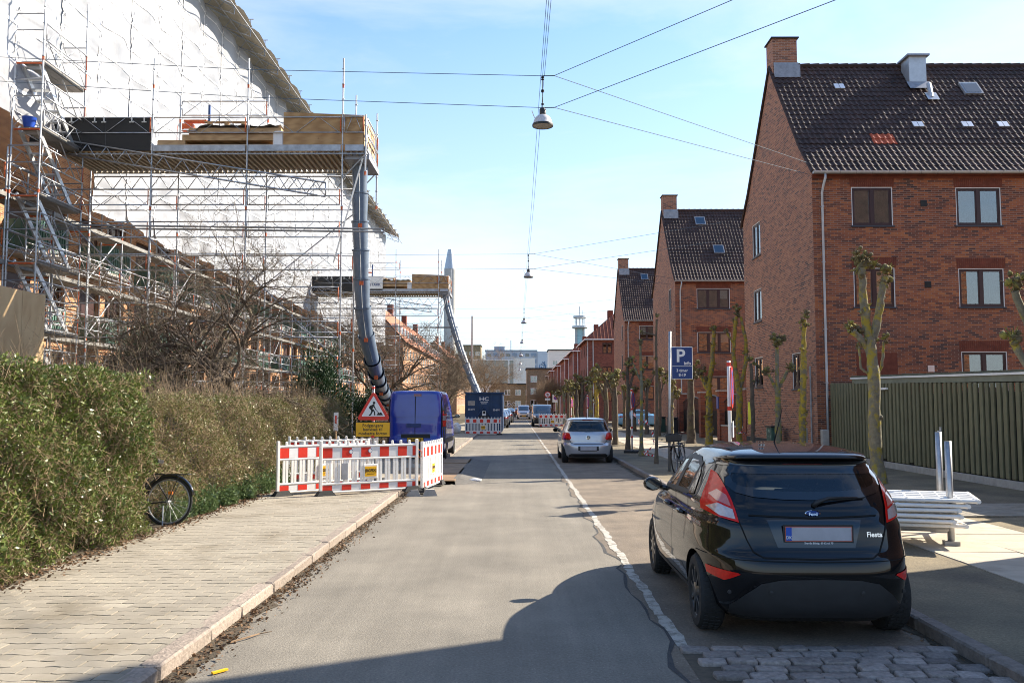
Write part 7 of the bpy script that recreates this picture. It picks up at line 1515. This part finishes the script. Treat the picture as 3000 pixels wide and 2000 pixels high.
# far left terrace in sunlight
def terrace(name, X, Y0, Y1, eave, ridge, depth, label, bm, rm, win_z, bay=3.2, far=True, dorm=False):
    root = empty(name, (X,Y0,0), 0, label, 'building'); wm, inn = MB(), MB(); D = Y1-Y0; ops = []; n = int(D/bay)
    for k in range(n): ops += [(.8+bay*k,.8+bay*k+1.5,z,z+1.4) for z in win_z]
    wall(wm, (0,0,0), R(90), D, eave, ops, inn, .12); wall(wm, (-depth,0,0), 0, depth, eave, [(2,3.2,z,z+1.4) for z in win_z], inn)
    wm.add([(-depth,0,eave),(0,0,eave),(-depth/2,0,ridge-.1)], [(0,1,2)], 0, [[(0,eave),(depth,eave),(depth/2,ridge)]])
    wm.build('wall', bm, root)
    for o in ops: window(root, (0,0,0), R(90), o[0], o[2], 1.5, 1.4, 2, fm='white_paint', trim=False, simple=True)
    for z in win_z: window(root, (-depth,0,0), 0, 2, z, 1.2, 1.4, 2, fm='white_paint', trim=False, simple=True)
    r = MB(); e = .4; r.add([(e,-.2,eave-.15),(e,D+.2,eave-.15),(-depth/2,D+.2,ridge),(-depth/2,-.2,ridge),(-depth-e,-.2,eave-.15),(-depth-e,D+.2,eave-.15)],[(0,1,2,3),(3,2,5,4)]); rf = r.build('roof', rm, root)
    if dorm:
        for k in range(int(D/3.2)):
            y = 1.2+3.2*k; b = MB(); b.box((-depth*.30,y,eave+.9),(-depth*.08,y+1.3,eave+2.1)); d_ = b.build('dormer', M_['white_paint'], rf); b = MB(); b.box((-depth*.08,y+.15,eave+1.1),(-depth*.08+.02,y+1.15,eave+1.95)); b.build('pane', M_['car_glass_grey'], d_)
    for y in np.arange(6, D, 16): b = MB(); b.box((-depth/2-.4,y,ridge-.6),(-depth/2+.4,y+1.1,ridge+1.3)); b.build('chimney', M_['brick_plain'], root)
    return root
M_['tile_orange'] = mat('orange roof tile', (.30,.105,.045), .8, 0, .25, 3, .4, 12)
terrace('brick_terrace', -13.6, 106, 176, 9.6, 15.2, 9.5, 'sunlit orange brick terrace with red roof and white dormers beyond the scaffold', M_['brick_orange'], M_['tile_orange'], (1.9,4.7,7.5), dorm=True)
terrace('brick_terrace', -12.2, 182, 262, 9.6, 15.2, 9.5, 'farther orange brick terrace at the end of the left side', M_['brick_orange'], M_['tile_orange'], (1.9,4.7,7.5), dorm=True)
# yellow brick buildings closing the street
M_['brick_yellow'] = brick_mat('yellow brick', [(.2,(.15,.11,.055)),(.5,(.25,.19,.10)),(.8,(.32,.25,.14))], (.27,.23,.17), gamt=.3)
def block(name, x0, x1, y0, y1, h, label, m, cols, rows, wsz, fm='white_paint', dz=2.9, z0=1.6, side=True):
    root = empty(name, (x0,y0,0), 0, label, 'building'); wm, inn = MB(), MB(); W_ = x1-x0; ops = []
    for c in range(cols):
        for r in range(rows): u = W_*(c+.5)/cols-wsz[0]/2; ops.append((u,u+wsz[0],z0+dz*r,z0+dz*r+wsz[1]))
    wall(wm, (0,0,0), 0, W_, h, ops, inn); D = y1-y0; wall(wm, (0,D,0), R(-90), D, h, []); wall(wm, (W_,0,0), R(90), D, h, []); wm.build('wall', m, root); 
    for u0,u1,v0,v1 in ops: window(root, (0,0,0), 0, u0, v0, u1-u0, v1-v0, 2, fm=fm, trim=False, simple=True)
    b = MB(); b.box((-.25,-.3,h),(W_+.25,D+.3,h+.3)); b.build('roof', M_['plinth'], root); return root
by = block('yellow_brick_block', -6.5, 4.6, 232, 244, 7.3, 'low yellow brown brick building closing the end of the street', M_['brick_yellow'], 4, 2, (1.5,1.5))
b = MB(); P_ = [(4.2,1.9),(4.6,2.6),(5.2,2.0),(5.8,2.7),(6.4,2.1),(6.8,2.6),(7.2,2.0)]; b.path([(x,-.02,z) for x, z in P_], .1, 5); b.path([(x,-.02,z-.7) for x, z in P_], .08, 5); b.build('graffiti', M_['white_film'], by)
block('yellow_brick_block', 2.5, 9.4, 214, 224, 10.6, 'taller yellow brick building with white windows left of the last block', M_['brick_yellow'], 2, 3, (1.6,1.6))
# grey green hall with white end, apartment slab with mural, pale blocks
M_['hall'] = mat('grey green cladding', (.34,.37,.33), .6, 0, .05, .5); M_['hall_white'] = mat('white cladding', (.72,.70,.64), .6, 0, .05, .5)
hl = empty('industrial_hall', (-15.6,300,0), 0, 'big grey green hall with a bright white end wall beyond the street', 'hall')
b = MB(); b.box((0,0,0),(14.6,40,17.0)); b.build('clad_wall', M_['hall'], hl); b = MB(); b.box((14.62,-.4,0),(21.9,40,17.8)); b.build('white_end', M_['hall_white'], hl); b = MB()
for k in range(9): b.box((-.1,-.05,2*k+.9),(14.5,-.0,2*k+.95))
b.build('cladding_joints', M_['slat_back'], hl); b = MB(); b.box((-.2,-.1,17.0),(14.6,.3,17.3)); b.tube((13,-.2,0),(13,-.2,17.), .3, 8); b.build('edge_trim', M_['white_paint'], hl)
for k in range(7):
    b = MB(); b.tube((1+3.4*k,1,17.0),(1+3.4*k,1,18.8), .08, 5); b.build('rail_post', M_['steel_dull'], hl)
b = MB(); b.tube((0,1,18.8),(21.9,1,18.8), .08, 5); b.build('rail', M_['steel_dull'], hl)
lo = block('low_depot', -23, -3, 262, 275, 8.2, 'low cream depot in front of the grey green hall', M_['hall_white'], 4, 1, (2.2,2.2), z0=2.)
ap = empty('apartment_slab', (-14.6,420,0), 0, 'blue white apartment slab with a mural on its end wall, beyond the hall', 'building'); M_['slab_w'] = mat('slab panel', (.50,.54,.60), .7, 0, .08, .3); M_['slab_b'] = mat('slab balcony', (.26,.33,.42), .7, 0, .1, .3)
b = MB(); b.box((0,0,0),(24.6,14,27.5)); b.build('wall', M_['slab_w'], ap)
for c in range(8):
    for r in range(6):
        b = MB(); x = .6+3.*c; z = 9.+3.*r
        if c % 3 == 1: b.box((x,-.3,z+.9),(x+2.4,-.0,z+2.6)); b.build('balcony', M_['slab_b'], ap)
        else: b.box((x+.3,-.06,z+.9),(x+2.1,.0,z+2.3)); b.build('window', M_['car_glass_grey'], ap)
b = MB(); b.box((24.62,-.5,0),(31,14,27.4)); b.build('end_wall', M_['slab_w2'] if 'slab_w2' in M_ else mat('mural ground', (.55,.60,.66), .7, 0, .1, .3), ap); mu = MB(); r9 = random.Random(4)
for k in range(14): x, z = r9.uniform(26.4,29.4), r9.uniform(14,25); mu.path([(x+r9.uniform(-1.5,1.5),-.55,z+r9.uniform(-2,2)) for q in range(4)], [.12,.28,.2,.1], 5)
mu.build('mural_strokes', mat('mural blue', (.05,.16,.33), .7), ap); b = MB(); b.box((-.3,-.3,27.5),(24.6,14,28.1)); b.box((4,4,28.1),(9,9,30)); b.tube((12,5,28),(12,5,33), .2, 5); b.build('roof', M_['slab_b'], ap)
block('pale_tower_block', -23.3, -15.3, 380, 392, 27.5, 'pale yellow and white block peeping above the far left terrace', M_['brick_yellow'], 3, 8, (1.8,1.5), dz=3.1)
block('pale_flat_block', 9.5, 17, 260, 270, 18.0, 'small pale rendered block above the last hip roofed block', M_['hall_white'], 2, 4, (1.4,1.4), dz=3.2, z0=4)
b = MB(); b.lathe([(2.15,0),(2.05,20),(1.95,46.5),(1.98,46.6),(1.98,46.9),(.75,53.5),(.7,53.6)], 28); cs_ = empty('chimney_stack', (-22.0,300.5-8,0), 0, 'tall pale concrete chimney stack with a tapered metal tip', 'chimney'); b.build('shaft', mat('pale concrete', (.50,.49,.46), .8, 0, .08, .6), cs_, 30); b = MB(); b.lathe([(2.0,46.9),(.78,53.6)], 28); b.build('metal_tip', M_['zinc'], cs_, 30)
tw = empty('lookout_tower', (50.2,700,0), 0, 'slim glass and concrete tower with two round galleries on the skyline', 'tower'); b = MB()
for x in (-2.9,2.9): b.box((x-.8,-2,0),(x+.8,2,63))
b.build('legs', mat('tower concrete', (.42,.43,.43), .8), tw); b = MB(); b.box((-2.1,-1.5,0),(2.1,1.5,63)); b.build('glass_shaft', mat('tower glass', (.30,.50,.55), .15, 0, .1, .2), tw)
for z, r in ((62.5,6.2),(70.5,5.2)): b = MB(); b.lathe([(r-1,z),(r,z+.6),(r,z+2),(r-2,z+2.4)], 24); b.build('gallery', M_['zinc'], tw)
for k in range(8): a = 2*math.pi*k/8; b = MB(); b.tube((3.6*math.cos(a),3.6*math.sin(a),64.8),(3.6*math.cos(a),3.6*math.sin(a),70.6), .3, 6); b.build('column', M_['zinc'], tw)
b = MB(); b.tube((0,0,72.5),(0,0,80), .3, 6); b.tube((2.5,0,72.5),(2.5,0,77), .2, 6); b.build('mast', M_['steel_dull'], tw)
b = MB(); b.path([(-7.5,150,0),(-7.5,150,17.)], [.22,.14], 8); o = b.build('lamp_mast', M_['concrete'], None); o.location = (0,0,0); tag(o, 'tall pale mast standing in front of the grey green hall', 'mast')
